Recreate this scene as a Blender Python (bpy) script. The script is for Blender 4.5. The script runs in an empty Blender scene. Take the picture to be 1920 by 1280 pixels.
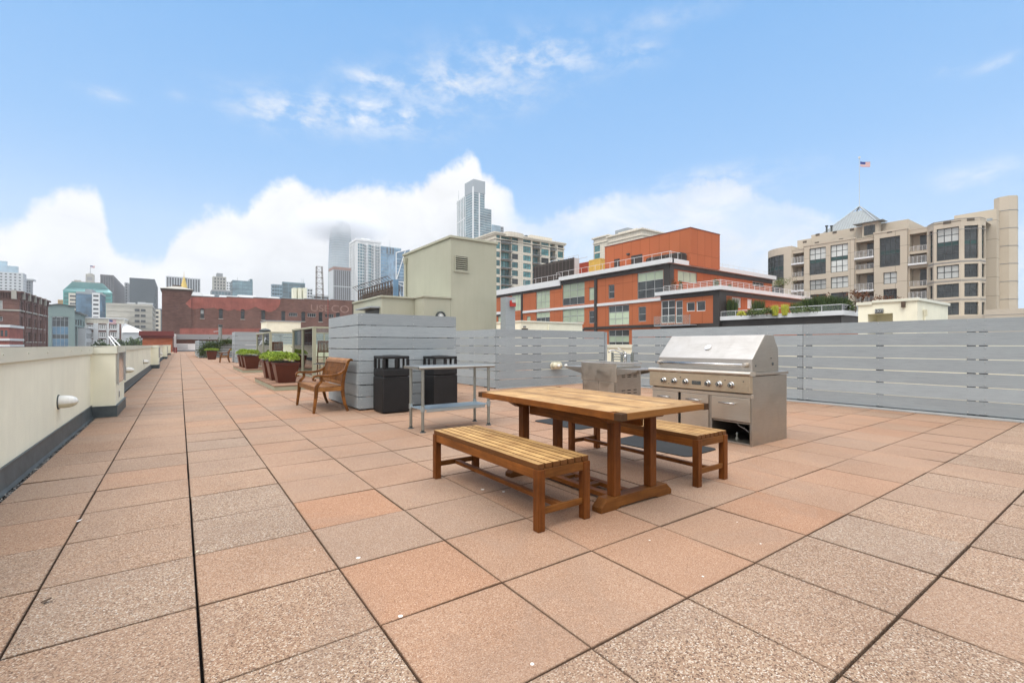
import bpy, bmesh, math, random
import numpy as np
from mathutils import Vector, Matrix
R = random.Random(7)
S = bpy.context.scene
col = S.collection
# ------------------------------------------------------------------ camera
F, YAW, YH = 877.0, 0.618, 646.3          # focal length in photo pixels, heading, horizon row
CX, CY, CZ = 0.544, -1.893, 1.160
sn, cs = math.sin(YAW), math.cos(YAW)
cam = bpy.data.cameras.new('camera'); camo = bpy.data.objects.new('camera', cam); col.objects.link(camo)
camo.location = (CX, CY, CZ); camo.rotation_euler = (math.pi/2, 0, -YAW)
cam.sensor_width = 36.0; cam.lens = F/1920*36; cam.shift_y = (YH-640)/1920
cam.clip_start = .05; cam.clip_end = 8000
S.camera = camo
# ------------------------------------------------------------------ light
WSTR, EXPO = .10, .40
SUN_EL, SUN_DIR = math.radians(54), (-0.80, -0.42)
w = bpy.data.worlds.new("World"); S.world = w; w.use_nodes = True
sun = bpy.data.lights.new('sun', 'SUN'); sun.energy = 1.5; sun.angle = math.radians(30); sun.color = (1, .93, .84)
so = bpy.data.objects.new('sun', sun); col.objects.link(so)
dv = Vector((SUN_DIR[0], SUN_DIR[1], 0)).normalized()*math.cos(SUN_EL); dv.z = math.sin(SUN_EL)
so.rotation_euler = dv.to_track_quat('Z', 'Y').to_euler(); so.location = (-20, -20, 40)
S.cycles.volume_bounces = 12
S.view_settings.view_transform = 'Standard'; S.view_settings.look = 'None'
S.view_settings.exposure = EXPO; S.view_settings.gamma = 1.0
S.cycles.max_bounces = 14; S.cycles.diffuse_bounces = 4; S.cycles.glossy_bounces = 4; S.cycles.transmission_bounces = 6; S.cycles.transparent_max_bounces = 12; pass
S.cycles.use_denoising = True

def px_az(px): return math.atan((px-960)/F)
def px_el(px, py):
    a = px_az(px); return math.atan((YH-py)/F*math.cos(a))

def build_world():
    nt = w.node_tree; N = nt.nodes; L = nt.links; N.clear()
    def nd(t, **k):
        n = N.new(t)
        for a, b in k.items(): setattr(n, a, b)
        return n
    def lk(a, b): L.new(a, b)
    def mth(op, a, b=None, c=None, clamp=False):
        n = nd('ShaderNodeMath', operation=op, use_clamp=clamp)
        for i, v in enumerate((a, b, c)):
            if v is None: continue
            if isinstance(v, (int, float)): n.inputs[i].default_value = v
            else: lk(v, n.inputs[i])
        return n.outputs[0]
    tc = nd('ShaderNodeTexCoord').outputs['Generated']
    def dot(v):
        n = nd('ShaderNodeVectorMath', operation='DOT_PRODUCT'); lk(tc, n.inputs[0]); n.inputs[1].default_value = v
        return n.outputs['Value']
    xr, yf, zz = dot((cs, -sn, 0)), dot((sn, cs, 0)), dot((0, 0, 1))
    az = mth('ARCTAN2', xr, yf)
    el = mth('ARCSINE', zz)
    sky = nd('ShaderNodeTexSky', sky_type='NISHITA', sun_disc=False)
    sky.sun_elevation = SUN_EL; sky.sun_rotation = math.atan2(SUN_DIR[0], SUN_DIR[1])
    sky.air_density = 1.0; sky.dust_density = .6; sky.ozone_density = 2.2
    def noise(vec, sc, det=8, rough=.55, dist=0, off=(0, 0, 0), stretch=(1, 1, 1)):
        m = nd('ShaderNodeMapping'); lk(vec, m.inputs[0]); m.inputs['Location'].default_value = off; m.inputs['Scale'].default_value = stretch
        n = nd('ShaderNodeTexNoise'); lk(m.outputs[0], n.inputs['Vector'])
        n.inputs['Scale'].default_value = sc; n.inputs['Detail'].default_value = det
        n.inputs['Roughness'].default_value = rough; n.inputs['Distortion'].default_value = dist
        return n.outputs['Fac']
    ca = nd('ShaderNodeCombineXYZ'); lk(az, ca.inputs[0]); lk(el, ca.inputs[1])
    ae = ca.outputs[0]
    def curve(x, pts):
        n = nd('ShaderNodeFloatCurve'); lk(x, n.inputs['Value'])
        c = n.mapping.curves[0]
        while len(c.points) < len(pts): c.points.new(0.5, 0.5)
        for p, (a, b) in zip(c.points, pts): p.location = (a, b); p.handle_type = 'AUTO'
        n.mapping.use_clip = False; n.mapping.update()
        return n.outputs[0]
    azn = mth('MULTIPLY_ADD', az, .5, .5)                       # -1..1 rad -> 0..1
    bank = [(-260, 430), (-100, 440), (-20, 425), (40, 395), (85, 356), (130, 350), (168, 358), (192, 392), (212, 440), (240, 468), (290, 476),
            (318, 445), (375, 400), (410, 385), (455, 378), (480, 348), (530, 334), (560, 338), (590, 356), (640, 346), (700, 338),
            (775, 338), (815, 312), (850, 287), (884, 284), (905, 318), (955, 345), (985, 392), (1120, 372), (1250, 352), (1340, 335), (1420, 360),
            (1540, 400), (1700, 415), (1920, 400), (2100, 410)]
    pts = [((px_az(a)+1)/2, px_el(a, b)/.5) for a, b in bank]
    pts = [(0, .6)] + [p for p in pts if 0.01 < p[0] < .99] + [(1, .7)]
    h = mth('MULTIPLY', curve(azn, pts), .5)
    n1 = noise(ae, 15, 10, .60, .25); n2 = noise(ae, 5, 4, .5, 0, (3, 1, 0))
    hh = mth('ADD', h, mth('MULTIPLY', mth('SUBTRACT', n1, .52), .085))
    hh = mth('ADD', hh, mth('MULTIPLY', mth('SUBTRACT', n2, .5), .05))
    soft = nd('ShaderNodeMapRange', interpolation_type='SMOOTHSTEP'); lk(mth('SUBTRACT', hh, el), soft.inputs[0])
    soft.inputs[1].default_value = -.005; soft.inputs[2].default_value = .025
    op = curve(azn, [((px_az(p)+1)/2, v) for p, v in ((-260, .9), (0, .97), (220, .95), (560, 1), (900, 1), (960, .75), (1010, .55), (1200, .60), (1450, .62), (1700, .35), (2100, .3))])
    n3 = noise(ae, 7, 8, .6, .6, (7, 2, 0), (1, 1.8, 1))
    thin = nd('ShaderNodeMapRange'); lk(n3, thin.inputs[0]); thin.inputs[1].default_value = .36; thin.inputs[2].default_value = .62
    thin.inputs[3].default_value = 0; thin.inputs[4].default_value = 1
    opn = mth('ADD', op, mth('MULTIPLY', mth('SUBTRACT', 1.0, op), mth('MULTIPLY', mth('SUBTRACT', thin.outputs[0], .65), 1.0)), clamp=True)
    mc = mth('MULTIPLY', soft.outputs[0], opn, clamp=True)
    # pale haze towards the horizon
    hz = nd('ShaderNodeMapRange', interpolation_type='SMOOTHSTEP'); lk(el, hz.inputs[0])
    hz.inputs[1].default_value = .36; hz.inputs[2].default_value = -.02; hz.inputs[3].default_value = 0; hz.inputs[4].default_value = .93
    # high wisps
    tot = None
    for (px, py, sx, sy, st) in ((690, 214, 120, 20, 1.5), (530, 215, 75, 20, 1.1), (700, 150, 60, 16, 1.0), (830, 150, 60, 22, .8), (900, 185, 100, 22, .7),
                                 (1010, 110, 110, 30, .85), (930, 120, 140, 30, .3), (1195, 102, 45, 14, .7), (1240, 35, 90, 14, .4), (195, 178, 36, 9, .8), (330, 178, 14, 7, .3),
                                 (1775, 130, 22, 7, .6), (1870, 118, 50, 9, .6), (1850, 330, 110, 22, .75), (1340, 326, 80, 12, .6), (640, 230, 150, 30, .3), (1330, 352, 160, 22, .5)):
        a0, e0 = px_az(px), px_el(px, py)
        sa = sx/F*math.cos(a0)**2; se = sy/F*math.cos(a0)
        da = mth('DIVIDE', mth('SUBTRACT', az, a0), sa); de = mth('DIVIDE', mth('SUBTRACT', el, e0), se)
        g = mth('MULTIPLY', mth('EXPONENT', mth('MULTIPLY', mth('ADD', mth('MULTIPLY', da, da), mth('MULTIPLY', de, de)), -.8)), st)
        tot = g if tot is None else mth('ADD', tot, g)
    n4 = noise(ae, 15, 9, .6, .15, (2, 5, 0), (1, 1.9, 1))
    wn = nd('ShaderNodeMapRange', interpolation_type='SMOOTHSTEP'); lk(n4, wn.inputs[0]); wn.inputs[1].default_value = .36; wn.inputs[2].default_value = .74
    mw = mth('MULTIPLY', mth('MULTIPLY', tot, wn.outputs[0]), .72, clamp=True)
    # unseen overcast added beside, behind and above the view as fill light
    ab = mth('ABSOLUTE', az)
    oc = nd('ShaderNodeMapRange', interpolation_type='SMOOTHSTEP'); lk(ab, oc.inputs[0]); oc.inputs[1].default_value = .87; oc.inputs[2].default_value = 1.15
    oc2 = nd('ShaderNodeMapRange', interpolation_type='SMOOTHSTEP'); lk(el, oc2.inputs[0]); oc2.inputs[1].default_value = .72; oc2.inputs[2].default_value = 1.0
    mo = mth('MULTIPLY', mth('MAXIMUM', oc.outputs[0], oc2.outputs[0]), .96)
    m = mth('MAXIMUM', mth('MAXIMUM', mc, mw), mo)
    # cloud brightness
    n5 = noise(ae, 9, 9, .6, .5, (11, 4, 0), (1, 1.3, 1))
    br = nd('ShaderNodeMapRange'); lk(n5, br.inputs[0]); br.inputs[1].default_value = .3; br.inputs[2].default_value = .7; br.inputs[3].default_value = .86; br.inputs[4].default_value = 1.0
    dpt = nd('ShaderNodeMapRange', interpolation_type='SMOOTHSTEP'); lk(mth('SUBTRACT', hh, el), dpt.inputs[0]); dpt.inputs[1].default_value = 0.03; dpt.inputs[2].default_value = .22
    dpt.inputs[3].default_value = 1.0; dpt.inputs[4].default_value = .0
    k = mth('ADD', mth('MULTIPLY', dpt.outputs[0], .5), .5)
    def rgb(c):
        n = nd('ShaderNodeRGB'); n.outputs[0].default_value = (*c, 1); return n.outputs[0]
    def mix(f, a, b):
        n = nd('ShaderNodeMix', data_type='RGBA')
        if isinstance(f, (int, float)): n.inputs[0].default_value = f
        else: lk(f, n.inputs[0])
        lk(a, n.inputs[6]); lk(b, n.inputs[7]); return n.outputs[2]
    B = 1/WSTR/2**EXPO
    cc = mix(dpt.outputs[0], rgb((.83*B, .855*B, .89*B)), rgb((1.05*B, 1.05*B, 1.06*B)))
    sc = nd('ShaderNodeVectorMath', operation='SCALE'); lk(cc, sc.inputs[0]); lk(br.outputs[0], sc.inputs[3])
    grad = nd('ShaderNodeVectorMath', operation='MULTIPLY'); lk(sky.outputs[0], grad.inputs[0]); grad.inputs[1].default_value = SKYMUL
    eg = nd('ShaderNodeMapRange'); lk(el, eg.inputs[0]); eg.inputs[1].default_value = .62; eg.inputs[2].default_value = .33
    blue = mix(eg.outputs[0], rgb((.165*B, .47*B, .93*B)), rgb((.245*B, .54*B, .96*B)))
    skyc = mix(.82, grad.outputs[0], blue)
    base = mix(hz.outputs[0], skyc, rgb((.70*B, .83*B, .98*B)))
    mfac = mth('ADD', mth('MULTIPLY', oc.outputs[0], .50), mth('MULTIPLY', oc2.outputs[0], 2.3))  # gain over-brightens the added overcast to lift walls and deepen contact shade
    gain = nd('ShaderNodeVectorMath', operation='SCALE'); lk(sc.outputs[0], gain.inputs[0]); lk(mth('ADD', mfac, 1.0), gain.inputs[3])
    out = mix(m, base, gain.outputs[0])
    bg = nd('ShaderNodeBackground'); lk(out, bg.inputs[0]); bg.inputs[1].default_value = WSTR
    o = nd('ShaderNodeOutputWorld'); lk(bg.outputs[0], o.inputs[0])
SKYMUL = (1.0, 1.3, 1.45)
build_world()

# ------------------------------------------------------------------ picture -> place helpers
def G(px, py, z=0.):
    Y = (CZ-z)/((py-YH)/F); X = (px-960)/F*Y
    return (CX+X*cs+Y*sn, CY-X*sn+Y*cs)
def D(px, Y):
    X = (px-960)/F*Y
    return (CX+X*cs+Y*sn, CY-X*sn+Y*cs)
def dep(x, y): return (x-CX)*sn+(y-CY)*cs
def Zat(x, y, py): return CZ-(py-YH)/F*dep(x, y)
def onx(px, x):
    t = (px-960)/F; return CY+(x-CX)/(t*cs+sn)*(-t*sn+cs)
def ony(px, y):
    t = (px-960)/F; return CX+(y-CY)/(-t*sn+cs)*(t*cs+sn)

# ------------------------------------------------------------------ mesh builder
class MB:
    def __init__(s): s.v = []; s.f = []; s.m = []
    def add(s, vs, fs, m=0):
        b = len(s.v); s.v += [tuple(v) for v in vs]
        s.f += [tuple(b+i for i in f) for f in fs]; s.m += [m]*len(fs)
    def quad(s, a, b, c, d, m=0): s.add([a, b, c, d], [(0, 1, 2, 3)], m)
    def hexa(s, p, m=0): s.add(p, [(0, 3, 2, 1), (4, 5, 6, 7), (0, 1, 5, 4), (1, 2, 6, 5), (2, 3, 7, 6), (3, 0, 4, 7)], m)
    pieces = None
    def box(s, x0, y0, z0, x1, y1, z1, m=0):
        if x0 > x1: x0, x1 = x1, x0
        if y0 > y1: y0, y1 = y1, y0
        if z0 > z1: z0, z1 = z1, z0
        s.hexa([(x0, y0, z0), (x1, y0, z0), (x1, y1, z0), (x0, y1, z0), (x0, y0, z1), (x1, y0, z1), (x1, y1, z1), (x0, y1, z1)], m)
    def prism(s, poly, axis, a, b, m=0):       # poly in the two other axes, extruded along axis from a to b
        def P(p, t): return {'x': (t, p[0], p[1]), 'y': (p[0], t, p[1]), 'z': (p[0], p[1], t)}[axis]
        n = len(poly); vs = [P(p, a) for p in poly]+[P(p, b) for p in poly]
        s.add(vs, [tuple(range(n))[::-1], tuple(range(n, 2*n))]+[(i, (i+1) % n, n+(i+1) % n, n+i) for i in range(n)], m)
    def cyl(s, p0, p1, r0, r1=None, n=12, m=0, cap=True):
        r1 = r0 if r1 is None else r1
        p0, p1 = Vector(p0), Vector(p1); d = (p1-p0).normalized()
        a = d.orthogonal().normalized(); b = d.cross(a)
        vs = []
        for p, r in ((p0, r0), (p1, r1)):
            for i in range(n):
                t = 2*math.pi*i/n; vs.append(p+(a*math.cos(t)+b*math.sin(t))*r)
        fs = [(i, (i+1) % n, n+(i+1) % n, n+i) for i in range(n)]
        if cap: fs += [tuple(range(n))[::-1], tuple(range(n, 2*n))]
        s.add(vs, fs, m)
    def tube(s, path, r, n=8, m=0):
        P = [Vector(p) for p in path]; vs = []
        up = None
        for i, p in enumerate(P):
            d = (P[min(i+1, len(P)-1)]-P[max(i-1, 0)]).normalized()
            if up is None: up = d.orthogonal().normalized()
            up = (up-d*up.dot(d)).normalized(); b = d.cross(up)
            rr = r[i] if isinstance(r, (list, tuple)) else r
            for k in range(n):
                t = 2*math.pi*k/n; vs.append(p+(up*math.cos(t)+b*math.sin(t))*rr)
        fs = []
        for i in range(len(P)-1):
            for k in range(n): fs.append((i*n+k, i*n+(k+1) % n, (i+1)*n+(k+1) % n, (i+1)*n+k))
        fs += [tuple(range(n))[::-1], tuple(range((len(P)-1)*n, len(P)*n))]
        s.add(vs, fs, m)
    def lathe(s, prof, c, axis='z', n=20, m=0):  # prof [(r, t)] along axis from c
        vs = []
        for r, t in prof:
            for k in range(n):
                a = 2*math.pi*k/n; u, v = r*math.cos(a), r*math.sin(a)
                vs.append({'z': (c[0]+u, c[1]+v, c[2]+t), 'x': (c[0]+t, c[1]+u, c[2]+v), 'y': (c[0]+u, c[1]+t, c[2]+v)}[axis])
        fs = [(i*n+k, i*n+(k+1) % n, (i+1)*n+(k+1) % n, (i+1)*n+k) for i in range(len(prof)-1) for k in range(n)]
        fs += [tuple(range(n))[::-1], tuple(range((len(prof)-1)*n, len(prof)*n))]
        s.add(vs, fs, m)
    def ribbon(s, path, t, y0, y1, m=0):        # path in x,z; thickness t (or list); extruded in y
        P = [Vector((a, b)) for a, b in path]; L, Rr = [], []
        for i, p in enumerate(P):
            d = (P[min(i+1, len(P)-1)]-P[max(i-1, 0)]).normalized(); nn = Vector((-d.y, d.x))
            tt = (t[i] if isinstance(t, (list, tuple)) else t)/2
            L.append(p+nn*tt); Rr.append(p-nn*tt)
        for i in range(len(P)-1):
            q = [L[i], L[i+1], Rr[i+1], Rr[i]]
            s.add([(a.x, y0, a.y) for a in q]+[(a.x, y1, a.y) for a in q],
                  [(0, 1, 2, 3), (7, 6, 5, 4), (0, 4, 5, 1), (2, 6, 7, 3)]+([(3, 7, 4, 0)] if i == 0 else [])+([(1, 5, 6, 2)] if i == len(P)-2 else []), m)
    def mesh(s, name, mats, smooth=False):
        me = bpy.data.meshes.new(name); me.from_pydata([tuple(v) for v in s.v], [], s.f)
        for m in (mats if isinstance(mats, (list, tuple)) else [mats]): me.materials.append(m)
        me.polygons.foreach_set('material_index', s.m)
        if smooth: me.polygons.foreach_set('use_smooth', [True]*len(s.f))
        me.validate(); me.update(); return me

def wm(o):
    m = o.matrix_basis.copy()
    return wm(o.parent) @ o.matrix_parent_inverse @ m if o.parent else m
def psplit(name, mb, mats, parent=None, bevel=0, nmax=99):
    # one object per loose piece (connected faces), so each piece is a part of its own
    n = len(mb.v); p = list(range(n))
    def fd(a):
        while p[a] != a: p[a] = p[p[a]]; a = p[a]
        return a
    for f in mb.f:
        for q in f[1:]: p[fd(q)] = fd(f[0])
    grp = {}
    for f, m in zip(mb.f, mb.m): grp.setdefault(fd(f[0]), []).append((f, m))
    out = None
    for g in grp.values():
        b = MB(); mp = {}
        for f, m in g:
            for q in f:
                if q not in mp: mp[q] = len(b.v); b.v.append(mb.v[q])
            b.f.append(tuple(mp[q] for q in f)); b.m.append(m)
        out = part(name, b, mats, parent, bevel)
    return out
def put(name, me, parent=None, world=None, bevel=0, seg=2, autosm=False):
    o = bpy.data.objects.new(name, me); col.objects.link(o)
    if world is not None: o.matrix_basis = world
    if parent is not None:
        o.parent = parent; o.matrix_parent_inverse = wm(parent).inverted()
    if bevel:
        b = o.modifiers.new('bevel', 'BEVEL'); b.width = bevel; b.segments = seg; b.limit_method = 'ANGLE'; b.angle_limit = .6
        b.harden_normals = False
    return o
def part(name, mb, mats, parent=None, bevel=0, smooth=False, label=None, seg=2):
    o = put(name, mb.mesh(name, mats, smooth), parent, None, bevel, seg)
    if smooth:
        bm = bmesh.new(); bm.from_mesh(o.data); bmesh.ops.recalc_face_normals(bm, faces=bm.faces); bm.to_mesh(o.data); bm.free()
    if label: o['label'] = label
    return o
def tag(o, label, cat, group=None, kind=None):
    if label: o['label'] = label
    if cat: o['category'] = cat
    if group: o['group'] = group
    if kind: o['kind'] = kind
    return o
def thing(name, label, cat, loc, group=None):
    o = bpy.data.objects.new(name, None); col.objects.link(o); o.location = loc; o.empty_display_size = .2
    return tag(o, label, cat, group)
def struct(name, mb, mats, smooth=False):
    o = part(name, mb, mats, None, 0, smooth); o['kind'] = 'structure'; return o
def copy_tree(o, parent=None):
    c = o.copy(); col.objects.link(c)
    if parent is not None: c.parent = parent
    for ch in [k for k in o.children]: copy_tree(ch, c)
    return c
# ------------------------------------------------------------------ materials
class Mt:
    def __init__(s, name, rough=.6, metal=0., spec=.5, coat=0):
        s.m = bpy.data.materials.new(name); s.m.use_nodes = True; s.nt = s.m.node_tree
        s.N = s.nt.nodes; s.L = s.nt.links; s.b = s.N['Principled BSDF']
        s.b.inputs['Roughness'].default_value = rough; s.b.inputs['Metallic'].default_value = metal
        s.b.inputs['Specular IOR Level'].default_value = spec; s.b.inputs['Coat Weight'].default_value = coat
    def nd(s, t, **k):
        n = s.N.new(t)
        for a, b in k.items(): setattr(n, a, b)
        return n
    def obj(s, scale=(1, 1, 1), rot=(0, 0, 0)):
        t = s.nd('ShaderNodeTexCoord'); m = s.nd('ShaderNodeMapping'); s.L.new(t.outputs['Object'], m.inputs[0])
        m.inputs['Scale'].default_value = scale; m.inputs['Rotation'].default_value = rot; return m.outputs[0]
    def noise(s, v, sc, det=4, rough=.55, dist=0):
        n = s.nd('ShaderNodeTexNoise'); s.L.new(v, n.inputs['Vector']); n.inputs['Scale'].default_value = sc
        n.inputs['Detail'].default_value = det; n.inputs['Roughness'].default_value = rough; n.inputs['Distortion'].default_value = dist
        return n.outputs['Fac']
    def ramp(s, f, pts, interp='LINEAR'):
        r = s.nd('ShaderNodeValToRGB'); s.L.new(f, r.inputs[0]); cr = r.color_ramp; cr.interpolation = interp
        while len(cr.elements) < len(pts): cr.elements.new(.5)
        for e, (p, c) in zip(cr.elements, pts): e.position = p; e.color = (*c, 1) if len(c) == 3 else c
        return r.outputs[0]
    def mix(s, f, a, b, bt='MIX'):
        n = s.nd('ShaderNodeMix', data_type='RGBA', blend_type=bt)
        for v, i in ((f, 0), (a, 6), (b, 7)):
            if isinstance(v, (int, float)): n.inputs[i].default_value = v
            elif isinstance(v, tuple): n.inputs[i].default_value = (*v, 1)
            else: s.L.new(v, n.inputs[i])
        return n.outputs[2]
    def mth(s, op, a, b=None, clamp=False):
        n = s.nd('ShaderNodeMath', operation=op, use_clamp=clamp)
        for i, v in enumerate((a, b)):
            if v is None: continue
            if isinstance(v, (int, float)): n.inputs[i].default_value = v
            else: s.L.new(v, n.inputs[i])
        return n.outputs[0]
    def col(s, c):
        if isinstance(c, tuple): s.b.inputs['Base Color'].default_value = (*c, 1)
        else: s.L.new(c, s.b.inputs['Base Color'])
    def bump(s, h, st=.3, d=.01):
        n = s.nd('ShaderNodeBump'); s.L.new(h, n.inputs['Height']); n.inputs['Strength'].default_value = st; n.inputs['Distance'].default_value = d
        s.L.new(n.outputs[0], s.b.inputs['Normal'])
    def rough(s, v): s.L.new(v, s.b.inputs['Roughness'])
def scl(c, k): return tuple(min(1, x*k) for x in c)
def paint(name, c, rough=.6, metal=0, var=.12, sc=3., bsc=60, bst=.1, spec=.4, streak=0, bd=.003):
    m = Mt(name, rough, metal, spec); v = m.obj()
    f = m.noise(v, sc, 5, .6)
    cc = m.ramp(f, [(.3, scl(c, 1-var)), (.7, scl(c, 1+var))])
    if streak:
        f2 = m.noise(m.obj((2.2, 2.2, .12)), 4, 6, .65)
        cc = m.mix(m.ramp(f2, [(.42, (0, 0, 0)), (.75, (streak, streak, streak))]), cc, scl(c, .55))
    m.col(cc)
    if bst: m.bump(m.noise(v, bsc, 4), bst, bd)
    return m.m
def plain(name, c, rough=.5, metal=0, spec=.5):
    m = Mt(name, rough, metal, spec); v = m.obj(); f = m.noise(v, 6, 3)
    m.col(m.ramp(f, [(.35, scl(c, .93)), (.65, scl(c, 1.07))])); return m.m
def steel(name, c, axis, rough=.33, smudge=.5):
    m = Mt(name, rough, 1.0); st = {'x': (1, 60, 60), 'y': (60, 1, 60), 'z': (60, 60, 1)}[axis]
    f = m.noise(m.obj(st), 6, 3, .6); g = m.noise(m.obj(), 3.5, 6, .65, .6)
    cc = m.ramp(f, [(.3, scl(c, .9)), (.7, scl(c, 1.08))])
    cc = m.mix(m.ramp(g, [(.45, (0, 0, 0)), (.8, (smudge,)*3)]), cc, scl((c[0], c[1]*.93, c[2]*.85), .72))
    m.col(cc); m.rough(m.ramp(g, [(.3, (rough*.85,)*3), (.7, (rough*1.5,)*3)]))
    m.bump(f, .08, .001); return m.m
def wood(name, c, c2, axis, rough=.55, grey=0, side=None):
    m = Mt(name, rough, 0, .15); st = {'x': (1, 22, 22), 'y': (22, 1, 22), 'z': (22, 22, 1)}[axis]
    v = m.obj(st); f = m.noise(v, 3.2, 8, .68, .8); g = m.noise(m.obj(), 5, 5, .6)
    cc = m.ramp(f, [(.25, c2), (.55, c), (.8, scl(c, 1.25))])
    cc = m.mix(m.ramp(g, [(.42, (0, 0, 0)), (.7, (.6, .6, .6))]), cc, scl(c2, .8))
    oi = m.nd('ShaderNodeNewGeometry').outputs['Random Per Island']
    cc = m.mix(1.0, cc, m.ramp(oi, [(0, (.66, .64, .62)), (.5, (1, .98, .95)), (1, (1.22, 1.22, 1.2))]), 'MULTIPLY')
    if grey:
        h = m.noise(m.obj((3, .9, 3)), 1.6, 6, .7, 1.0)
        cc = m.mix(m.ramp(h, [(.52, (0, 0, 0)), (.72, (grey,)*3)]), cc, (.16, .125, .09))
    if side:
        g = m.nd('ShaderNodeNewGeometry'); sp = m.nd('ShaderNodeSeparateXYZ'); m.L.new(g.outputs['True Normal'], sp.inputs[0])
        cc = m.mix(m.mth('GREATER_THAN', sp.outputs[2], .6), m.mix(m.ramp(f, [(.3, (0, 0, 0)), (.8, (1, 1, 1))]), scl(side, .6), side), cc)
    m.col(cc); m.bump(f, .25, .002); return m.m
def planks(name, c):
    m = Mt(name, .55, 0, .35); v = m.obj((1.2, 1.2, 26)); f = m.noise(v, 2.6, 8, .7, 1.2); g = m.noise(m.obj(), 1.7, 4, .6)
    cc = m.ramp(f, [(.25, scl(c, .74)), (.5, c), (.8, scl(c, 1.14))])
    cc = m.mix(m.ramp(g, [(.35, (0, 0, 0)), (.7, (.35, .35, .35))]), cc, scl(c, .82))
    oi = m.nd('ShaderNodeObjectInfo').outputs['Random']
    cc = m.mix(1.0, cc, m.ramp(oi, [(0, (.87, .87, .87)), (1, (1.08, 1.08, 1.08))]), 'MULTIPLY')
    k = m.noise(m.obj((1, 1, 1)), 9, 6, .75); cc = m.mix(m.ramp(k, [(.62, (0, 0, 0)), (.76, (.5, .5, .5))]), cc, scl(c, .55))
    m.col(cc); m.bump(f, .6, .004); return m.m
def brick(name, c1, c2, mortar, sc=1., rot=(math.pi/2, 0, 0), bw=.22, rh=.075, ms=.008, var=.5, offset=.5, dirt=.5, face='y', bumps=.4):
    m = Mt(name, .85, 0, .2); t = m.nd('ShaderNodeTexCoord'); sp = m.nd('ShaderNodeSeparateXYZ'); m.L.new(t.outputs['Object'], sp.inputs[0])
    cb = m.nd('ShaderNodeCombineXYZ'); m.L.new(m.mth('ADD', sp.outputs[0], sp.outputs[1]), cb.inputs[0]); m.L.new(sp.outputs[2], cb.inputs[1])
    b = m.nd('ShaderNodeTexBrick'); m.L.new(cb.outputs[0], b.inputs['Vector']); b.offset = offset
    b.inputs['Scale'].default_value = sc; b.inputs['Brick Width'].default_value = bw; b.inputs['Row Height'].default_value = rh
    b.inputs['Mortar Size'].default_value = ms; b.inputs['Color1'].default_value = (*c1, 1); b.inputs['Color2'].default_value = (*c2, 1)
    b.inputs['Mortar'].default_value = (*mortar, 1)
    g = m.noise(m.obj((1, 1, .6)), .22, 6, .65, .5)
    cc = m.mix(m.ramp(g, [(.4, (0, 0, 0)), (.7, (dirt,)*3)]), b.outputs['Color'], scl(c1, .45))
    g2 = m.noise(m.obj((.5, .5, 4)), 1.1, 8, .75)
    cc = m.mix(m.ramp(g2, [(.38, (0, 0, 0)), (.62, (min(1, var*2),)*3)]), cc, tuple(min(1, x*1.1+.035) for x in c2))
    m.col(cc)
    if bumps: m.bump(b.outputs['Fac'], -bumps, .01)
    return m.m
def glass(name, c, rough=.06, var=.5, sc=.35):
    m = Mt(name, rough, 0, .45, .0); f = m.noise(m.obj(), sc, 3, .6); oi = m.nd('ShaderNodeObjectInfo').outputs['Random']
    cc = m.ramp(f, [(.35, scl(c, 1-var)), (.65, scl(c, 1+var))])
    cc = m.mix(1.0, cc, m.ramp(oi, [(0, (.65, .65, .65)), (1, (1.3, 1.3, 1.3))]), 'MULTIPLY')
    m.col(cc); m.bump(m.noise(m.obj(), .8, 2), .03, .02); return m.m
def foliage(name, cs_, rough=.6, trans=.25):
    m = Mt(name, rough, 0, .25); oi = m.nd('ShaderNodeNewGeometry').outputs['Random Per Island']
    m.col(m.ramp(oi, [(i/(len(cs_)-1), c) for i, c in enumerate(cs_)])); m.b.inputs['Subsurface Weight'].default_value = 0
    m.b.inputs['Transmission Weight'].default_value = 0
    return m.m
def clear_glass(name):
    m = Mt(name, .02); N = m.N; gl = N.new('ShaderNodeBsdfGlossy'); gl.inputs['Roughness'].default_value = .02
    tr = N.new('ShaderNodeBsdfTransparent'); tr.inputs[0].default_value = (.90, .94, .92, 1)
    fr = N.new('ShaderNodeFresnel'); fr.inputs[0].default_value = 1.45; mx = N.new('ShaderNodeMixShader')
    f = m.mth('MULTIPLY', fr.outputs[0], 1.3, True)
    m.L.new(f, mx.inputs[0]); m.L.new(tr.outputs[0], mx.inputs[1]); m.L.new(gl.outputs[0], mx.inputs[2])
    m.L.new(mx.outputs[0], N['Material Output'].inputs['Surface']); return m.m
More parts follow.
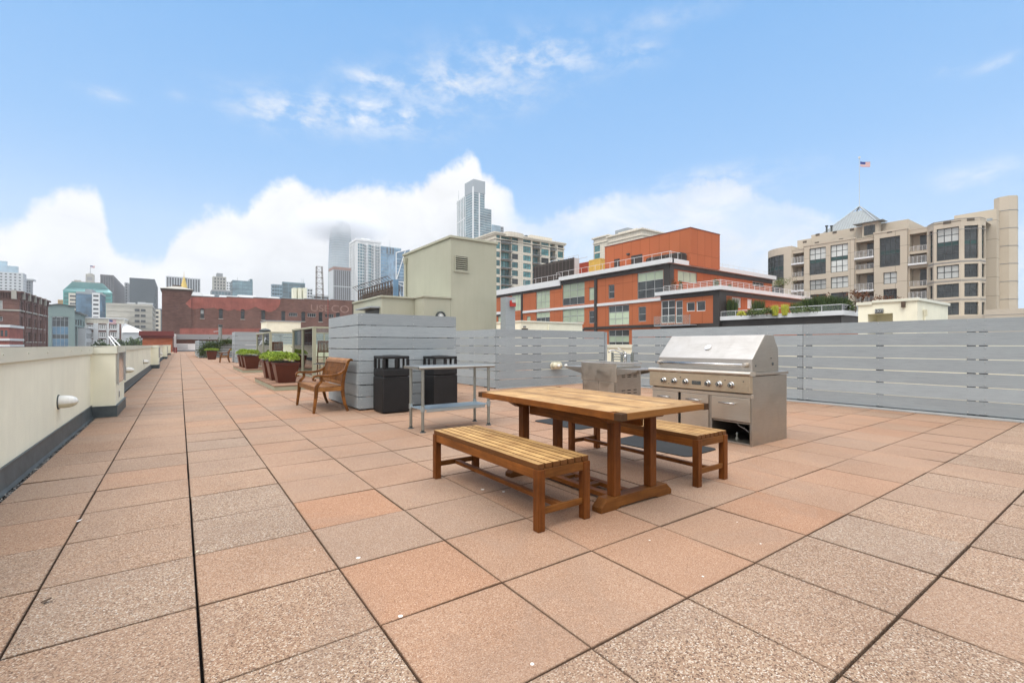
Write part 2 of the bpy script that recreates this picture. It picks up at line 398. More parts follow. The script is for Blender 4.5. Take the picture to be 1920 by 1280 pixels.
def paving_mat(name):
    m = Mt(name, .8, 0, .25); v = m.obj()
    at = m.nd('ShaderNodeAttribute', attribute_name='tile'); sp = m.nd('ShaderNodeSeparateColor'); m.L.new(at.outputs['Color'], sp.inputs[0])
    tint, coarse, hue = sp.outputs[0], sp.outputs[1], sp.outputs[2]
    vo = m.nd('ShaderNodeTexVoronoi'); m.L.new(v, vo.inputs['Vector']); vo.inputs['Scale'].default_value = 190
    vf = m.nd('ShaderNodeTexVoronoi'); m.L.new(v, vf.inputs['Vector']); vf.inputs['Scale'].default_value = 330
    sc1 = m.nd('ShaderNodeSeparateColor'); m.L.new(vo.outputs['Color'], sc1.inputs[0])
    sc2 = m.nd('ShaderNodeSeparateColor'); m.L.new(vf.outputs['Color'], sc2.inputs[0])
    stone = m.ramp(sc1.outputs[0], [(0, (.12, .075, .055)), (.14, (.25, .155, .105)), (.30, (.42, .265, .18)), (.6, (.505, .335, .220)), (.84, (.60, .44, .31)), (1, (.88, .76, .64))])
    sm = m.ramp(sc2.outputs[0], [(0, (.22, .115, .07)), (.14, (.40, .225, .145)), (.5, (.515, .315, .20)), (.86, (.58, .37, .245)), (1, (.80, .62, .49))])
    cc = m.mix(coarse, sm, stone)
    cc = m.mix(1.0, cc, m.ramp(hue, [(0, (1.06, .95, .87)), (.35, (1.01, 1.0, .99)), (1, (.93, 1.01, 1.08))]), 'MULTIPLY')
    cc = m.mix(1.0, cc, m.ramp(tint, [(0, (.54, .545, .55)), (.5, (.65, .65, .65)), (1, (.75, .745, .735))]), 'MULTIPLY')
    g = m.noise(m.obj(), 1.1, 6, .6, .4)
    cc = m.mix(1.0, cc, m.ramp(g, [(.3, (.90, .88, .86)), (.7, (1.08, 1.08, 1.07))]), 'MULTIPLY')
    g2 = m.noise(m.obj(), 7, 6, .7, .3)
    cc = m.mix(m.ramp(g2, [(.60, (0, 0, 0)), (.80, (.30, .30, .30))]), cc, (.25, .17, .12))
    # large water marks
    g3 = m.noise(m.obj((1, 1, 1)), .55, 4, .5, 1.2)
    cc = m.mix(m.ramp(g3, [(.45, (0, 0, 0)), (.50, (.30, .30, .30)), (.54, (.07, .07, .07)), (.8, (.24, .24, .24))]), cc, (.27, .19, .14))
    # dirt gathered along the joints
    sx = m.nd('ShaderNodeSeparateXYZ'); m.L.new(v, sx.inputs[0]); e = None
    for k in (0, 1):
        fr = m.mth('FRACT', m.mth('ADD', m.mth('DIVIDE', sx.outputs[k], .61), 50.0)); q = m.mth('MULTIPLY', m.mth('MINIMUM', fr, m.mth('SUBTRACT', 1.0, fr)), .61)
        e = q if e is None else m.mth('MINIMUM', e, q)
    jn = m.noise(m.obj(), 30, 4, .7); e2 = m.mth('SUBTRACT', e, m.mth('MULTIPLY', jn, .009))
    cc = m.mix(m.ramp(e2, [(0, (.6, .6, .6)), (.001, (.25, .25, .25)), (.005, (.06, .06, .06)), (.02, (0, 0, 0))]), cc, (.060, .034, .020))
    # pale paint spots
    dm = None
    for (px, py, rr_) in ((672, 1045, .011), (751, 1154, .010), (944, 921, .012), (905, 917, .014), (1218, 1012, .006), (1426, 1018, .006), (998, 1244, .008), (1382, 977, .006), (1318, 1080, .006), (590, 1030, .004)):
        b_ = (py-YH)/F; Y_ = CZ/b_; X_ = (px-960)/F*Y_; qx, qy = CX+X_*cs+Y_*sn, CY-X_*sn+Y_*cs
        vd = m.nd('ShaderNodeVectorMath', operation='DISTANCE'); m.L.new(v, vd.inputs[0]); vd.inputs[1].default_value = (qx, qy, 0)
        t_ = m.mth('LESS_THAN', m.mth('ADD', vd.outputs['Value'], m.mth('MULTIPLY', m.mth('SUBTRACT', jn, .5), rr_)), rr_); dm = t_ if dm is None else m.mth('MAXIMUM', dm, t_)
    cc = m.mix(m.mth('MULTIPLY', dm, .85), cc, (.82, .82, .78))
    m.col(cc)
    bm_ = m.mix(coarse, m.mix(.0, vf.outputs['Distance'], (0, 0, 0)), vo.outputs['Distance'])
    n = m.nd('ShaderNodeBump'); m.L.new(bm_, n.inputs['Height']); n.inputs['Distance'].default_value = .004
    m.L.new(m.mth('MULTIPLY_ADD' if False else 'ADD', m.mth('MULTIPLY', coarse, .35), .12), n.inputs['Strength']); m.L.new(n.outputs[0], m.b.inputs['Normal'])
    return m.m

M = {}
M['pave'] = paving_mat('exposed_aggregate_paver')
M['subbase'] = paint('dark_joint', (.008, .005, .004), .9)
M['cream'] = paint('cream_stucco', (.81, .79, .635), .8, var=.08, sc=.9, bsc=55, bst=.45, streak=.10, bd=.005)
M['cream_cap'] = paint('cream_coping', (.66, .66, .55), .45, var=.05, sc=2, bst=.02)
M['flash'] = paint('lead_flashing', (.085, .105, .115), .5, .3, var=.25, sc=6, bst=.1, streak=.3)
M['flash2'] = paint('grey_rail', (.42, .44, .44), .5, .2, var=.1, sc=3)
M['white'] = plain('white_plastic', (.75, .74, .70), .35)
M['lens'] = plain('frosted_lens', (.60, .56, .42), .3)
M['sage'] = paint('sage_stucco', (.395, .395, .31), .85, var=.06, sc=.8, bsc=45, bst=.5, streak=.10, bd=.006)
M['sagemetal'] = paint('sage_metal', (.33, .33, .24), .5, var=.06)
M['plank'] = planks('grey_painted_plank', (.315, .35, .368))
M['post'] = plain('dark_post', (.06, .065, .065), .7)
M['bolt'] = plain('galvanised_bolt', (.5, .52, .52), .4, .8)
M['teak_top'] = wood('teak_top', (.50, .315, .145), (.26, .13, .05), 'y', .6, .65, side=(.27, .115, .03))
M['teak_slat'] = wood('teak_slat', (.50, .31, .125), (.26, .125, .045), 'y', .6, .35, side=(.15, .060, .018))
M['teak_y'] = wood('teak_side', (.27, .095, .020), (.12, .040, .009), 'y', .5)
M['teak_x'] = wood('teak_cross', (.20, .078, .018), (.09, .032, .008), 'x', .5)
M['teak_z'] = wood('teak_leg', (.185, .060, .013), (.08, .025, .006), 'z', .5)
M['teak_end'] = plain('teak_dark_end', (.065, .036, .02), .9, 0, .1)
M['lt_wood'] = wood('honey_wood', (.21, .084, .022), (.095, .034, .009), 'z', .45)
M['lt_wood_y'] = wood('honey_wood_seat', (.30, .14, .045), (.15, .06, .018), 'y', .45)
M['dk_wood'] = wood('dark_teak', (.17, .065, .03), (.09, .03, .014), 'z', .5)
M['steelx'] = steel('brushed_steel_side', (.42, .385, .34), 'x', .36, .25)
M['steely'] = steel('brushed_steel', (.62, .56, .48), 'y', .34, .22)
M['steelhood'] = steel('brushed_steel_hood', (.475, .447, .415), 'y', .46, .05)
M['steelpanel'] = steel('tarnished_steel', (.60, .50, .37), 'y', .36, .75)
M['chrome'] = plain('chrome', (.50, .50, .50), .16, 1.0)
M['galv'] = steel('galvanised_steel', (.34, .355, .33), 'z', .4, .3)
M['galvtop'] = steel('galvanised_shelf', (.42, .48, .50), 'x', .38, .2); M['wtop'] = steel('worn_worktop', (.36, .355, .33), 'x', .35, .5)
M['black'] = paint('black_plastic', (.008, .008, .009), .5, var=.3, sc=8, bsc=200, bst=.15)
M['black2'] = paint('black_void', (.02, .018, .016), .8)
M['mat'] = paint('black_rubber', (.020, .021, .022), .9, var=.2, bsc=120, bst=.3)
M['pot'] = paint('oxblood_planter', (.085, .022, .012), .38, var=.15, sc=4, bst=.02)
M['potrim'] = paint('planter_rim', (.10, .026, .018), .5)
M['soil'] = paint('soil', (.03, .02, .012), .95)
M['sedum'] = foliage('bright_sedum', [(.05, .09, .008), (.15, .24, .015), (.27, .38, .03), (.46, .55, .09)])
M['leafdk'] = foliage('dark_leaf', [(.02, .04, .012), (.04, .07, .02), (.07, .11, .03), (.10, .14, .04)])
M['leafred'] = foliage('russet_leaf', [(.10, .03, .012), (.18, .06, .02), (.12, .08, .03)])
M['leafyel'] = foliage('yellow_leaf', [(.45, .45, .05), (.6, .58, .08), (.3, .36, .06)])
M['leafmid'] = foliage('mid_leaf', [(.05, .08, .02), (.09, .13, .035), (.15, .18, .06)])
M['bark'] = paint('bark', (.09, .06, .04), .9)
M['deckwood'] = wood('weathered_deck', (.30, .18, .12), (.18, .10, .07), 'x', .8)
M['clear'] = clear_glass('clear_screen_glass')
M['red'] = plain('red_plastic', (.45, .03, .02), .4)
M['orange'] = brick('orange_cladding', (.42, .128, .055), (.45, .140, .060), (.16, .045, .015), bw=1.55, rh=3.1, ms=.018, var=.0, offset=0, dirt=.12, bumps=.1)
M['bandw'] = paint('white_fascia', (.66, .67, .67), .5, var=.04, sc=1)
M['bandd'] = paint('charcoal_cladding', (.040, .034, .030), .5, var=.1, sc=1)
M['frame'] = plain('aluminium_frame', (.42, .43, .42), .4, .4)
M['framedk'] = plain('dark_frame', (.05, .06, .06), .5)
M['framew'] = plain('white_frame', (.7, .7, .68), .5)
M['blind'] = glass('mint_blind', (.42, .50, .36), .25, .12)
M['blindw'] = glass('pale_blind', (.55, .57, .55), .25, .12)
M['gdark'] = glass('dark_glass', (.045, .052, .055), .08, .5)
M['gteal'] = glass('teal_glass', (.10, .26, .27), .08, .5, .25)
M['gfar'] = glass('far_tower_glass', (.12, .20, .23), .1, .35, .1)
M['gblue'] = glass('blue_glass', (.10, .20, .30), .1, .4, .1)
M['gpale'] = glass('pale_sky_glass', (.30, .42, .50), .12, .25, .05)
M['ggreen'] = glass('green_spandrel', (.02, .06, .055), .15, .2)
M['beige'] = brick('beige_panel', (.51, .445, .355), (.53, .46, .365), (.22, .18, .135), bw=6.3, rh=2.86, ms=.03, var=.0, offset=0, dirt=.10, bumps=.05)
M['beige2'] = paint('beige_stucco', (.51, .445, .355), .85, var=.05, sc=.3, bst=.1, bsc=10)
M['creamc'] = brick('cream_concrete', (.66, .61, .51), (.69, .64, .54), (.42, .37, .31), bw=1.2, rh=.95, ms=.03, var=.0, offset=0, dirt=.08, bumps=.05)
M['zinc'] = paint('zinc_roof', (.24, .26, .26), .45, .3, var=.06)
M['rail'] = plain('white_rail', (.68, .68, .67), .4, .2)
M['brickr'] = brick('red_brown_brick', (.125, .052, .038), (.20, .090, .066), (.20, .14, .12), var=.28, dirt=.75, bw=.62, rh=.26, ms=.03)
M['bricko'] = brick('old_brick', (.095, .042, .032), (.15, .066, .050), (.15, .11, .09), var=.25, dirt=.85, bw=.62, rh=.26, ms=.03)
M['bricko2'] = brick('orange_brick', (.33, .08, .03), (.42, .13, .06), (.15, .08, .06), var=.2, dirt=.3, bw=.8, rh=.3)
M['pink'] = paint('faded_pink_paint', (.33, .105, .080), .85, var=.22, sc=.6, streak=.6)
M['ghost'] = paint('ghost_lettering', (.30, .185, .15), .9, var=.25, sc=1.5)
M['tealwall'] = paint('teal_grey_wall', (.20, .27, .26), .8, var=.06)
M['conc'] = paint('pale_concrete', (.40, .38, .33), .85, var=.08, sc=.2, streak=.25)
M['concg'] = paint('grey_concrete', (.26, .27, .28), .8, var=.08, sc=.2)
M['brownrib'] = paint('brown_rib', (.085, .075, .075), .6)
M['tealdark'] = paint('dark_slate_cladding', (.035, .052, .062), .5, var=.1, sc=.1)
M['notch'] = plain('dark_notch', (.10, .08, .06), .8); M['gfog'] = glass('fog_glass', (.34, .40, .43), .2, .15, .03); M['turqg'] = glass('green_glass_wall', (.06, .27, .25), .2, .2, .1)
M['turq'] = paint('turquoise_roof', (.30, .56, .55), .4, .0, var=.1, sc=.1)
M['whitew'] = paint('white_wall', (.70, .71, .71), .6, var=.04, sc=.2)
M['palew'] = paint('pale_grey_wall', (.50, .52, .53), .6, var=.05, sc=.2)
M['yellow'] = paint('yellow_paint', (.62, .44, .10), .6)
M['redpaint'] = paint('red_container', (.34, .055, .02), .6)
M['darkmesh'] = brick('dark_mesh', (.035, .032, .030), (.045, .04, .036), (.12, .11, .10), bw=.9, rh=2.5, ms=.05, offset=0, var=0, dirt=.2, bumps=0)
M['rust'] = paint('rusty_steel', (.10, .07, .05), .7, .3, var=.3)
M['greym'] = paint('grey_metal', (.30, .33, .35), .5, .3)
M['redcap'] = paint('oxide_red_cap', (.15, .028, .024), .6)
M['asphalt'] = paint('asphalt', (.05, .05, .05), .9, sc=.1)
M['cityg'] = paint('city_ground', (.14, .14, .135), .9, sc=.02)
M['flagr'] = plain('flag_red', (.45, .03, .04), .7); M['flagw'] = plain('flag_white', (.75, .75, .75), .7); M['flagb'] = plain('flag_blue', (.03, .05, .22), .7)
M['grey'] = plain('mid_grey', (.25, .25, .25), .6)
M['tan'] = paint('tan_fabric', (.45, .28, .10), .8)
# ------------------------------------------------------------------ roof deck (pavers)
T = .61
SPEC = {}
for px, py, co_, ti_, hu_ in ((655, 957, 0, .55, .0), (690, 1010, .22, .58, .9), (780, 1095, .06, .52, .08), (800, 940, .18, .5, .65), (880, 985, .2, .5, .75), (900, 1190, .30, .5, .22), (1100, 1130, .1, .6, .35),
                             (975, 1040, .15, .52, .3), (1270, 1060, .08, .55, .15), (500, 1010, .85, .5, .85), (470, 955, .85, .48, .8), (230, 1100, .85, .55, .75), (500, 1090, .5, .5, .3), (530, 1180, .85, .5, .32),
                             (180, 1210, .85, .5, .3), (620, 1250, .9, .52, .55), (1380, 990, .1, .58, .3), (1450, 1180, .85, .5, .4), (1420, 1100, .85, .45, .4), (1620, 1010, .7, .55, .9), (1800, 1150, .45, .5, .5), (1780, 1230, .95, .42, .5),
                             (1290, 1210, .95, .55, .5), (1600, 1080, .8, .45, .5), (200, 1010, .75, .45, .35), (250, 960, .7, .45, .4), (600, 880, .1, .55, .5), (640, 915, .2, .55, .45)):
    gx, gy = G(px, py); SPEC[(math.floor(gx/T), math.floor(gy/T))] = (co_, ti_, hu_)
def build_paving():
    vs, fs, cols = [], [], []
    rr = random.Random(3)
    xs = [-.535]+[i*T for i in range(0, 34)]
    for j in range(-9, 158):
        for i in range(len(xs)-1):
            u = i-1
            gx0 = .0045 if u == 1 else (.0040 if u == 0 else .0032)
            gx1 = .006 if u == 0 else (.0042 if u == -1 else .0032)
            gy0 = .006 if j == -2 else (.0045 if j in (-1, 0) else .0034); gy1 = .005 if j == -3 else .0034
            dx, dy = rr.gauss(0, .0008), rr.gauss(0, .0008)
            x0, x1, y0, y1 = xs[i]+gx0+dx, xs[i+1]-gx1+dx, j*T+gy0+dy, (j+1)*T-gy1+dy
            z = [rr.gauss(0, .0016) for _ in range(4)]
            b = len(vs); c = .0025
            for (a, q) in ((x0, y0), (x1, y0), (x1, y1), (x0, y1)): vs.append((a, q, -.045))
            for k, (a, q) in enumerate(((x0, y0), (x1, y0), (x1, y1), (x0, y1))): vs.append((a, q, z[k]-c))
            for k, (a, q) in enumerate(((x0+c, y0+c), (x1-c, y0+c), (x1-c, y1-c), (x0+c, y1-c))): vs.append((a, q, z[k]))
            for k in range(4):
                l = (k+1) % 4
                fs.append((b+k, b+l, b+4+l, b+4+k)); fs.append((b+4+k, b+4+l, b+8+l, b+8+k))
            fs.append((b+8, b+9, b+10, b+11))
            smooth = (u >= 2 and j >= -1)
            co = .06 if smooth else .85
            if smooth and rr.random() < .16: co = .45
            if not smooth and rr.random() < .25: co = .45
            if u < 2 and j > 2: co = .55
            tint = min(1, max(0, rr.gauss(.50, .11))); hue = min(1, max(0, rr.gauss(.34 if smooth else .42, .19)))
            if (u, j) in SPEC: co, tint, hue = SPEC[(u, j)]
            if u > 9 and j < 0: hue = max(hue, .5)
            cols += [(tint, co, hue, 1)]*9
    me = bpy.data.meshes.new('paving'); me.from_pydata(vs, [], fs); me.materials.append(M['pave'])
    at = me.attributes.new('tile', 'FLOAT_COLOR', 'FACE')
    at.data.foreach_set('color', np.array(cols, dtype=np.float32).ravel()); me.update()
    o = put('paving', me); o['kind'] = 'structure'
    b = MB(); b.box(-1.05, -8, -16.05, 22, 96, -.05); struct('roof_slab', b, M['subbase'])
build_paving()
def gravel():
    b = MB(); rr = random.Random(12)
    for _ in range(2600):
        x, y, s_ = rr.uniform(-.565, -.532), rr.uniform(-4, 12), rr.uniform(.004, .011); z = rr.uniform(-.02, .0); q = [(x+rr.gauss(0, s_), y+rr.gauss(0, s_), z+rr.uniform(0, s_*1.4)) for _ in range(4)]
        b.add(q, [(0, 1, 2), (0, 2, 3), (0, 3, 1), (1, 3, 2)])
    return tag(part('gravel', b, M['gravel'], None), 'loose grey grit in the gap along the foot of the cream parapet', 'gravel', kind='stuff')
M['gravel'] = foliage('grit', [(.08, .08, .08), (.2, .19, .18), (.35, .33, .30)])
gravel()
b = MB(); b.box(-3000, -2000, -17, 3000, 4000, -16.2)
struct('ground', b, M['cityg'])
b = MB(); b.box(-38, -60, -16.2, -20, 900, -16.12); struct('road', b, M['asphalt'])

# ------------------------------------------------------------------ left parapet
def parapet():
    r = thing('parapet_wall', 'long cream stucco parapet with coping along the left side of the roof deck', 'wall', (-.8, 30, 0))
    b = MB(); b.box(-.96, -5, 0, -.60, 74, 1.03); part('wall', b, M['cream'], r)
    b = MB()
    for y0, y1 in ((-5, 2.2), (2.204, 5.73), (5.734, 8.0), (9.5, 13.0), (13.004, 17.5), (17.504, 22), (22.004, 27), (28.5, 33), (33.004, 38), (38.004, 46), (47.5, 56), (56.004, 65), (66.5, 74)):
        b.prism([(-1.0, 1.125), (-.572, 1.14), (-.572, 1.018), (-.580, 1.018), (-.590, 1.10), (-1.0, 1.10)], 'y', y0, y1)
        for k in range(int((y1-y0)/.75)): b.cyl((-.573, y0+.4+k*.75, 1.085), (-.566, y0+.4+k*.75, 1.085), .009, n=8)
    part('coping', b, M['cream_cap'], r)
    b = MB()
    for y0, y1 in ((-5, 2.9), (2.905, 8.0), (9.5, 14), (14.005, 20), (20.005, 27), (28.5, 46), (47.5, 65), (66.5, 74)):
        b.prism([(-.60, .19), (-.592, .19), (-.575, .03), (-.560, .0), (-.60, .0)], 'y', y0, y1)
        b.box(-.598, y0, .186, -.582, y1, .198)
    part('flashing', b, M['flash'], r)
    for k in range(4):
        y0 = 8.0+k*19
        b = MB(); b.box(-.98, y0, 0, -.30, y0+1.45, 1.03)
        p = part('pilaster', b, M['cream'], r, .006)
        c = MB(); c.prism([(-1.0, 1.128), (-.272, 1.145), (-.272, 1.03), (-.28, 1.03), (-.28, 1.13), (-1.0, 1.11)], 'y', y0-.025, y0+1.475)
        c.box(-.6, y0-.025, 1.022, -.274, y0-.02, 1.13)
        part('coping', c, M['cream_cap'], p)
        c = MB(); c.box(-.60, y0-.022, 0, -.277, y0+1.47, .17); c.box(-.60, y0-.03, .165, -.268, y0+1.475, .18)
        part('flashing', c, M['flash'], p)
        c = MB(); c.box(-.297, y0+.14, .52, -.288, y0+1.36, 1.10, 0)
        for yy in (y0+.14, y0+1.33): c.box(-.288, yy, .50, -.270, yy+.03, 1.12, 1)
        part('metal_panel', c, [M['chrome'], M['frame']], p)
        c = MB(); c.box(-.297, y0+.42, .25, -.29, y0+.52, .40, 0); c.box(-.29, y0+.445, .275, -.285, y0+.495, .375, 1)
        part('outlet', c, [M['white'], M['framedk']], p, .002)
parapet()
def wall_light(x, y, z, label, s=.84, grp='bullet lamps along the cream parapet'):
    r = thing('wall_light', label, 'wall lamp', (x, y, z), grp)
    prof = [(.080, .0), (.088, .01), (.088, .07), (.082, .12), (.066, .165), (.040, .195), (.010, .208)]
    n = 24; b = MB()
    for k in range(len(prof)-1):
        (r0, t0), (r1, t1) = prof[k], prof[k+1]
        for i in range(n):
            a0, a1 = 2*math.pi*i/n, 2*math.pi*(i+1)/n; mid = math.sin((a0+a1)/2)
            m = 0 if mid > -.28 else 1
            q = [(t0, r0, a0), (t1, r1, a0), (t1, r1, a1), (t0, r0, a1)]
            b.add([(x+t*s, y+rr_*math.cos(a)*s, z+rr_*math.sin(a)*s) for t, rr_, a in q], [(0, 1, 2, 3)], m)
    part('housing', b, [M['white'], M['lens']], r, smooth=True)
    b = MB(); b.lathe([(.10*s, 0), (.10*s, .014)], (x-.003, y, z), 'x', 24); part('base_ring', b, M['framedk'], r)
wall_light(-.60, 5.55, .50, 'nearest white bullet lamp on the cream parapet, before the first pilaster')
wall_light(-.60, 13.9, .50, 'white bullet lamp just past the steel panelled first pilaster')
wall_light(-.60, 21.2, .50, 'white bullet lamp just before the second cream pilaster')
wall_light(-.60, 33.5, .50, 'small distant white lamp just beyond the second pilaster')
wall_light(-.60, 40.0, .50, 'small far white lamp before the third pilaster')
wall_light(-.60, 52.5, .50, 'farthest tiny white lamp before the last pilaster')

for (px, py, w_, c_, lb) in ((77, 1131, .035, 'bark', 'small curled brown leaf lying on the pavers in the lower left'), (143, 979, .03, 'flagw', 'scrap of pale litter in a paver joint at the left'), (366, 1037, .018, 'lens', 'tiny pale leaf scrap caught in the widest paver joint')):
    gx, gy = G(px, py); b = MB(); n = 6
    for i in range(n):
        t0, t1 = i/n, (i+1)/n; f_ = lambda t: math.sin(math.pi*t)*.35*w_+.001; h_ = lambda t: .003+.010*t*t
        b.quad((gx+w_*t0, gy-f_(t0), h_(t0)+.004), (gx+w_*t1, gy-f_(t1), h_(t1)+.004), (gx+w_*t1, gy, h_(t1)), (gx+w_*t0, gy, h_(t0))); b.quad((gx+w_*t0, gy, h_(t0)), (gx+w_*t1, gy, h_(t1)), (gx+w_*t1, gy+f_(t1), h_(t1)+.005), (gx+w_*t0, gy+f_(t0), h_(t0)+.005))
    tag(part('fallen_leaf', b, M[c_]), lb, 'leaf', 'leaf scraps on the pavers')

# ------------------------------------------------------------------ plank screens
def plank_face(root, p0, p1, z0, z1, n, gap, us, bolts=None, th=.032, jit=0, posts=True, split=(), rnd=random.Random(5)):
    p0, p1 = Vector((*p0, 0)), Vector((*p1, 0)); L = (p1-p0).length; U = (p1-p0)/L; Nn = Vector((U.y, -U.x, 0))
    h = (z1-z0-gap*(n-1))/n
    cuts = [0]+list(split)+[L]
    for i in range(n):
        za = z0+i*(h+gap)
        for a, c in zip(cuts[:-1], cuts[1:]):
            g = .004
            b = MB(); e = [rnd.uniform(-.0035, .0035) for _ in range(4)]
            q = [p0+U*(a+g)+Nn*0, p0+U*(c-g), p0+U*(c-g)-Nn*th, p0+U*(a+g)-Nn*th]
            b.hexa([(v.x, v.y, za+e[0 if k in (0, 3) else 1]) for k, v in enumerate(q)]+[(v.x, v.y, za+h+e[2 if k in (0, 3) else 3]) for k, v in enumerate(q)], 0)
            for u in (bolts if bolts is not None else us):
                if a < u < c:
                    for zz in (za+.03, za+h-.03):
                        cpt = p0+U*u; b.cyl((cpt.x, cpt.y, zz), (cpt.x+Nn.x*.006, cpt.y+Nn.y*.007, zz), .010, .006, 8, 1)
            part('board', b, [M['plank'], M['bolt']], root)
    if posts:
        for u in us:
            c = p0+U*u-Nn*(th+.002); b = MB()
            q = [c-U*.045, c+U*.045, c+U*.045-Nn*.09, c-U*.045-Nn*.09]
            b.hexa([(v.x, v.y, 0) for v in q]+[(v.x, v.y, z1-.01) for v in q]); part('post', b, M['post'], root)
def base_strip(root, p0, p1, h=.05, off=.015, mat='flash2'):
    p0, p1 = Vector((*p0, 0)), Vector((*p1, 0)); U = (p1-p0).normalized(); Nn = Vector((U.y, -U.x, 0)); b = MB()
    q = [p0+Nn*off, p1+Nn*off, p1-Nn*.05, p0-Nn*.05]
    b.hexa([(v.x, v.y, 0.001) for v in q]+[(v.x, v.y, h) for v in q]); part('base_strip', b, M[mat], root, .004)

r = thing('plank_enclosure', 'tall grey plank enclosure behind the two black bins and the wooden loveseat', 'enclosure', (4.1, 7.4, 0))
plank_face(r, (3.115, 6.367), (5.05, 6.367), .03, 1.715, 8, .012, [.09, .99, 1.85], [.05, 1.02, 1.90])
plank_face(r, (3.112, 8.40), (3.112, 6.40), .03, 1.715, 8, .012, [.09, 1.0, 1.9], [.05, 1.0, 1.95])
plank_face(r, (5.05, 6.40), (5.05, 8.40), .03, 1.715, 8, .012, [.09, 1.0, 1.9], [.05, 1.95])
plank_face(r, (5.05, 8.43), (3.115, 8.43), .03, 1.715, 8, .012, [.09, .99, 1.85], [.05, 1.90])
b = MB(); b.box(3.20, 6.45, 1.60, 4.97, 8.32, 1.62); part('lid', b, M['greym'], r)

r = thing('plank_screen', 'grey plank screen with a bulkhead lamp, between the bins and the sink cart', 'screen', (8.5, 9, 0), 'plank screens of the deck')
plank_face(r, (7.34, 8.37), (11.40, 8.37), .02, 1.575, 7, .013, [.07, 1.35, 1.50, 2.70, 2.85, 3.98], [.05, 1.32, 1.53, 2.67, 2.88, 3.95])
plank_face(r, (7.337, 10.7), (7.337, 8.405), .02, 1.575, 7, .012, [.09, .9, 1.7, 2.2], [.05, 1.2, 2.25])
b = MB(); b.box(11.41, 8.36, 0, 11.50, 8.46, 1.56); part('post', b, M['greym'], r)
base_strip(r, (7.34, 8.37), (11.4, 8.37), .015, .01)

r = thing('plank_screen', 'long grey plank screen with bright gaps behind the barbecue on the right', 'screen', (10.8, 2, 0), 'plank screens of the deck')
plank_face(r, (10.8, 6.78), (10.8, -4.2), .06, 1.575, 7, .013, [.07, .80, .98, 2.2, 2.35, 3.5, 3.65, 4.30, 4.46, 5.63, 6.83, 6.97, 8.4, 9.6, 10.9],
           [.05, .77, 1.01, 2.2, 2.38, 3.5, 3.68, 4.30, 4.46, 5.63, 6.80, 7.0, 8.4, 9.6], split=[4.38])
base_strip(r, (10.8, 6.78), (10.8, -4.2), .035, .045)
b = MB(); b.box(10.83, -4.2, .0, 10.95, 6.78, .045); part('kerb', b, M['flash'], r)
r = thing('parapet_wall', 'cream parapet glimpsed behind the sink and through the gaps of the right screen', 'wall', (13, 4, 0))
b = MB(); b.box(12.9, -8, 0, 13.25, 14.0, 1.05); part('wall', b, M['cream'], r)
b = MB(); b.box(12.86, -8, 1.05, 13.29, 14.0, 1.17); part('coping', b, M['cream_cap'], r, .006)
# bulkhead lamp on screen
xl = 9.39
r = thing('wall_light', 'cream oval twin emergency lamp on the grey plank screen left of the sink cart', 'wall lamp', (xl, 8.36, .565))
b = MB(); b.lathe([(.10, 0), (.10, -.03), (.09, -.045)], (xl-.12, 8.368, .565), 'y', 20); b.lathe([(.10, 0), (.10, -.03), (.09, -.045)], (xl+.12, 8.368, .565), 'y', 20)
b.box(xl-.12, 8.368, .465, xl+.12, 8.335, .665); part('housing', b, M['lens'], r, .004)
b = MB(); b.lathe([(.085, -.035), (.095, -.10), (.075, -.15), (.03, -.17)], (xl-.10, 8.37, .565), 'y', 20)
b.cyl((xl-.1, 8.28, .565), (xl+.12, 8.28, .565), .062, n=20); part('cover', b, M['lens'], r, smooth=True)
for dx in (-.03, .24):
    b = MB(); b.lathe([(.035, 0), (.045, -.06), (.02, -.085)], (xl+dx-.04, 8.20, .565), 'y', 16); part('lamp_head', b, M['white'], r, smooth=True)

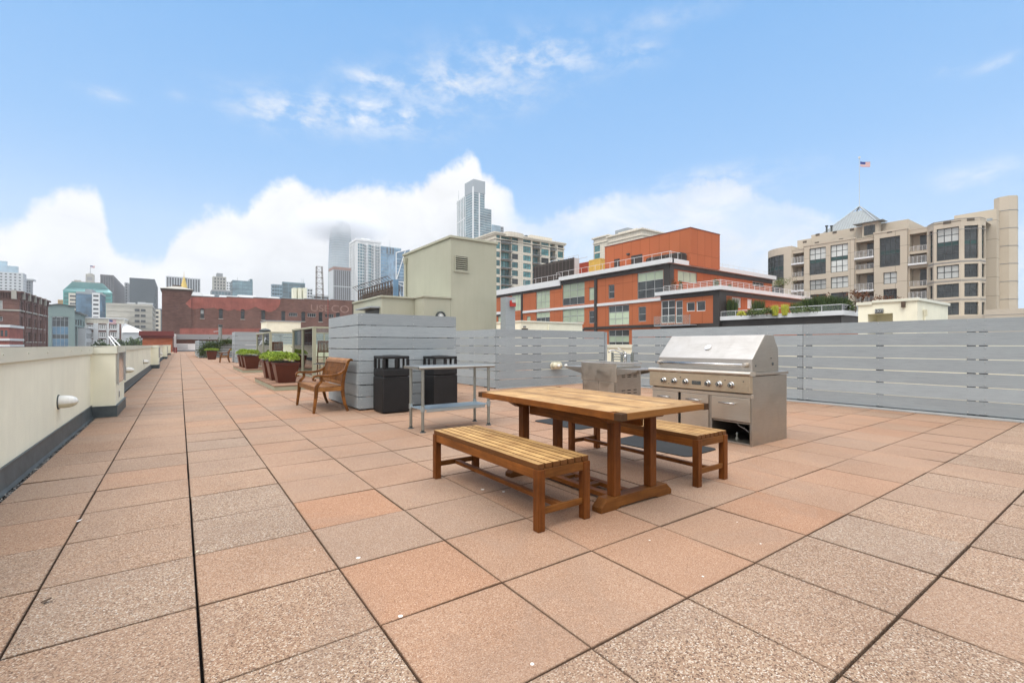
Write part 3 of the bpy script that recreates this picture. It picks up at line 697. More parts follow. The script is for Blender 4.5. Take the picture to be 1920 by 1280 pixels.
# ------------------------------------------------------------------ teak table and benches
def teak_table():
    x0, x1, y0, y1, zt = 2.79, 3.74, .09, 1.80, .73
    r = thing('dining_table', 'weathered teak trestle table between the two slatted benches', 'table', (3.27, .945, 0))
    b = MB(); n = 13; wd = (x1-x0-.004)/n; e = .11
    b2 = MB()
    for i in range(n):
        a = x0+.002+i*wd
        b.box(a+.003, y0+e+.003, zt-.028, a+wd-.003, y1-e-.003, zt)
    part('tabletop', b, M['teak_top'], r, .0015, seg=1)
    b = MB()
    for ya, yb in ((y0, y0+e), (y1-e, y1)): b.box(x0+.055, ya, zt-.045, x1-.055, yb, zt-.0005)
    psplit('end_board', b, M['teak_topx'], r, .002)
    b = MB()
    for xa, xb in ((x0, x0+.022), (x1-.022, x1)): b.box(xa, y0+.06, zt-.048, xb, y1-.06, zt-.001)
    psplit('edge_rail', b, M['teak_y'], r, .002)
    b = MB()
    for xa, xb in ((x0-.001, x0+.055), (x1-.055, x1+.001)):
        for ya, yb in ((y0-.002, y0+.06), (y1-.06, y1+.002)): b.box(xa, ya, zt-.049, xb, yb, zt-.003)
    psplit('corner_block', b, M['teak_end'], r, .002)
    for yc in (.41, 1.48):
        t = 1
        fx0, fx1 = 2.90, 3.68
        b = MB(); b.prism([(fx0, .0), (fx0, .035), (fx0+.06, .088), (fx0+.20, .088), (fx1-.20, .088), (fx1-.06, .088), (fx1, .035), (fx1, 0), (fx1-.16, 0), (fx1-.20, .014), (fx0+.20, .014), (fx0+.16, 0)], 'y', yc-.045, yc+.045)
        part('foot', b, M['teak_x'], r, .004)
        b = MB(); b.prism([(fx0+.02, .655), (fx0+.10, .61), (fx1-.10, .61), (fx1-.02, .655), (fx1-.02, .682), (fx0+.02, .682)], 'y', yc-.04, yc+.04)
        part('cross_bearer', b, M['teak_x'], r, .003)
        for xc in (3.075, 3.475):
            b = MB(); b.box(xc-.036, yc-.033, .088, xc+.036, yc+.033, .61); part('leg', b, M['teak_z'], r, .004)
    for xc in (3.12, 3.43):
        b = MB(); b.box(xc-.015, .449, .54, xc+.015, 1.441, .612); part('long_rail', b, M['teak_y'], r, .003)
    for xc in (3.15, 3.34):
        b = MB(); b.box(xc-.03, .455, .02, xc+.03, 1.435, .055); part('floor_stretcher', b, M['teak_y'], r, .003)
    for yc in (.80, .95, 1.10):
        b = MB(); b.box(3.182, yc-.03, .024, 3.308, yc+.03, .052); part('spacer', b, M['teak_x'], r, .002)
    for yc in (.26, .945, 1.63):
        b = MB(); b.box(x0+.03, yc-.03, zt-.06, x1-.03, yc+.03, zt-.0285); part('batten', b, M['teak_x'], r, .002)
M['teak_topx'] = wood('teak_top_end', (.50, .315, .145), (.28, .14, .05), 'x', .6, .4, side=(.27, .115, .03))
teak_table()
def bench(x0, x1, y0, y1, zt, label):
    r = thing('slatted_bench', label, 'bench', ((x0+x1)/2, (y0+y1)/2, 0), 'teak benches at the table')
    n = 7; wd = (x1-x0)/n; b = MB()
    for i in range(n): b.box(x0+i*wd+.0055, y0+.012, zt-.034, x0+(i+1)*wd-.0055, y1-.012, zt)
    part('seat', b, M['teak_slat'], r, .0025)
    for xa in (x0, x1-.055):
        for ya in (y0, y1-.055):
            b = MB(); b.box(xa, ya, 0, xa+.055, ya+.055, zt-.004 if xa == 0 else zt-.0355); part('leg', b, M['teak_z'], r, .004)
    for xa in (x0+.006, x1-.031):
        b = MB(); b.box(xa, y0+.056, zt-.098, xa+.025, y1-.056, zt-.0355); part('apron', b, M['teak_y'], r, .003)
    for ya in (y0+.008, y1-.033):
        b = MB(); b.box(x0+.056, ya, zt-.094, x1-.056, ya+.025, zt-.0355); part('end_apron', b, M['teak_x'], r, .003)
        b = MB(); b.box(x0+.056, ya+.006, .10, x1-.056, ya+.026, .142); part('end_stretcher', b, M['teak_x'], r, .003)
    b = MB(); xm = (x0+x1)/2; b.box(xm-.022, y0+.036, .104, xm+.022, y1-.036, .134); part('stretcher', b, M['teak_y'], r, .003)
bench(2.345, 2.79, .36, 1.835, .42, 'slatted teak bench on the left side of the table, nearest the viewer')
bench(3.975, 4.415, .325, 1.885, .42, 'slatted teak bench on the barbecue side of the table')

def rmat(cx, cy, lx, ly, rot, label):
    b = MB(); pts = []
    for sx, sy, a0 in ((1, 1, 0), (-1, 1, 90), (-1, -1, 180), (1, -1, 270)):
        for k in range(7):
            a = math.radians(a0+k*15); pts.append((sx*(lx/2-.07)+.07*math.cos(a), sy*(ly/2-.07)+.07*math.sin(a)))
    c, s_ = math.cos(rot), math.sin(rot)
    b.prism([(cx+p*c-q*s_, cy+p*s_+q*c) for p, q in pts], 'z', .002, .011)
    tag(part('floor_mat', b, M['mat'], None, .002), label, 'mat', 'black floor mats')
rmat(5.08, 1.52, .62, 1.05, .06, 'black rubber mat on the pavers in front of the barbecue')
rmat(5.22, 3.25, .55, .95, .04, 'black rubber mat in front of the sink cart, seen under the table')

# ------------------------------------------------------------------ barbecue
def grill():
    x0, y0, y1 = 5.84, .86, 2.235
    r = thing('barbecue_grill', 'large stainless steel gas barbecue on a cabinet with doors and an open bay', 'barbecue', (6.25, 1.55, 0))
    b = MB()   # cabinet shell
    b.box(x0+.02, y0, 0.0, 6.68, y0+.02, .795); b.box(x0+.02, y1-.02, 0.0, 6.68, y1, .795)
    b.box(6.66, y0+.02, .0, 6.68, y1-.02, .79); b.box(x0+.02, y0+.02, .0, 6.66, y1-.02, .022)
    b.box(x0, y0-.003, .0, x0+.03, y0+.022, .555); b.box(x0+.02, 1.345, .022, 6.6, 1.362, .53)
    b.box(x0+.022, y0+.02, .245, 6.6, 1.345, .262)
    part('cabinet', b, M['steelx'], r, .002)
    b = MB(); b.box(6.60, y0+.03, .03, 6.62, 1.34, .24); part('back_liner', b, M['black2'], r)
    b = MB(); b.box(x0-.012, y0-.004, .548, x0+.04, y1+.004, .592); part('trim_rail', b, M['steely'], r, .004)
    b = MB(); b.box(x0+.05, y0+.02, .592, 6.6, y1-.02, .604); part('shadow_gap', b, M['black2'], r)
    for a, c, z0, nm in ((1.812, 2.215, .06, 'door'), (1.385, 1.775, .06, 'door'), (.875, 1.345, .272, 'drawer')):
        b = MB(); b.box(x0-.012, a, z0, x0+.018, c, .545); d = part(nm, b, M['steely'], r, .004)
        ym = (a+c)/2 + (.02 if nm == 'drawer' else .0); hl = .095 if nm != 'drawer' else .10
        h = MB(); h.cyl((x0-.05, ym-hl, .475), (x0-.05, ym+hl, .475), .008, n=10)
        for s_ in (-1, 1): h.cyl((x0-.012, ym+s_*(hl-.02), .475), (x0-.05, ym+s_*(hl-.02), .475), .006, n=8)
        part('handle', h, M['chrome'], d, smooth=True)
    b = MB(); b.box(x0+.0, 1.346, .03, x0+.02, 1.383, .547); part('divider', b, M['steelx'], r, .002)
    b = MB(); b.box(x0+.02, 1.776, .06, x0+.05, 1.811, .54); part('door_gap', b, M['black2'], r)
    b = MB(); b.box(x0-.045, y0-.004, .606, x0+.019, y1+.004, .800); part('control_panel', b, M['steelpanel'], r, .004)
    b = MB(); prof = [(x0-.045+.0, .802)]+[(x0-.035-.03*math.sin(math.pi*k/8), .802+.05*(1-math.cos(math.pi*k/8))/2) for k in range(9)]+[(x0+.06, .852), (x0+.06, .802)]
    b.prism(prof, 'y', y0-.015, y1+.015); part('drip_rail', b, M['steely'], r, smooth=False)
    b = MB(); b.box(x0+.06, y0-.012, .805, 6.70, y1+.012, .836); part('firebox_rim', b, M['steelx'], r, .003)
    xk = x0-.045
    for yk in (2.010, 1.847, 1.678, 1.372, 1.226, 1.075):
        b = MB(); b.lathe([(.040, 0), (.040, -.006), (.034, -.012)], (xk, yk, .690), 'x', 24, 0)
        b.lathe([(.028, -.012), (.027, -.040), (.022, -.044)], (xk, yk, .690), 'x', 20, 0); b.box(xk-.060, yk-.006, .664, xk-.040, yk+.006, .716, 0)
        b.lathe([(.018, -.0445), (.018, -.046)], (xk, yk, .690), 'x', 16, 1)
        part('knob', b, [M['chrome'], M['framedk']], r, .0015)
    b = MB()
    for yk, z in ((1.755, .745), (1.15, .742), (.93, .74), (1.93, .655)): b.lathe([(.007, 0), (.006, -.006)], (xk, yk, z), 'x', 10)
    psplit('ignition_button', b, M['framedk'], r)
    b = MB(); b.box(xk-.006, 1.465, .665, xk, 1.590, .712); pl = part('nameplate', b, M['framedk'], r, .003)
    text('VIKING', .026, (xk-.0075, 1.5275, .6885), (math.pi/2, 0, -math.pi/2), M['chrome'], pl, 'lettering', ext=.0008, sx=1.15)
    # hood
    ya, yb = .90, 2.185
    prof = [(5.925, .838), (5.925, .993), (6.215, 1.280), (6.43, 1.282), (6.47, 1.20), (6.54, 1.115), (6.55, .838)]
    b = MB(); b.prism(prof, 'y', ya, yb); part('hood', b, [M['steelhood']], r, .006)
    b = MB()
    for y_ in (ya-.004, yb):
        b.prism([(p+.0, q) for p, q in [(5.93, .84), (5.93, .99), (6.217, 1.276), (6.428, 1.278), (6.466, 1.2), (6.536, 1.113), (6.545, .84)]], 'y', y_, y_+.004)
    psplit('hood_side', b, M['steelx'], r)
    b = MB(); b.cyl((5.865, ya+.04, .925), (5.865, yb+.0, .925), .014, n=14); hh = part('hood_handle', b, M['chrome'], r, smooth=True)
    b = MB()
    for y_ in (ya+.06, yb-.04): b.cyl((5.925, y_, .925), (5.852, y_, .925), .030, .022, 16)
    part('handle_mount', b, M['steely'], hh, .003)
    b = MB(); c = Vector((6.055, 1.53, 1.125)); nrm = Vector((-.287, 0, .29)).normalized()
    b.cyl(c-nrm*.003, c+nrm*.010, .044, n=28); d = part('thermometer', b, M['chrome'], r, .003)
    b = MB(); b.cyl(c+nrm*.0101, c+nrm*.0112, .030, n=24); part('dial', b, M['palew'], d)
    b = MB(); b.box(5.99, .893, .905, 6.01, .896, .925); b.cyl((6.40, .897, .93), (6.40, .89, .93), .02, n=10); b.cyl((6.36, .897, 1.0), (6.36, .89, 1.0), .008, n=8)
    part('hinge_bolt', b, M['framedk'], r)
    b = MB(); b.cyl((6.02, 1.13, .022), (6.02, 1.13, .05), .022, n=12); b.cyl((6.02, 1.13, .05), (6.02, 1.13, .085), .010, n=10); b.cyl((6.02, 1.13, .085), (6.02, 1.13, .11), .016, .008, n=10)
    part('gas_fitting', b, M['galv'], r)
    b = MB(); b.tube([(5.95, 1.10, .243), (5.96, 1.07, .20), (5.97, 1.01, .175), (5.97, .96, .14)], .004, 6); part('hose', b, M['palew'], r)
def text(s, size, loc, rot, m, parent, name, ext=.002, sx=1., cat=None):
    c = bpy.data.curves.new(name, 'FONT'); c.body = s; c.size = size; c.align_x = 'CENTER'; c.align_y = 'CENTER'; c.extrude = ext
    o = bpy.data.objects.new(name, c); col.objects.link(o); o.data.materials.append(m)
    o.matrix_basis = Matrix.Translation(loc) @ Matrix.Rotation(rot[2], 4, 'Z') @ Matrix.Rotation(rot[0], 4, 'X') @ Matrix.Diagonal((sx, 1, 1, 1))
    dg = bpy.context.evaluated_depsgraph_get(); me = bpy.data.meshes.new_from_object(o.evaluated_get(dg)); mw = o.matrix_basis.copy()
    bpy.data.objects.remove(o); me.name = name
    if not me.materials: me.materials.append(m)
    return put(name, me, parent, mw)
grill()

# ------------------------------------------------------------------ sink cart
def sink():
    x0, x1, y0, y1, zt = 6.33, 6.95, 3.32, 4.12, .86
    r = thing('sink_cart', 'stainless steel outdoor sink cart with folding side shelves and tall tap', 'sink', ((x0+x1)/2, (y0+y1)/2, 0))
    b = MB(); b.box(x0+.01, y0+.01, .05, x1, y1-.01, .40); b.box(x0+.01, y0+.01, .40, x1, y1-.01, .80); part('cabinet', b, M['steelx'], r, .003)
    b = MB(); b.box(x0-.008, y0-.004, .55, x0+.012, y1+.004, .85); part('apron_panel', b, M['steely'], r, .003)
    for a, c in ((y0+.045, (y0+y1)/2-.003), ((y0+y1)/2+.003, y1-.04)):
        b = MB(); b.box(x0-.002, a, .07, x0+.012, c, .54); part('door', b, M['steely'], r, .003)
    b = MB()
    for gy in (y0+.0,):
        for xc in (x0+.18, x0+.32, x0+.47):
            for zz in [.62, .65]+[.20+.05*k for k in range(5)]: b.box(xc-.04, gy+.006, zz, xc+.04, gy+.0095, zz+.012)
    part('vent_slot', b, M['black2'], r)
    b = MB()
    b.box(x0-.01, y0-.01, zt-.02, x0+.05, y1+.01, zt); b.box(x1-.12, y0-.01, zt-.02, x1+.01, y1+.01, zt)
    b.box(x0+.05, y0-.01, zt-.02, x1-.12, y0+.06, zt); b.box(x0+.05, y1-.06, zt-.02, x1-.12, y1+.01, zt)
    b.box(x0+.05, y0+.06, zt-.17, x1-.12, y1-.06, zt-.16); b.box(x0+.045, y0+.055, zt-.16, x0+.05, y1-.055, zt-.02); b.box(x1-.12, y0+.055, zt-.16, x1-.115, y1-.055, zt-.02)
    part('basin', b, M['steelhood'], r, .003)
    for ya, yb in ((y0-.012, y0-.42), (y1+.012, y1+.42)):
        b = MB(); b.box(x0-.005, ya, .752, x1-.02, yb, .772)
        for xx in (x0-.005, x1-.03): b.prism([(ya, .752), (yb, .752), (yb, .74), (ya, .66)], 'x', xx, xx+.008)
        part('side_shelf', b, M['steelx'], r, .002)
    xf, yf = x1-.06, y0+.30
    b = MB(); b.cyl((xf, yf, zt), (xf, yf, zt+.14), .022, n=14); b.cyl((xf, yf, zt+.14), (xf, yf, zt+.17), .026, .018, 14)
    b.tube([(xf, yf, zt+.10), (xf-.08, yf+.03, zt+.16), (xf-.18, yf+.07, zt+.205), (xf-.26, yf+.10, zt+.20), (xf-.30, yf+.115, zt+.17)], .013, 10)
    b.tube([(xf, yf, zt+.165), (xf-.06, yf+.03, zt+.21), (xf-.12, yf+.07, zt+.24)], .008, 8)
    part('tap', b, M['chrome'], r, smooth=True)
    b = MB()
    for k in range(3): b.cyl((xf+.05, yf-.12, zt+.04+.045*k), (xf+.05, yf+.34, zt+.04+.045*k), .012, n=8)
    for yy in (yf-.12, yf+.12, yf+.34): b.box(xf+.035, yy-.02, zt, xf+.065, yy+.02, zt+.17)
    part('rear_rail', b, M['galv'], r, .002)
    b = MB(); b.box(xf-.0, yf-.10, zt, xf+.03, yf-.03, zt+.14); part('soap_box', b, M['greym'], r, .004)
    for xx in (x0+.05, x1-.05):
        for yy in (y0+.06, y1-.06):
            b = MB(); b.cyl((xx, yy-.015, .025), (xx, yy+.015, .025), .025, n=14); part('castor', b, M['framedk'], r)
sink()

# ------------------------------------------------------------------ steel work table
def worktable():
    x0, x1, y0, y1, zt = 3.09, 4.27, 3.77, 4.28, .873
    r = thing('work_table', 'narrow stainless steel work table with undershelf in front of the black bins', 'table', ((x0+x1)/2, (y0+y1)/2, 0))
    b = MB(); b.box(x0, y0+.02, zt-.035, x1, y1, zt-.001); b.cyl((x0, y0+.02, zt-.02), (x1, y0+.02, zt-.02), .0195, n=14); b.cyl((x0, y1, zt-.02), (x1, y1, zt-.02), .0195, n=14)
    part('tabletop', b, M['wtop'], r, .002)
    for xx in (x0+.075, x1-.075):
        for yy in (y0+.06, y1-.06):
            b = MB(); b.cyl((xx, yy, .03), (xx, yy, zt-.035), .0205, n=16); l = part('leg', b, M['galv'], r, smooth=False)
            b = MB(); b.cyl((xx, yy, 0.001), (xx, yy, .010), .042, .038, 16); b.cyl((xx, yy, .010), (xx, yy, .035), .020, .024, 12); part('bullet_foot', b, M['framedk'], l)
            b = MB(); b.cyl((xx, yy, .275), (xx, yy, .345), .028, n=16); part('clamp', b, M['galvtop'], l)
    b = MB(); b.box(x0+.055, y0+.06, .30, x1-.055, y1-.06, .306)
    for ya in (y0+.06, y1-.064): b.box(x0+.13, ya, .262, x1-.13, ya+.004, .306)
    part('undershelf', b, M['galvtop'], r, .002)
worktable()

# ------------------------------------------------------------------ litter bins
def bin_(cx, cy, w, h, label):
    r = thing('litter_bin', label, 'bin', (cx, cy, 0), 'black square litter bins'); hw = w/2
    b = MB(); b.box(cx-hw, cy-hw, .012, cx+hw, cy+hw, h*.635); body = part('body', b, M['black'], r, .022, seg=3)
    b = MB()
    for a0, a1, f in ((cx-hw+.05, cx+hw-.05, 0),):
        b.box(a0, cy-hw-.003, .06, a1, cy-hw+.01, .072); b.box(cx-hw-.003, cy-hw+.05, .06, cx-hw+.01, cy+hw-.05, .072)
        b.box(a0, cy-hw-.004, h*.615, a1, cy-hw+.01, h*.628)
    part('rib', b, M['black'], body)
    b = MB(); s_ = hw-.005; zt = h*.635
    b.box(cx-s_, cy-s_, zt+.004, cx+s_, cy+s_, h*.77)
    top = h
    for sx in (-1, 1):
        for sy in (-1, 1): b.box(cx+sx*s_, cy+sy*s_, h*.77, cx+sx*(s_-.05), cy+sy*(s_-.05), h*.945)
    for (ax, ay) in ((0, -1), (0, 1), (-1, 0), (1, 0)):
        if ax == 0: b.box(cx-.03, cy+ay*s_, h*.77, cx+.03, cy+ay*(s_-.03), h*.945)
        else: b.box(cx+ax*s_, cy-.03, h*.77, cx+ax*(s_-.03), cy+.03, h*.945)
    b.box(cx-s_, cy-s_, h*.945, cx+s_, cy+s_, h-.005)
    hood = part('hood', b, M['black'], r, .014, seg=2)
    b = MB(); b.lathe([(s_*.75, 0), (s_*.6, .012), (.02, .018)], (cx, cy, h-.007), 'z', 28); part('lid', b, M['black'], hood)
    b = MB(); b.box(cx-s_+.06, cy-s_+.06, h*.70, cx+s_-.06, cy+s_-.06, h*.775); part('throat', b, M['black2'], hood)
bin_(3.555, 5.97, .485, .975, 'black litter bin on the left, beside the corner of the plank enclosure')
bin_(4.53, 6.05, .49, .955, 'black litter bin on the right, behind the steel work table')

# ------------------------------------------------------------------ wooden armchairs with scroll arms
def scroll_seat(loc, wd, label, cat, name='garden_loveseat', grp='scroll armed wooden garden seats'):
    X, Y, _ = loc; r = thing(name, label, cat, loc, grp); h = wd/2
    def off(p): return [(X+a*.86, c) for a, c in p]
    for s_ in (-1, 1):
        ya, yb = (Y+s_*h, Y+s_*(h-.05))
        b = MB(); b.ribbon(off([(-.035, 0), (-.02, .12), (.0, .25), (.01, .35), (.01, .44)]), [.038, .045, .052, .058, .058], ya, yb); part('leg', b, M['lt_wood'], r, .005)
        b = MB(); b.ribbon(off([(.62, 0), (.565, .12), (.53, .25), (.515, .38), (.52, .50), (.55, .66), (.60, .80), (.635, .875), (.68, .90), (.705, .885)]), [.038, .045, .052, .058, .058, .052, .045, .04, .035, .03], ya, yb)
        part('rear_post', b, M['lt_wood'], r, .005)
        b = MB(); b.ribbon(off([(.565, .72), (.50, .675), (.42, .645), (.30, .628), (.15, .628), (.03, .635), (-.03, .625), (-.055, .595), (-.045, .562), (-.012, .556), (.0, .578)]),
                 [.045, .042, .04, .036, .036, .036, .034, .03, .028, .024, .02], Y+s_*(h+.012), Y+s_*(h-.055))
        a = part('armrest', b, M['lt_wood'], r, .005)
        b = MB(); b.ribbon(off([(.01, .44), (.05, .49), (.095, .53), (.11, .575), (.095, .612)]), [.055, .05, .045, .042, .045], ya, yb); part('arm_support', b, M['lt_wood'], a, .004)
    b = MB(); b.box(X+.0, Y-h+.05, .355, X+.03, Y+h-.05, .43); b.box(X+.425, Y-h+.05, .36, X+.455, Y+h-.05, .43)
    b.box(X+.03, Y-h+.012, .36, X+.425, Y-h+.04, .43); b.box(X+.03, Y+h-.04, .36, X+.425, Y+h-.012, .43); part('seat_frame', b, M['lt_wood_y'], r, .004)
    b = MB(); n = 8
    for i in range(n):
        xa = X-.012+i*.056; dz = -.010*math.sin(math.pi*(i+.5)/n); b.box(xa, Y-h+.052, .432+dz, xa+.047, Y+h-.052, .448+dz)
    part('seat', b, M['lt_wood_y'], r, .003)
    path = [(.505, .47), (.51, .55), (.535, .66), (.575, .77), (.605, .85)]
    b = MB(); n = max(6, int(wd/.062)); st = (wd-.14)/n
    for i in range(n):
        ya = Y-h+.07+i*st; b.ribbon(off(path), .012, ya, ya+st*.52)
    part('back_slats', b, M['lt_wood'], r, .002)
    b = MB(); b.ribbon(off([(.595, .83), (.62, .875), (.66, .905), (.70, .90), (.715, .875)]), [.03, .032, .03, .028, .02], Y-h+.0, Y+h-.0); part('top_rail', b, M['lt_wood_y'], r, .006)
    b = MB(); b.box(X+.430, Y-h+.05, .46, X+.452, Y+h-.05, .52); part('lower_rail', b, M['lt_wood_y'], r, .003)
    return r
scroll_seat((2.42, 7.16, 0), 1.42, 'honey coloured wooden loveseat with scroll arms in front of the plank enclosure', 'garden seat')
scroll_seat((2.72, 34.1, 0), .75, 'small distant wooden armchair standing between two planters', 'armchair', 'garden_armchair')
# ------------------------------------------------------------------ leaves
def leaf_mesh(n, place, size, seed=1, up=.4):
    rr = random.Random(seed); b = MB()
    for _ in range(n):
        c, nn = place(rr); c = Vector(c); s_ = size*rr.uniform(.6, 1.3)
        d = Vector((rr.gauss(0, 1), rr.gauss(0, 1), rr.gauss(up, .8))).normalized()
        if nn is not None: d = (d+Vector(nn)*.8).normalized()
        a = d.orthogonal().normalized(); a.rotate(Matrix.Rotation(rr.uniform(0, 6.28), 3, d)); q = d.cross(a)
        b.add([c-a*s_*.30, c+q*s_*.5+d*s_*.15, c+a*s_*.30+d*s_*.1, c-q*s_*.5], [(0, 1, 2, 3)])
    return b
# ------------------------------------------------------------------ planters
def sedum(cx, cy, z0, rx, ry, h, n, size, seed):
    lumps = [(random.Random(seed*9+k).uniform(-.8, .8), random.Random(seed*7+k).uniform(-.8, .8), random.Random(seed*5+k).uniform(.8, 1.0)) for k in range(26)]
    def place(rr):
        lx, ly, lh = rr.choice(lumps); r_ = .38
        a, e = rr.uniform(0, 6.28), rr.uniform(-.15, 1.57)
        k = rr.uniform(.75, 1.0)
        x = lx+r_*math.cos(a)*math.cos(e)*k; y = ly+r_*math.sin(a)*math.cos(e)*k
        q = math.hypot(x, y)
        if q > 1.05: x, y = x/q*1.05, y/q*1.05
        z = h*(lh*(1-.45*min(1, q)**3)*.62+.38*math.sin(e)*k)
        return (cx+x*rx, cy+y*ry, z0+max(-.07, z-.03)), (math.cos(a)*math.cos(e), math.sin(a)*math.cos(e), math.sin(e))
    return leaf_mesh(n, place, size, seed)
def planter(cx, cy, z0, label, ts=.62, bs=.43, h=.54, n=2600, seed=1, pw=.385, ph=.34, grp='square planters of bright green sedum'):
    r = thing('planter', label, 'planter', (cx, cy, z0), grp)
    t, q = ts/2, bs/2; b = MB()
    def ring(s_, z): return [(cx-s_, cy-s_, z), (cx+s_, cy-s_, z), (cx+s_, cy+s_, z), (cx-s_, cy+s_, z)]
    b.hexa(ring(q, z0+.001)+ring(t-.012, z0+h-.05)); p = part('pot', b, M['pot'], r, .012, seg=2)
    b = MB(); b.hexa(ring(t-.004, z0+h-.05)+ring(t+.008, z0+h)); part('rim', b, M['potrim'], p, .006)
    b = MB(); b.box(cx-t+.03, cy-t+.03, z0+h, cx+t-.03, cy+t-.03, z0+h+.02); part('soil', b, M['soil'], r)
    part('plant', sedum(cx, cy, z0+h+.0, pw, pw, ph, int(n*2.2), .031, seed), M['sedum'], r)
def plinth(x0, x1, y0, y1, h, label):
    r = thing('planter_platform', label, 'platform', ((x0+x1)/2, (y0+y1)/2, 0), 'low wooden platforms')
    b = MB(); b.box(x0, y0, .001, x1, y1, h-.022); part('skirt', b, M['sagemetal'], r, .004)
    b = MB(); n = int((y1-y0)/.14)
    for i in range(n): b.box(x0-.012, y0-.012+i*(y1-y0+.024)/n, h-.021, x1+.012, y0-.016+(i+1)*(y1-y0+.024)/n, h)
    part('deck_boards', b, M['deckwood'], r, .002)
plinth(2.49, 3.95, 11.15, 14.9, .13, 'near low platform of weathered boards carrying a row of planters')
plinth(2.68, 4.1, 20.3, 24.6, .13, 'farther low platform of weathered boards carrying planters')
for k, (yy, lb) in enumerate(((12.25, 'planter of bright sedum nearest the viewer on the near platform'), (13.35, 'second planter of bright sedum on the near platform, just behind the nearest'), (14.4, 'third planter of bright sedum at the back of the near platform'))):
    planter(2.93, yy, .13, lb, seed=3+k, n=3400 if k == 0 else 2200)
for k, (yy, lb) in enumerate(((21.1, 'front planter of sedum on the farther platform'), (22.4, 'middle planter of sedum on the farther platform'), (23.6, 'back planter of sedum on the farther platform'))):
    planter(3.08, yy, .13, lb, seed=8+k, n=1500)
planter(2.62, 42.0, 0, 'distant planter of sedum standing alone on the pavers before the grey plank box', n=1000, seed=15, ts=.72, bs=.52, h=.66, pw=.52, ph=.30)
planter(4.2, 40.0, 0, 'distant planter of sedum half hidden behind the small armchair', n=900, seed=17, ts=.72, bs=.52, h=.66, pw=.52, ph=.30)

# ------------------------------------------------------------------ glass wind screens
def wind_screen(x0, y0, y1, x1, h, ny, nx, label, z0=.13):
    r = thing('wind_screen', label, 'glass screen', (x0, y0, 0), 'sage framed glass wind screens')
    def fr(name, a): b = MB(); b.box(*a); return part(name, b, M['sagemetal'], r, .003)
    w_ = .075
    ys = [y0+(y1-y0)*i/ny for i in range(ny+1)]; xs = [x0+(x1-x0)*i/nx for i in range(nx+1)]
    for i, y in enumerate(ys): fr('post', (x0-.04, y-w_/2, 0, x0+.04, y+w_/2, h-.06) if i else (x0-.05, y-.05, 0, x0+.05, y+.05, h-.06))
    for x in xs[1:]: fr('post', (x-w_/2, y0-.04, 0, x+w_/2, y0+.04, h-.06))
    fr('top_rail', (x0-.055, y0-.055, h-.06, x0+.045, y1+.04, h)); fr('top_rail', (x0+.046, y0-.055, h-.06, x1+.04, y0+.045, h-.002))
    fr('bottom_rail', (x0-.03, y0+.05, .10, x0+.03, y1-.04, .16)); fr('bottom_rail', (x0+.05, y0-.03, .10, x1-.04, y0+.03, .16))
    for a, c in zip(ys[:-1], ys[1:]):
        b = MB(); b.box(x0-.004, a+.04, .16, x0+.004, c-.04, h-.06); part('pane', b, M['clear'], r)
    for a, c in zip(xs[:-1], xs[1:]):
        b = MB(); b.box(a+.04, y0-.004, .16, c-.04, y0+.004, h-.06); part('pane', b, M['clear'], r)
wind_screen(4.02, 13.8, 17.1, 6.3, 1.74, 2, 2, 'nearer sage framed glass wind screen behind the near row of planters')
wind_screen(3.72, 20.4, 24.6, 7.0, 1.72, 2, 3, 'farther sage framed glass wind screen behind the second platform')
def tall_chair(x, y, ang, label, s=1.):
    r = thing('bar_chair', label, 'chair', (0, 0, 0), 'dark teak folding bar chairs')
    for yy in (-.22, .19):
        b = MB(); b.ribbon([(.19, 0), (.20, .6), (.22, .9), (.27, 1.3)], .03, yy, yy+.03); part('rear_post', b, M['dk_wood'], r)
        b = MB(); b.ribbon([(-.20, 0), (-.18, .72)], .03, yy+.002, yy+.028); part('leg', b, M['dk_wood'], r)
    b = MB()
    for i in range(6): b.box(-.20+i*.066, -.22, .72, -.145+i*.066, .22, .74)
    part('seat', b, M['dk_wood'], r)
    b = MB(); b.ribbon([(.262, 1.24), (.27, 1.30)], .03, -.22, .22)
    b.ribbon([(.224, .90), (.228, .95)], .03, -.19, .19)
    for i in range(8): b.ribbon([(.225, .94), (.262, 1.25)], .012, -.190+i*.049, -.153+i*.049)
    part('backrest', b, M['dk_wood'], r)
    b = MB()
    for z in (.25, .5): b.box(-.19, -.2, z, -.165, .2, z+.035); b.box(.19, -.2, z, .205, .2, z+.035)
    part('stretcher', b, M['dk_wood'], r)
    r.location = (x, y, 0); r.rotation_euler = (0, 0, ang); r.scale = (s, s, s)
tall_chair(4.62, 15.35, -math.pi/2+.05, 'dark teak bar chair seen through the nearer glass screen')
tall_chair(4.25, 22.3, -math.pi/2, 'dark teak bar chair seen through the farther glass screen')
tall_chair(3.95, 23.4, -math.pi/2+.2, 'dark teak bar chair left of its neighbour behind the farther glass screen')
def high_table(x, y, label):
    r = thing('bar_table', label, 'table', (x, y, 0), 'round bar tables')
    b = MB(); b.cyl((x, y, 1.03), (x, y, 1.06), .48, n=28); part('tabletop', b, M['dk_wood'], r)
    b = MB(); b.cyl((x, y, .02), (x, y, 1.03), .035, n=12); part('column', b, M['framedk'], r)
    b = MB(); b.cyl((x, y, .001), (x, y, .02), .28, n=24); part('base', b, M['framedk'], r)
high_table(5.3, 22.0, 'dark round bar table behind the farther glass screen')
high_table(5.7, 16.4, 'dark round bar table behind the nearer glass screen')
r = thing('parapet_wall', 'pale cream wall seen low through the glass wind screens', 'wall', (12, 36, 0))
b = MB(); b.box(7.0, 40.0, 0, 17, 40.3, 1.12); part('wall', b, M['cream'], r); b = MB(); b.box(6.95, 39.95, 1.12, 17.05, 40.35, 1.22); part('coping', b, M['cream_cap'], r)
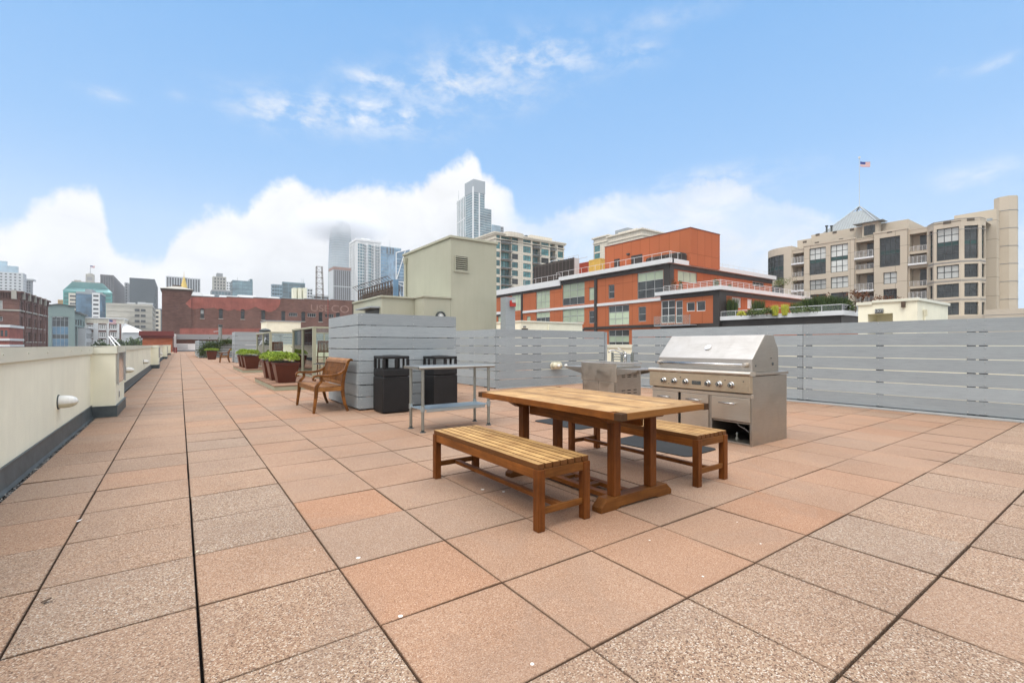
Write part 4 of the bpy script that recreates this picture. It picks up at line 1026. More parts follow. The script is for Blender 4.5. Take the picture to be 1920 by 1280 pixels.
r = thing('plank_screen', 'distant grey plank screen seen through the upper half of the glass wind screens', 'screen', (11, 43, 0), 'plank screens of the deck')
plank_face(r, (7.2, 43.0), (17.0, 43.0), .03, 2.15, 9, .02, [.1, 2.5, 5, 7.5, 9.7])
# tray table beside planters
r = thing('side_table', 'tiny black side table on a thin leg behind the near planters', 'side table', (3.75, 11.9, 0))
b = MB(); b.cyl((3.75, 11.9, .62), (3.75, 11.9, .635), .17, n=20); part('top', b, M['framedk'], r)
b = MB(); b.cyl((3.75, 11.9, .13), (3.75, 11.9, .62), .012, n=8); part('leg', b, M['framedk'], r)

# ------------------------------------------------------------------ far plank boxes with climber
r = thing('plank_enclosure', 'distant grey plank box standing on the deck left of the glass screens', 'enclosure', (4.7, 34, 0), 'distant plank boxes')
plank_face(r, (3.47, 33.05), (6.3, 33.05), .03, 2.0, 7, .02, [.1, 1.4, 2.7]); plank_face(r, (3.467, 35.2), (3.467, 33.09), .03, 2.0, 7, .02, [.1, 1.9])
plank_face(r, (6.3, 33.09), (6.3, 35.2), .03, 2.0, 7, .02, [.1, 1.9], posts=False)
b = MB(); b.box(3.5, 33.1, 1.9, 6.25, 35.2, 1.93); part('lid', b, M['greym'], r)
r = thing('plank_enclosure', 'farthest grey plank box with a climber on its shaded face', 'enclosure', (3.4, 50, 0), 'distant plank boxes')
plank_face(r, (1.94, 47.6), (5.4, 47.6), .03, 1.50, 7, .05, [.1, 1.3, 2.6, 3.3]); plank_face(r, (1.937, 60.0), (1.937, 47.64), .03, 1.56, 7, .03, [.1, 3, 6, 9, 12.2])
b = MB(); b.box(1.99, 47.75, 0, 5.3, 47.8, 1.45); part('backing', b, M['black2'], r)
b = MB(); b.box(5.4, 47.6, 0, 5.5, 60, 1.5); part('end_wall', b, M['greym'], r)
def climber(rr):
    u = rr.random()
    if u < .5: x, z, sx, sz = 2.9, 1.0, .55, .38
    elif u < .8: x, z, sx, sz = 4.1, 1.45, .75, .22
    else: x, z, sx, sz = 2.2, .55, .35, .35
    return (x+rr.gauss(0, sx*.6), 47.45+rr.uniform(-.25, .05), max(.1, z+rr.gauss(0, sz*.6))), None
r = thing('climbing_plant', 'dark green climber sprawling over the farthest grey plank box', 'plant', (3.2, 47.4, 0))
part('foliage', leaf_mesh(2600, climber, .11, 5), M['leafdk'], r)
b = MB(); b.tube([(2.5, 47.5, 0), (2.6, 47.5, .5), (3.0, 47.5, 1.0), (3.9, 47.5, 1.4), (4.6, 47.5, 1.5)], .02, 6); part('stem', b, M['bark'], r)

# ------------------------------------------------------------------ sage stair tower
class Fac:   # a facade plane: W faces -x, S faces -y, E faces +x ; u grows left to right seen from outside
    def __init__(s, kind, pos):
        s.k = kind; s.p = pos
    def uv(s, px, py=None):
        if s.k == 'W': y = onx(px, s.p); P = (s.p, y); u = -y
        elif s.k == 'S': x = ony(px, s.p); P = (x, s.p); u = x
        else: y = onx(px, s.p); P = (s.p, y); u = y
        return (u, Zat(P[0], P[1], py)) if py is not None else u
    def pt(s, u, z, d=0.):   # d = depth into the wall
        if s.k == 'W': return (s.p+d, -u, z)
        if s.k == 'S': return (u, s.p+d, z)
        return (s.p-d, u, z)
    def ang(s): return {'W': -math.pi/2, 'S': 0, 'E': math.pi/2}[s.k]
    def rect(s, px0, px1, py0, py1):     # top and bottom rows measured at px0
        u0, z1 = s.uv(px0, py0); _, z0 = s.uv(px0, py1); return (u0, s.uv(px1), z0, z1)
    def box(s, b, u0, u1, z0, z1, d0, d1, m=0):
        p, q = s.pt(u0, z0, d0), s.pt(u1, z1, d1); b.box(*p, *q, m)
    def wall(s, b, u0, u1, z0, z1, holes, rec, m=0, mr=None):
        mr = m if mr is None else mr
        us = sorted({u0, u1, *[h[0] for h in holes if u0 < h[0] < u1], *[h[1] for h in holes if u0 < h[1] < u1]})
        for a, c in zip(us[:-1], us[1:]):
            if c-a < 1e-5: continue
            hs = sorted([(max(z0, h[2]), min(z1, h[3])) for h in holes if h[0] <= a+1e-6 and h[1] >= c-1e-6]); z = z0
            for p, q in hs+[(z1, z1)]:
                if p > z+1e-5: b.quad(s.pt(a, z), s.pt(c, z), s.pt(c, p), s.pt(a, p), m)
                z = max(z, q)
        for (a, c, p, q) in holes:
            for e in ((a, p, c, p), (c, p, c, q), (c, q, a, q), (a, q, a, p)):
                b.quad(s.pt(e[0], e[1]), s.pt(e[2], e[3]), s.pt(e[2], e[3], rec), s.pt(e[0], e[1], rec), mr)
class FacA(Fac):     # a facet in any direction: starts at P, runs towards angle a (left to right seen from outside)
    def __init__(s, P, a): s.P = P; s.a = a; s.k = 'A'; s.U = (math.cos(a), math.sin(a)); s.Nn = (math.sin(a), -math.cos(a))
    def uv(s, px, py=None):
        t = (px-960)/F; dx, dy = t*cs+sn, -t*sn+cs; ex, ey = s.P[0]-CX, s.P[1]-CY
        u = (ex*dy-ey*dx)/(dx*s.U[1]-dy*s.U[0]); q = s.pt(u, 0)
        return (u, Zat(q[0], q[1], py)) if py is not None else u
    def pt(s, u, z, d=0.): return (s.P[0]+s.U[0]*u-s.Nn[0]*d, s.P[1]+s.U[1]*u-s.Nn[1]*d, z)
    def ang(s): return s.a
    def box(s, b, u0, u1, z0, z1, d0, d1, m=0):
        q = [s.pt(u0, 0, d0), s.pt(u1, 0, d0), s.pt(u1, 0, d1), s.pt(u0, 0, d1)]
        b.hexa([(p[0], p[1], z0) for p in q]+[(p[0], p[1], z1) for p in q], m)
WC = {}
def window(par, fc, h, nx, nz, fm='frame', rows='g', gm='gdark', bm_='blind', rec=.15, fw=.06, zs=None, proud=.0, name='window'):
    W, H = round(h[1]-h[0], 2), round(h[3]-h[2], 2); key = (W, H, nx, nz, fm, rows, gm, bm_, fw, str(zs))
    if key not in WC:
        b = MB(); b.box(0, 0, 0, fw, .08, H); b.box(W-fw, 0, 0, W, .08, H); b.box(fw, 0, 0, W-fw, .08, fw); b.box(fw, 0, H-fw, W-fw, .08, H)
        zz = zs or [i/nz for i in range(1, nz)]
        for i in range(1, nx): b.box(W*i/nx-fw*.4, .004, fw, W*i/nx+fw*.4, .06, H-fw)
        for q in zz: b.box(fw, .006, H*q-fw*.4, W-fw, .058, H*q+fw*.4)
        g = MB(); e = [0]+list(zz)+[1]; n = len(e)-1; mats = {'g': gm, 'b': bm_, 'k': 'ggreen', 'd': 'gdark', 'w': 'blindw'}
        order = []; 
        for i in range(n):
            c = rows[::-1][min(i, len(rows)-1)] if len(rows) > 1 else rows
            if mats[c] not in order: order.append(mats[c])
            g.quad((0, .05, H*e[i]), (W, .05, H*e[i]), (W, .05, H*e[i+1]), (0, .05, H*e[i+1]), order.index(mats[c]))
        WC[key] = (b.mesh(name, M[fm]), g.mesh('pane', [M[o] for o in order]))
    fm_, pm = WC[key]
    mt = Matrix.Translation(fc.pt(h[0], h[2], rec-.085)) @ Matrix.Rotation(fc.ang(), 4, 'Z')
    f = put(name, fm_, par, mt); p = bpy.data.objects.new('pane', pm); col.objects.link(p); p.parent = f
    return f

def sage():
    ty, cx = 12.995, 8.44
    r = thing('stair_tower', 'sage green stucco stair tower with a louvred vent rising from the deck', 'tower', (9.4, 15, 0))
    xr, yl, zt = ony(931, ty), onx(757, cx), 4.98
    b = MB(); b.box(cx, ty, 0, xr, yl, zt); w_ = part('wall', b, M['sage'], r, .01)
    b = MB(); b.box(cx-.05, ty-.05, zt, xr+.05, yl+.05, zt+.09); part('roof_edge', b, M['sage'], w_, .01)
    S_ = Fac('S', ty); a = S_.rect(853.5, 876.5, 479.5, 506.5); b = MB()
    S_.box(b, a[0]-.05, a[1]+.05, a[2]-.06, a[2]-.0, -.035, .0, 0); S_.box(b, a[0], a[1], a[2], a[3], -.004, .0, 1)
    n = 7
    for i in range(n):
        z = a[2]+(a[3]-a[2])*(i+.15)/n; q0, q1 = S_.pt(a[0], z, -.006), S_.pt(a[1], z, -.006)
        b.hexa([(q0[0], q0[1]-.03, z), (q1[0], q0[1]-.03, z), (q1[0], q0[1], z+.012), (q0[0], q0[1], z+.012)]+[(q0[0], q0[1]-.03, z+.024), (q1[0], q0[1]-.03, z+.024), (q1[0], q0[1], z+.036), (q0[0], q0[1], z+.036)], 0)
    for u in (a[0]-.03, a[1]): S_.box(b, u, u+.03, a[2], a[3], -.04, 0, 0)
    part('vent', b, [M['sage'], M['black2']], r)
    b = MB(); yy = yl-.35; b.cyl((cx-.07, yy, 2.3), (cx-.07, yy, 4.62), .045, n=12); b.prism([(yy-.09, 4.85), (yy+.09, 4.85), (yy+.045, 4.6), (yy-.045, 4.6)], 'x', cx-.14, cx-.01); part('downpipe', b, M['sage'], r)
    x2 = 7.389; y2 = 17.0; zt2 = 2.80
    b = MB(); b.box(x2, ty, 0, cx-.003, y2, zt2); p2 = part('lobby', b, M['sage'], r, .008)
    b = MB(); b.box(x2-.04, ty-.04, zt2, cx-.0, y2, zt2+.07); b.box(cx, ty-.04, zt2, cx+.05, ty-.001, zt2+.07); part('roof_edge', b, M['sage'], p2, .008)
    x1, y1 = 6.19, 13.75
    b = MB(); b.box(x1, y1, 0, x2-.003, y2-.05, zt2-.01); p1 = part('lobby', b, M['sage'], r, .008)
    b = MB(); b.box(x1-.05, y1-.05, zt2-.01, x2-.042, y2, zt2+.055); part('roof_edge', b, M['sage'], p1, .008)
    W1 = Fac('W', x1); a = W1.rect(690, 711, 581.5, 600); b = MB(); W1.box(b, W1.uv(686), W1.uv(711), 1.4, a[3]+.0, -.012, 0); part('doorway', b, M['framedk'], r)
    b = MB(); W1.box(b, W1.uv(684), W1.uv(713), a[3], a[3]+.05, -.35, -.0); part('canopy', b, M['greym'], r)
    c = S_.pt(S_.uv(825), S_.uv(825, 593)[1], 0); b = MB()
    b.lathe([(.175, 0), (.175, -.10), (.13, -.105), (.13, -.02)], c, 'y', 32, 0); lamp = part('round_lamp', b, M['framedk'], r, smooth=False)
    b = MB(); b.lathe([(.13, -.03), (.12, -.06), (.06, -.085), (.005, -.09)], c, 'y', 28); part('lens', b, M['blindw'], lamp)
    b = MB(); b.box(c[0]-.30, c[1]-.06, c[2]-.1, c[0]-.2, c[1], c[2]-.02); part('junction_box', b, M['sage'], r)
sage()
# grey column with alarm strobe
r = thing('service_column', 'grey metal column with a red fire alarm strobe, right of the sage tower', 'column', (10.4, 12, 0))
cxx, cyy = D(950, 17)
Sx = Fac('S', cyy); zt = Sx.uv(957, 557)[1]
u0, u1 = Sx.uv(948.5), Sx.uv(966)
b = MB(); Sx.box(b, u0, u1, 0, zt, 0, .35); part('casing', b, M['plank'], r, .006)
b = MB(); a = Sx.rect(955.5, 964.5, 563.5, 574.5); Sx.box(b, *a, -.10, -.002); part('alarm_box', b, M['red'], r, .01)
b = MB(); Sx.box(b, a[0]+.03, a[1]-.03, a[3]-.08, a[3]+.03, -.13, -.101); part('strobe', b, M['blindw'], r, .004)
# cream huts
def hut(name, label, cpx, Y, top, lpx, rpx):
    x, y = D(cpx, Y); z = Zat(x, y, top); r = thing(name, label, 'hut', (x, y, 0), 'cream stucco roof huts')
    x1, y1 = ony(rpx, y), onx(lpx, x); b = MB(); b.box(x, y, 0, x1, y1, z); w_ = part('wall', b, M['cream'], r, .01)
    b = MB(); b.box(x-.05, y-.05, z, x1+.05, y1+.05, z+.08); part('coping', b, M['cream_cap'], w_, .008)
    return r, x, y, x1, y1, z
def exit_sign(r, fc, a):
    b = MB(); fc.box(b, *a, -.05, -.002); s_ = part('exit_sign', b, M['framedk'], r)
    c = fc.pt((a[0]+a[1])/2, (a[2]+a[3])/2, -.053)
    text('EXIT', (a[3]-a[2])*.95, c, (math.pi/2, 0, fc.ang()), M['palew'], s_, 'lettering', ext=.004, sx=.9)
# exit hut (right)
x, y = D(1720, 16.4); z = Zat(x, y, 563.5); x1, y1 = ony(1777.5, y), onx(1609, x)
r = thing('exit_hut', 'cream stucco stair hut with an EXIT sign over its recessed doorway', 'hut', (x, y, 0), 'cream stucco roof huts')
Wf = Fac('W', x); h = Wf.rect(1627, 1674, 589, 700); h = (h[0], h[1], 0.02, h[3]); b = MB()
Wf.wall(b, -y1, -y, 0, z, [h], 1.0); Fac('S', y).wall(b, x, x1, 0, z, [], .1); b.box(x1-.02, y, 0, x1, y1, z); b.box(x+.02, y1-.02, 0, x1, y1, z)
Wf.box(b, h[0], h[1], 0, h[3], 1.0, 1.05); part('wall', b, M['cream'], r)
b = MB(); b.box(x-.06, y-.06, z, x1+.06, y1-.45, z+.10); b.box(x-.06, y1-.449, z-.06, x1+.06, y1+.05, z+.05); part('coping', b, M['cream_cap'], r, .008)
b = MB(); Wf.box(b, h[0]+.5, h[1], h[3]-.42, h[3]-.06, .9, .99); part('door_head', b, M['cream'], r, .01)
b = MB(); Wf.box(b, h[0]+.45, h[1]-.1, .05, h[3]-.45, .93, .985); part('door', b, M['lens'], r, .01)
exit_sign(r, Wf, Wf.rect(1641.5, 1656.5, 579.6, 587.4))
Sf = Fac('S', y); b = MB(); u = Sf.uv(1731.5); b.cyl((u, y-.04, 0), (u, y-.04, 2.2), .028, n=10); b.prism([(u-.09, 2.42), (u+.09, 2.42), (u+.03, 2.2), (u-.03, 2.2)], 'y', y-.12, y-.01); part('downpipe', b, M['cream'], r)
b = MB(); u, zz = Wf.uv(1691.5, 570); Wf.box(b, u, u+.10, zz-.12, zz+.08, -.12, 0); part('lamp', b, M['rust'], r)
# low cream hut behind the middle screen
x, y = D(975.5, 31); z = Zat(x, y, 603.5); x1 = ony(1092, y)
r = thing('roof_hut', 'low cream stucco hut with a small EXIT sign behind the middle plank screen', 'hut', (x, y, 0), 'cream stucco roof huts')
b = MB(); b.box(x, y, 0, x1, y+3, z); part('wall', b, M['cream'], r, .01)
b = MB(); b.box(x-.07, y-.07, z, x1+.05, y+3.05, z+.10); part('coping', b, M['cream_cap'], r, .008)
Wf = Fac('S', y); exit_sign(r, Wf, Wf.rect(981, 985.5, 611, 614)); b = MB(); Wf.box(b, Wf.uv(978), Wf.uv(990), .1, Wf.uv(978, 615.5)[1], -.004, .0); part('doorway', b, M['soil'], r)
b = MB(); u = Wf.uv(1028); b.cyl((u, y-.05, 0), (u, y-.05, z-.1), .04, n=8); part('downpipe', b, M['cream'], r)
# cream roof box seen over the glass screens
x, y = D(499.5, 62); z = Zat(x, y, 602); x1 = ony(564, y)
r = thing('roof_hut', 'square cream roof hut above the glass screens, in front of the long brick warehouse', 'hut', (x, y, 0), 'cream stucco roof huts')
b = MB(); b.box(x, y, -3, x1, y+5, z); part('wall', b, M['cream'], r, .01); b = MB(); b.box(x-.1, y-.1, z, x1+.1, y+5.1, z+.12); part('coping', b, M['greym'], r)
# brick chimney with red cap at the end of the parapet, posts, end wall
x1, y = D(323, 76); x0 = ony(267, y)
r = thing('chimney_stack', 'squat brick chimney with a dark red metal cap at the end of the parapet', 'chimney', ((x0+x1)/2, y, 0))
b = MB(); b.box(x0, y, -3, x1, y+3.5, Zat(x1, y, 632)); part('stack', b, M['bricko2'], r)
za, zb = Zat(x1, y, 634), Zat(x1, y, 630); b = MB(); b.box(x0-.2, y-.2, za, x1+.12, y+3.7, zb); b.box(x0-.42, y-.42, zb, x1+.22, y+3.9, Zat(x1, y, 621)); part('cap', b, M['redcap'], r, .02)
x, y = D(330, 80); r = thing('end_wall', 'far end wall of the deck, white below with brick and a dark grey coping band', 'wall', (x+5, y, 0))
xe = ony(500, y); Sf = Fac('S', y); b = MB(); xb0 = ony(327, y)
Sf.box(b, xb0, xe, -.05, Sf.uv(340, 644)[1], 0, .3); part('wall', b, M['whitew'], r)
b = MB(); Sf.box(b, xb0, xe, Sf.uv(340, 644)[1], Sf.uv(340, 636.3)[1], .01, .3); part('brick_band', b, M['bricko'], r)
b = MB(); Sf.box(b, ony(331, y), xe, Sf.uv(340, 636.3)[1], Sf.uv(340, 626.5)[1], -.3, .35); part('coping_band', b, M['concg'], r, .02)
b = MB(); Sf.box(b, ony(326, y), ony(330.5, y), 0, Sf.uv(328, 626)[1], -.35, -.0); part('corner_post', b, M['whitew'], r)
b = MB(); Sf.box(b, ony(331.5, y), ony(352, y), Sf.uv(340, 654)[1], Sf.uv(340, 646)[1], -.06, -.0); part('panel_frame', b, M['palew'], r)
b = MB(); Sf.box(b, ony(330, y), xe, 0, Sf.uv(340, 656)[1], -.12, -.0); part('base', b, M['concg'], r)
# flue pipe
x, y = D(413, 50); r = thing('flue_pipe', 'grey flue pipe with a black cowl standing behind the climber', 'flue', (x, y, 0)); z = Zat(x, y, 613)
b = MB(); b.cyl((x, y, 0), (x, y, z), .17, n=20); part('pipe', b, M['galv'], r)
b = MB(); b.cyl((x, y, z), (x, y, z+.12), .12, n=16); b.cyl((x, y, z+.12), (x, y, z+.24), .24, .20, 20); part('cowl', b, M['framedk'], r)
b = MB(); b.cyl((x-.6, y, z-.5), (x-.17, y, z-.45), .03, n=8); part('arm', b, M['palew'], r)
# dark roof fan near cream box
x, y = D(497, 48); z = Zat(x, y, 616); r = thing('roof_fan', 'small dark roof fan housing beside the square cream hut', 'roof vent', (x, y, 0))
b = MB(); b.box(x-.55, y-.4, 0, x+.55, y+.4, z-.35); part('curb', b, M['greym'], r); b = MB(); b.lathe([(.5, 0), (.55, .18), (.3, .32), (.05, .36)], (x, y, z-.35), 'z', 16); part('cowl', b, M['framedk'], r)
# small posts at the end of walkway
for k, (px, lb) in enumerate(((327, 'dark red post at the far end of the walkway, left one'), (330.5, 'dark red post at the far end of the walkway, right one'))):
    x, y = D(px, 70-2*k); b = MB(); b.box(x-.1, y-.1, 0, x+.1, y+.1, .75); b.prism([(x-.12, .75), (x+.12, .75), (x, .85)], 'y', y-.12, y+.12); tag(part('bollard_post', b, M['redcap'], None, .01), lb, 'post', 'dark red posts')
# ------------------------------------------------------------------ city
GZ = -16.1
def tower(name, label, Y, cpx, top, lpx, rpx, wall='conc', gl='gdark', floor=3.6, bay=3.0, band=1.2, pier=.9, proud=.35, cat='tower', cap=1.5, group='skyline towers', z0=GZ, roof=None, ribs=False, deep=None, capm=None):
    x, y = D(cpx, Y); z1 = Zat(x, y, top)
    if rpx <= cpx: x0 = ony(lpx, y); x1 = x; y0 = y; y1 = y+(deep or 25)
    elif cpx > 344: y1 = onx(lpx, x) if lpx < cpx-.5 else y+(deep or 25); x1 = ony(rpx, y); x0, y0 = x, y
    else: x0 = ony(lpx, y); x1 = x; y0 = y; y1 = onx(rpx, x) if rpx > cpx+.5 else y+(deep or 25)
    r = thing(name, label, cat, ((x0+x1)/2, (y0+y1)/2, GZ), group)
    zl = max(z0, -16.1); p = proud
    b = MB(); b.box(x0+.01, y0+.01, zl, x1-.01, y1-.01, z1-.05); part('glazing', b, M[gl], r)
    b = MB(); n = max(1, int((z1-cap-zl)/floor)); base = z1-cap-n*floor
    if not ribs:
        for i in range(n): 
            zf = base+i*floor
            if zf+band > zl: b.box(x0-p+.02, y0-p+.02, zf, x1+p-.02, y1+p-.02, zf+band)
    def piers(a, c, f):
        L = c-a; k = max(1, round(L/bay))
        for i in range(k+1): f(a+L*i/k)
    zt = z1-cap
    if pier:
        h = pier/2
        piers(x0-p+h, x1+p-h, lambda u: (b.box(u-h, y0-p, zl, u+h, y0+.1, zt), b.box(u-h, y1-.1, zl, u+h, y1+p, zt)))
        piers(y0-p+h+.3, y1+p-h-.3, lambda u: (b.box(x0-p, u-h, zl, x0+.1, u+h, zt), b.box(x1-.1, u-h, zl, x1+p, u+h, zt)))
    part('wall', b, M[wall], r)
    b = MB(); b.box(x0-p-.05, y0-p-.05, z1-cap, x1+p+.05, y1+p+.05, z1); part('parapet', b, M[capm or wall], r)
    if roof:
        b = MB()
        for (fx, fy, wx, wy, hh) in roof: cx_, cy_ = x0+(x1-x0)*fx, y0+(y1-y0)*fy; b.box(cx_-wx/2, cy_-wy/2, z1, cx_+wx/2, cy_+wy/2, z1+hh)
        psplit('roof_plant', b, M['greym'], r)
    return r, x0, y0, x1, y1, z1
def antenna(r, x, y, z, h, rad=.25):
    b = MB(); b.cyl((x, y, z), (x, y, z+h), rad, rad*.4, 6); part('antenna', b, M['greym'], r)
def flag(parent, x, y, z, w_, h_, ang=.3, nm='flag'):
    b = MB(); n = 12; U = (math.cos(ang), math.sin(ang))
    def P(i, v): u = i/n; o = math.sin(u*9)*w_*.05*u; return (x+U[0]*w_*u-U[1]*o, y+U[1]*w_*u+U[0]*o, z-v*h_-.10*h_*math.sin(u*3))
    for i in range(n):
        for s_ in range(13):
            m = 2 if (i < n*.42 and s_ < 7) else (0 if s_ % 2 == 0 else 1)
            b.quad(P(i, s_/13), P(i+1, s_/13), P(i+1, (s_+1)/13), P(i, (s_+1)/13), m)
    o = put(nm, b.mesh(nm, [M['flagr'], M['flagw'], M['flagb']]), parent); return o

# --- skyline, left to right
r, x0, y0, x1, y1, z1 = tower('office_tower', 'pale grey office tower with rows of small windows at the left edge', 620, 43, 512, -40, 49, 'palew', 'gdark', 3.9, 4.2, 2.1, 2.2, .3)
b = MB(); b.box(x0+6, y0+5, z1, x1-6, y1-5, z1+9); b.box(x0+12, y0+9, z1+9, x1-16, y1-9, z1+15); part('glass_crown', b, M['gpale'], r)
r, x0, y0, x1, y1, z1 = tower('office_tower', 'small grey tower with an overhanging flat top beside the leftmost office tower', 640, 58, 526, 49, 61, 'concg', 'gdark', 3.9, 3, 1.5, .8)
b = MB(); b.box(x0-3, y0-3, z1, x1+3, y1+3, z1+2.0); part('roof_slab', b, M['palew'], r)
# turquoise mansard
r, x0, y0, x1, y1, z1 = tower('mansard_building', 'broad building with a turquoise glass mansard roof behind the blue and white block', 430, 209, 549, 119, 210.5, 'turqg', 'turqg', 3.6, 5, .8, .6, .2, deep=30, cat='building')
b = MB(); zt = z1+9.0; i_ = 8.5
b.hexa([(x0-.5, y0-.5, z1), (x1+.5, y0-.5, z1), (x1+.5, y1+.5, z1), (x0-.5, y1+.5, z1), (x0+6, y0+i_, z1+8), (x1-6, y0+i_, z1+8), (x1-6, y1-i_, z1+8), (x0+6, y1-i_, z1+8)]); part('mansard_roof', b, M['turq'], r)
b = MB(); b.box(x0+16, y0+10, z1+8, x1-17, y0+12, z1+9.5); part('roof_louvre', b, M['whitew'], r)
b = MB(); xw = ony(129.5, y0); b.box(xw, y0-2.5, GZ, ony(142, y0), y0-.25, z1-2); 
part('cream_bay', b, M['creamc'], r)
b = MB()
for k in range(22):
    for px in (131, 135, 139): xx = ony(px, y0-2.5); b.box(xx, y0-2.58, z1-5.5-k*3.3, xx+1.3, y0-2.5, z1-4-k*3.3)
o = part('bay_windows', b, M['gdark'], r); o['kind'] = 'stuff'
# classical block with central tower and flag
r, x0, y0, x1, y1, z1 = tower('classical_building', 'pale classical hotel block with a central lantern tower and flagpole', 640, 191, 530, 135, 192, 'conc', 'gdark', 3.8, 3.5, 1.9, 1.9, .3, deep=30, cat='building')
xa, xb = ony(160.5, y0), ony(176, y0); za, zb = z1, Zat(xb, y0, 517); b = MB(); b.box(xa, y0, za, xb, y0+(xb-xa), zb)
for xx in (xa, (xa+xb)/2-.8, xb-1.6):
    for yy in (y0, y0+(xb-xa)-1.6): b.box(xx, yy, zb, xx+1.6, yy+1.6, zb+2)
xm = (xa+xb)/2; ym = y0+(xb-xa)/2; b.cyl((xm, ym, zb), (xm, ym, zb+3.2), 3.4, 2.6, 12)
part('lantern_tower', b, M['conc'], r)
b = MB()
for xx in (xa+1.5, xm-.9, xb-3.3): b.box(xx, y0-.06, za+2.5, xx+1.8, y0-.01, zb-2)
psplit('tower_opening', b, M['grey'], r)
b = MB(); zp = Zat(xm, ym, 497); b.cyl((xm, ym, zb+3), (xm, ym, zp), .35, .2, 8); pl = part('flagpole', b, M['greym'], r); flag(pl, xm+.3, ym, zp-.3, 4.5, 3, .1)
b = MB(); b.box(xb+10, y0+1, z1, x1-1, y1, z1+2.5); b.box(x0+2, y0+1, z1, xa-5, y1, z1+1.8); psplit('attic', b, M['conc'], r)
r, x0, y0, x1, y1, z1 = tower('office_tower', 'dark brown ribbed office tower right of the flag topped hotel', 600, 212, 516, 189, 235, 'brownrib', 'gdark', 3.8, 2.4, .5, .9, .5, ribs=True, cap=2.5)
antenna(r, x1-6, y1-5, z1, 9)
tower('office_tower', 'narrow grey brown tower between the ribbed tower and the dark slate tower', 640, 240, 530, 234, 243.5, 'concg', 'gdark', 3.8, 3, 1.4, 1.2, .3)
tower('office_tower', 'blank dark slate office tower left of the brick warehouse', 560, 290, 523.5, 243, 296, 'tealdark', 'tealdark', 3.8, 2.6, 1.6, .3, .08, cap=3)
# blue and white residential block
x, y = D(197, 330)
r, x0, y0, x1, y1, z1 = tower('apartment_block', 'blue glass apartment block with one white strip of windows', 330, 190.5, 548.5, 143, 197.5, 'gblue', 'gblue', 3.1, 2.6, .35, .18, .12, cat='building', group='mid distance blocks', capm='greym')
b = MB(); xa, xb = ony(172.5, y0-.6), ony(187, y0-.6); b.box(xa, y0-.6, GZ, xb, y0-.2, z1-.5); p = part('white_strip', b, M['whitew'], r)
b = MB(); xm = (xa+xb)/2
for k in range(12): b.box(xm-1.4, y0-.64, z1-3.2-k*3.05, xm+1.4, y0-.6, z1-1.9-k*3.05)
psplit('strip_window', b, M['gdark'], p)
b = MB(); b.box(x0+8, y0+3, z1, x1-9, y1, z1+2.2); psplit('roof_plant', b, M['greym'], r)
tower('tan_block', 'small tan block left of the turquoise roofed building', 430, 118, 562, 109, 118.6, 'tan', 'tan', 3.5, 4, 1.5, 1, .2, cat='building', group='mid distance blocks')
# beige concrete slab
r, x0, y0, x1, y1, z1 = tower('concrete_block', 'long beige concrete slab block with dark balcony openings', 260, 284.5, 571, 200, 291, 'conc', 'conc', 3.0, 4.4, 1.3, .5, .25, cat='building', group='mid distance blocks', cap=1.2)
b = MB(); xa = ony(252.5, y0-.3)
for k in range(7):
    for j in (0, 1): b.box(xa+j*2.6, y0-.34, z1-4.0-k*3.0, xa+2.1+j*2.6, y0-.28, z1-2.7-k*3.0)
psplit('balcony_opening', b, M['gdark'], r)
b = MB()
for px, h in ((238, 1.0), (258, 1.4), (272, 1.1)): xa = ony(px, y0+4); b.box(xa, y0+4, z1, xa+3.5, y0+7, z1+h)
psplit('roof_plant', b, M['palew'], r)
tower('apartment_block', 'slim yellowish stepped apartment tower beside the brick warehouse', 330, 299, 580, 290.5, 301, 'creamc', 'gdark', 3.0, 2.2, 1.3, .8, .3, cat='building', group='mid distance blocks')
tower('apartment_block', 'dark low block just left of the brick warehouse', 420, 303, 579, 297, 305, 'tealdark', 'gdark', 3.0, 2.2, 1.3, .8, .3, cat='building', group='mid distance blocks')
# ribbed slab with yellow spire in front
tower('office_tower', 'wide grey ribbed slab tower behind the yellow spire', 640, 351, 520, 312, 351, 'palew', 'gdark', 3.8, 3.0, .4, .9, .5, ribs=True)
tower('office_tower', 'right half of the grey ribbed slab tower, beyond the yellow spire', 700, 375, 522.5, 351, 375, 'palew', 'gdark', 3.8, 3.0, .4, .9, .5, ribs=True, deep=30)
x, y = D(345, 350); r = thing('church_spire', 'slender yellow spire rising behind the brick warehouse roof', 'spire', (x, y, GZ))
za, zb = Zat(x, y, 560), Zat(x, y, 512.5); b = MB(); b.lathe([(3.0, 0), (2.6, (zb-za)*.25), (2.2, (zb-za)*.45), (1.4, (zb-za)*.62), (.9, (zb-za)*.75), (.25, (zb-za)*.85), (.05, (zb-za)*1.08)], (x, y, za), 'z', 8); part('spire', b, M['yellow'], r)
b = MB(); b.box(x-3.2, y-3.2, GZ, x+3.2, y+3.2, za); part('base', b, M['conc'], r)
r, x0, y0, x1, y1, z1 = tower('office_tower', 'beige gridded office tower with a stepped top, left of the teal block', 560, 400, 518, 398.5, 423.5, 'conc', 'gdark', 3.8, 3.2, 1.5, 1.5, .4, deep=25)
b = MB(); b.box(x0+3.5, y0+2, z1, x1-3, y1, z1+4.5); part('penthouse', b, M['concg'], r)
tower('office_block', 'low dark glass block at the foot of the beige gridded tower', 480, 397, 543, 395, 433, 'concg', 'gfar', 3.6, 3, .6, .4, .2, deep=20, group='mid distance blocks', cat='building')
tower('office_tower', 'thin white tower between the beige tower and the teal block', 640, 424, 527, 423.8, 434, 'whitew', 'gdark', 3.8, 2.5, 1.8, 1.2, .3, deep=20)
r, x0, y0, x1, y1, z1 = tower('office_tower', 'teal glass office block with a raised right corner', 520, 436, 525, 435.5, 473.5, 'gfar', 'gfar', 4.2, 9, .7, .3, .2, deep=30)
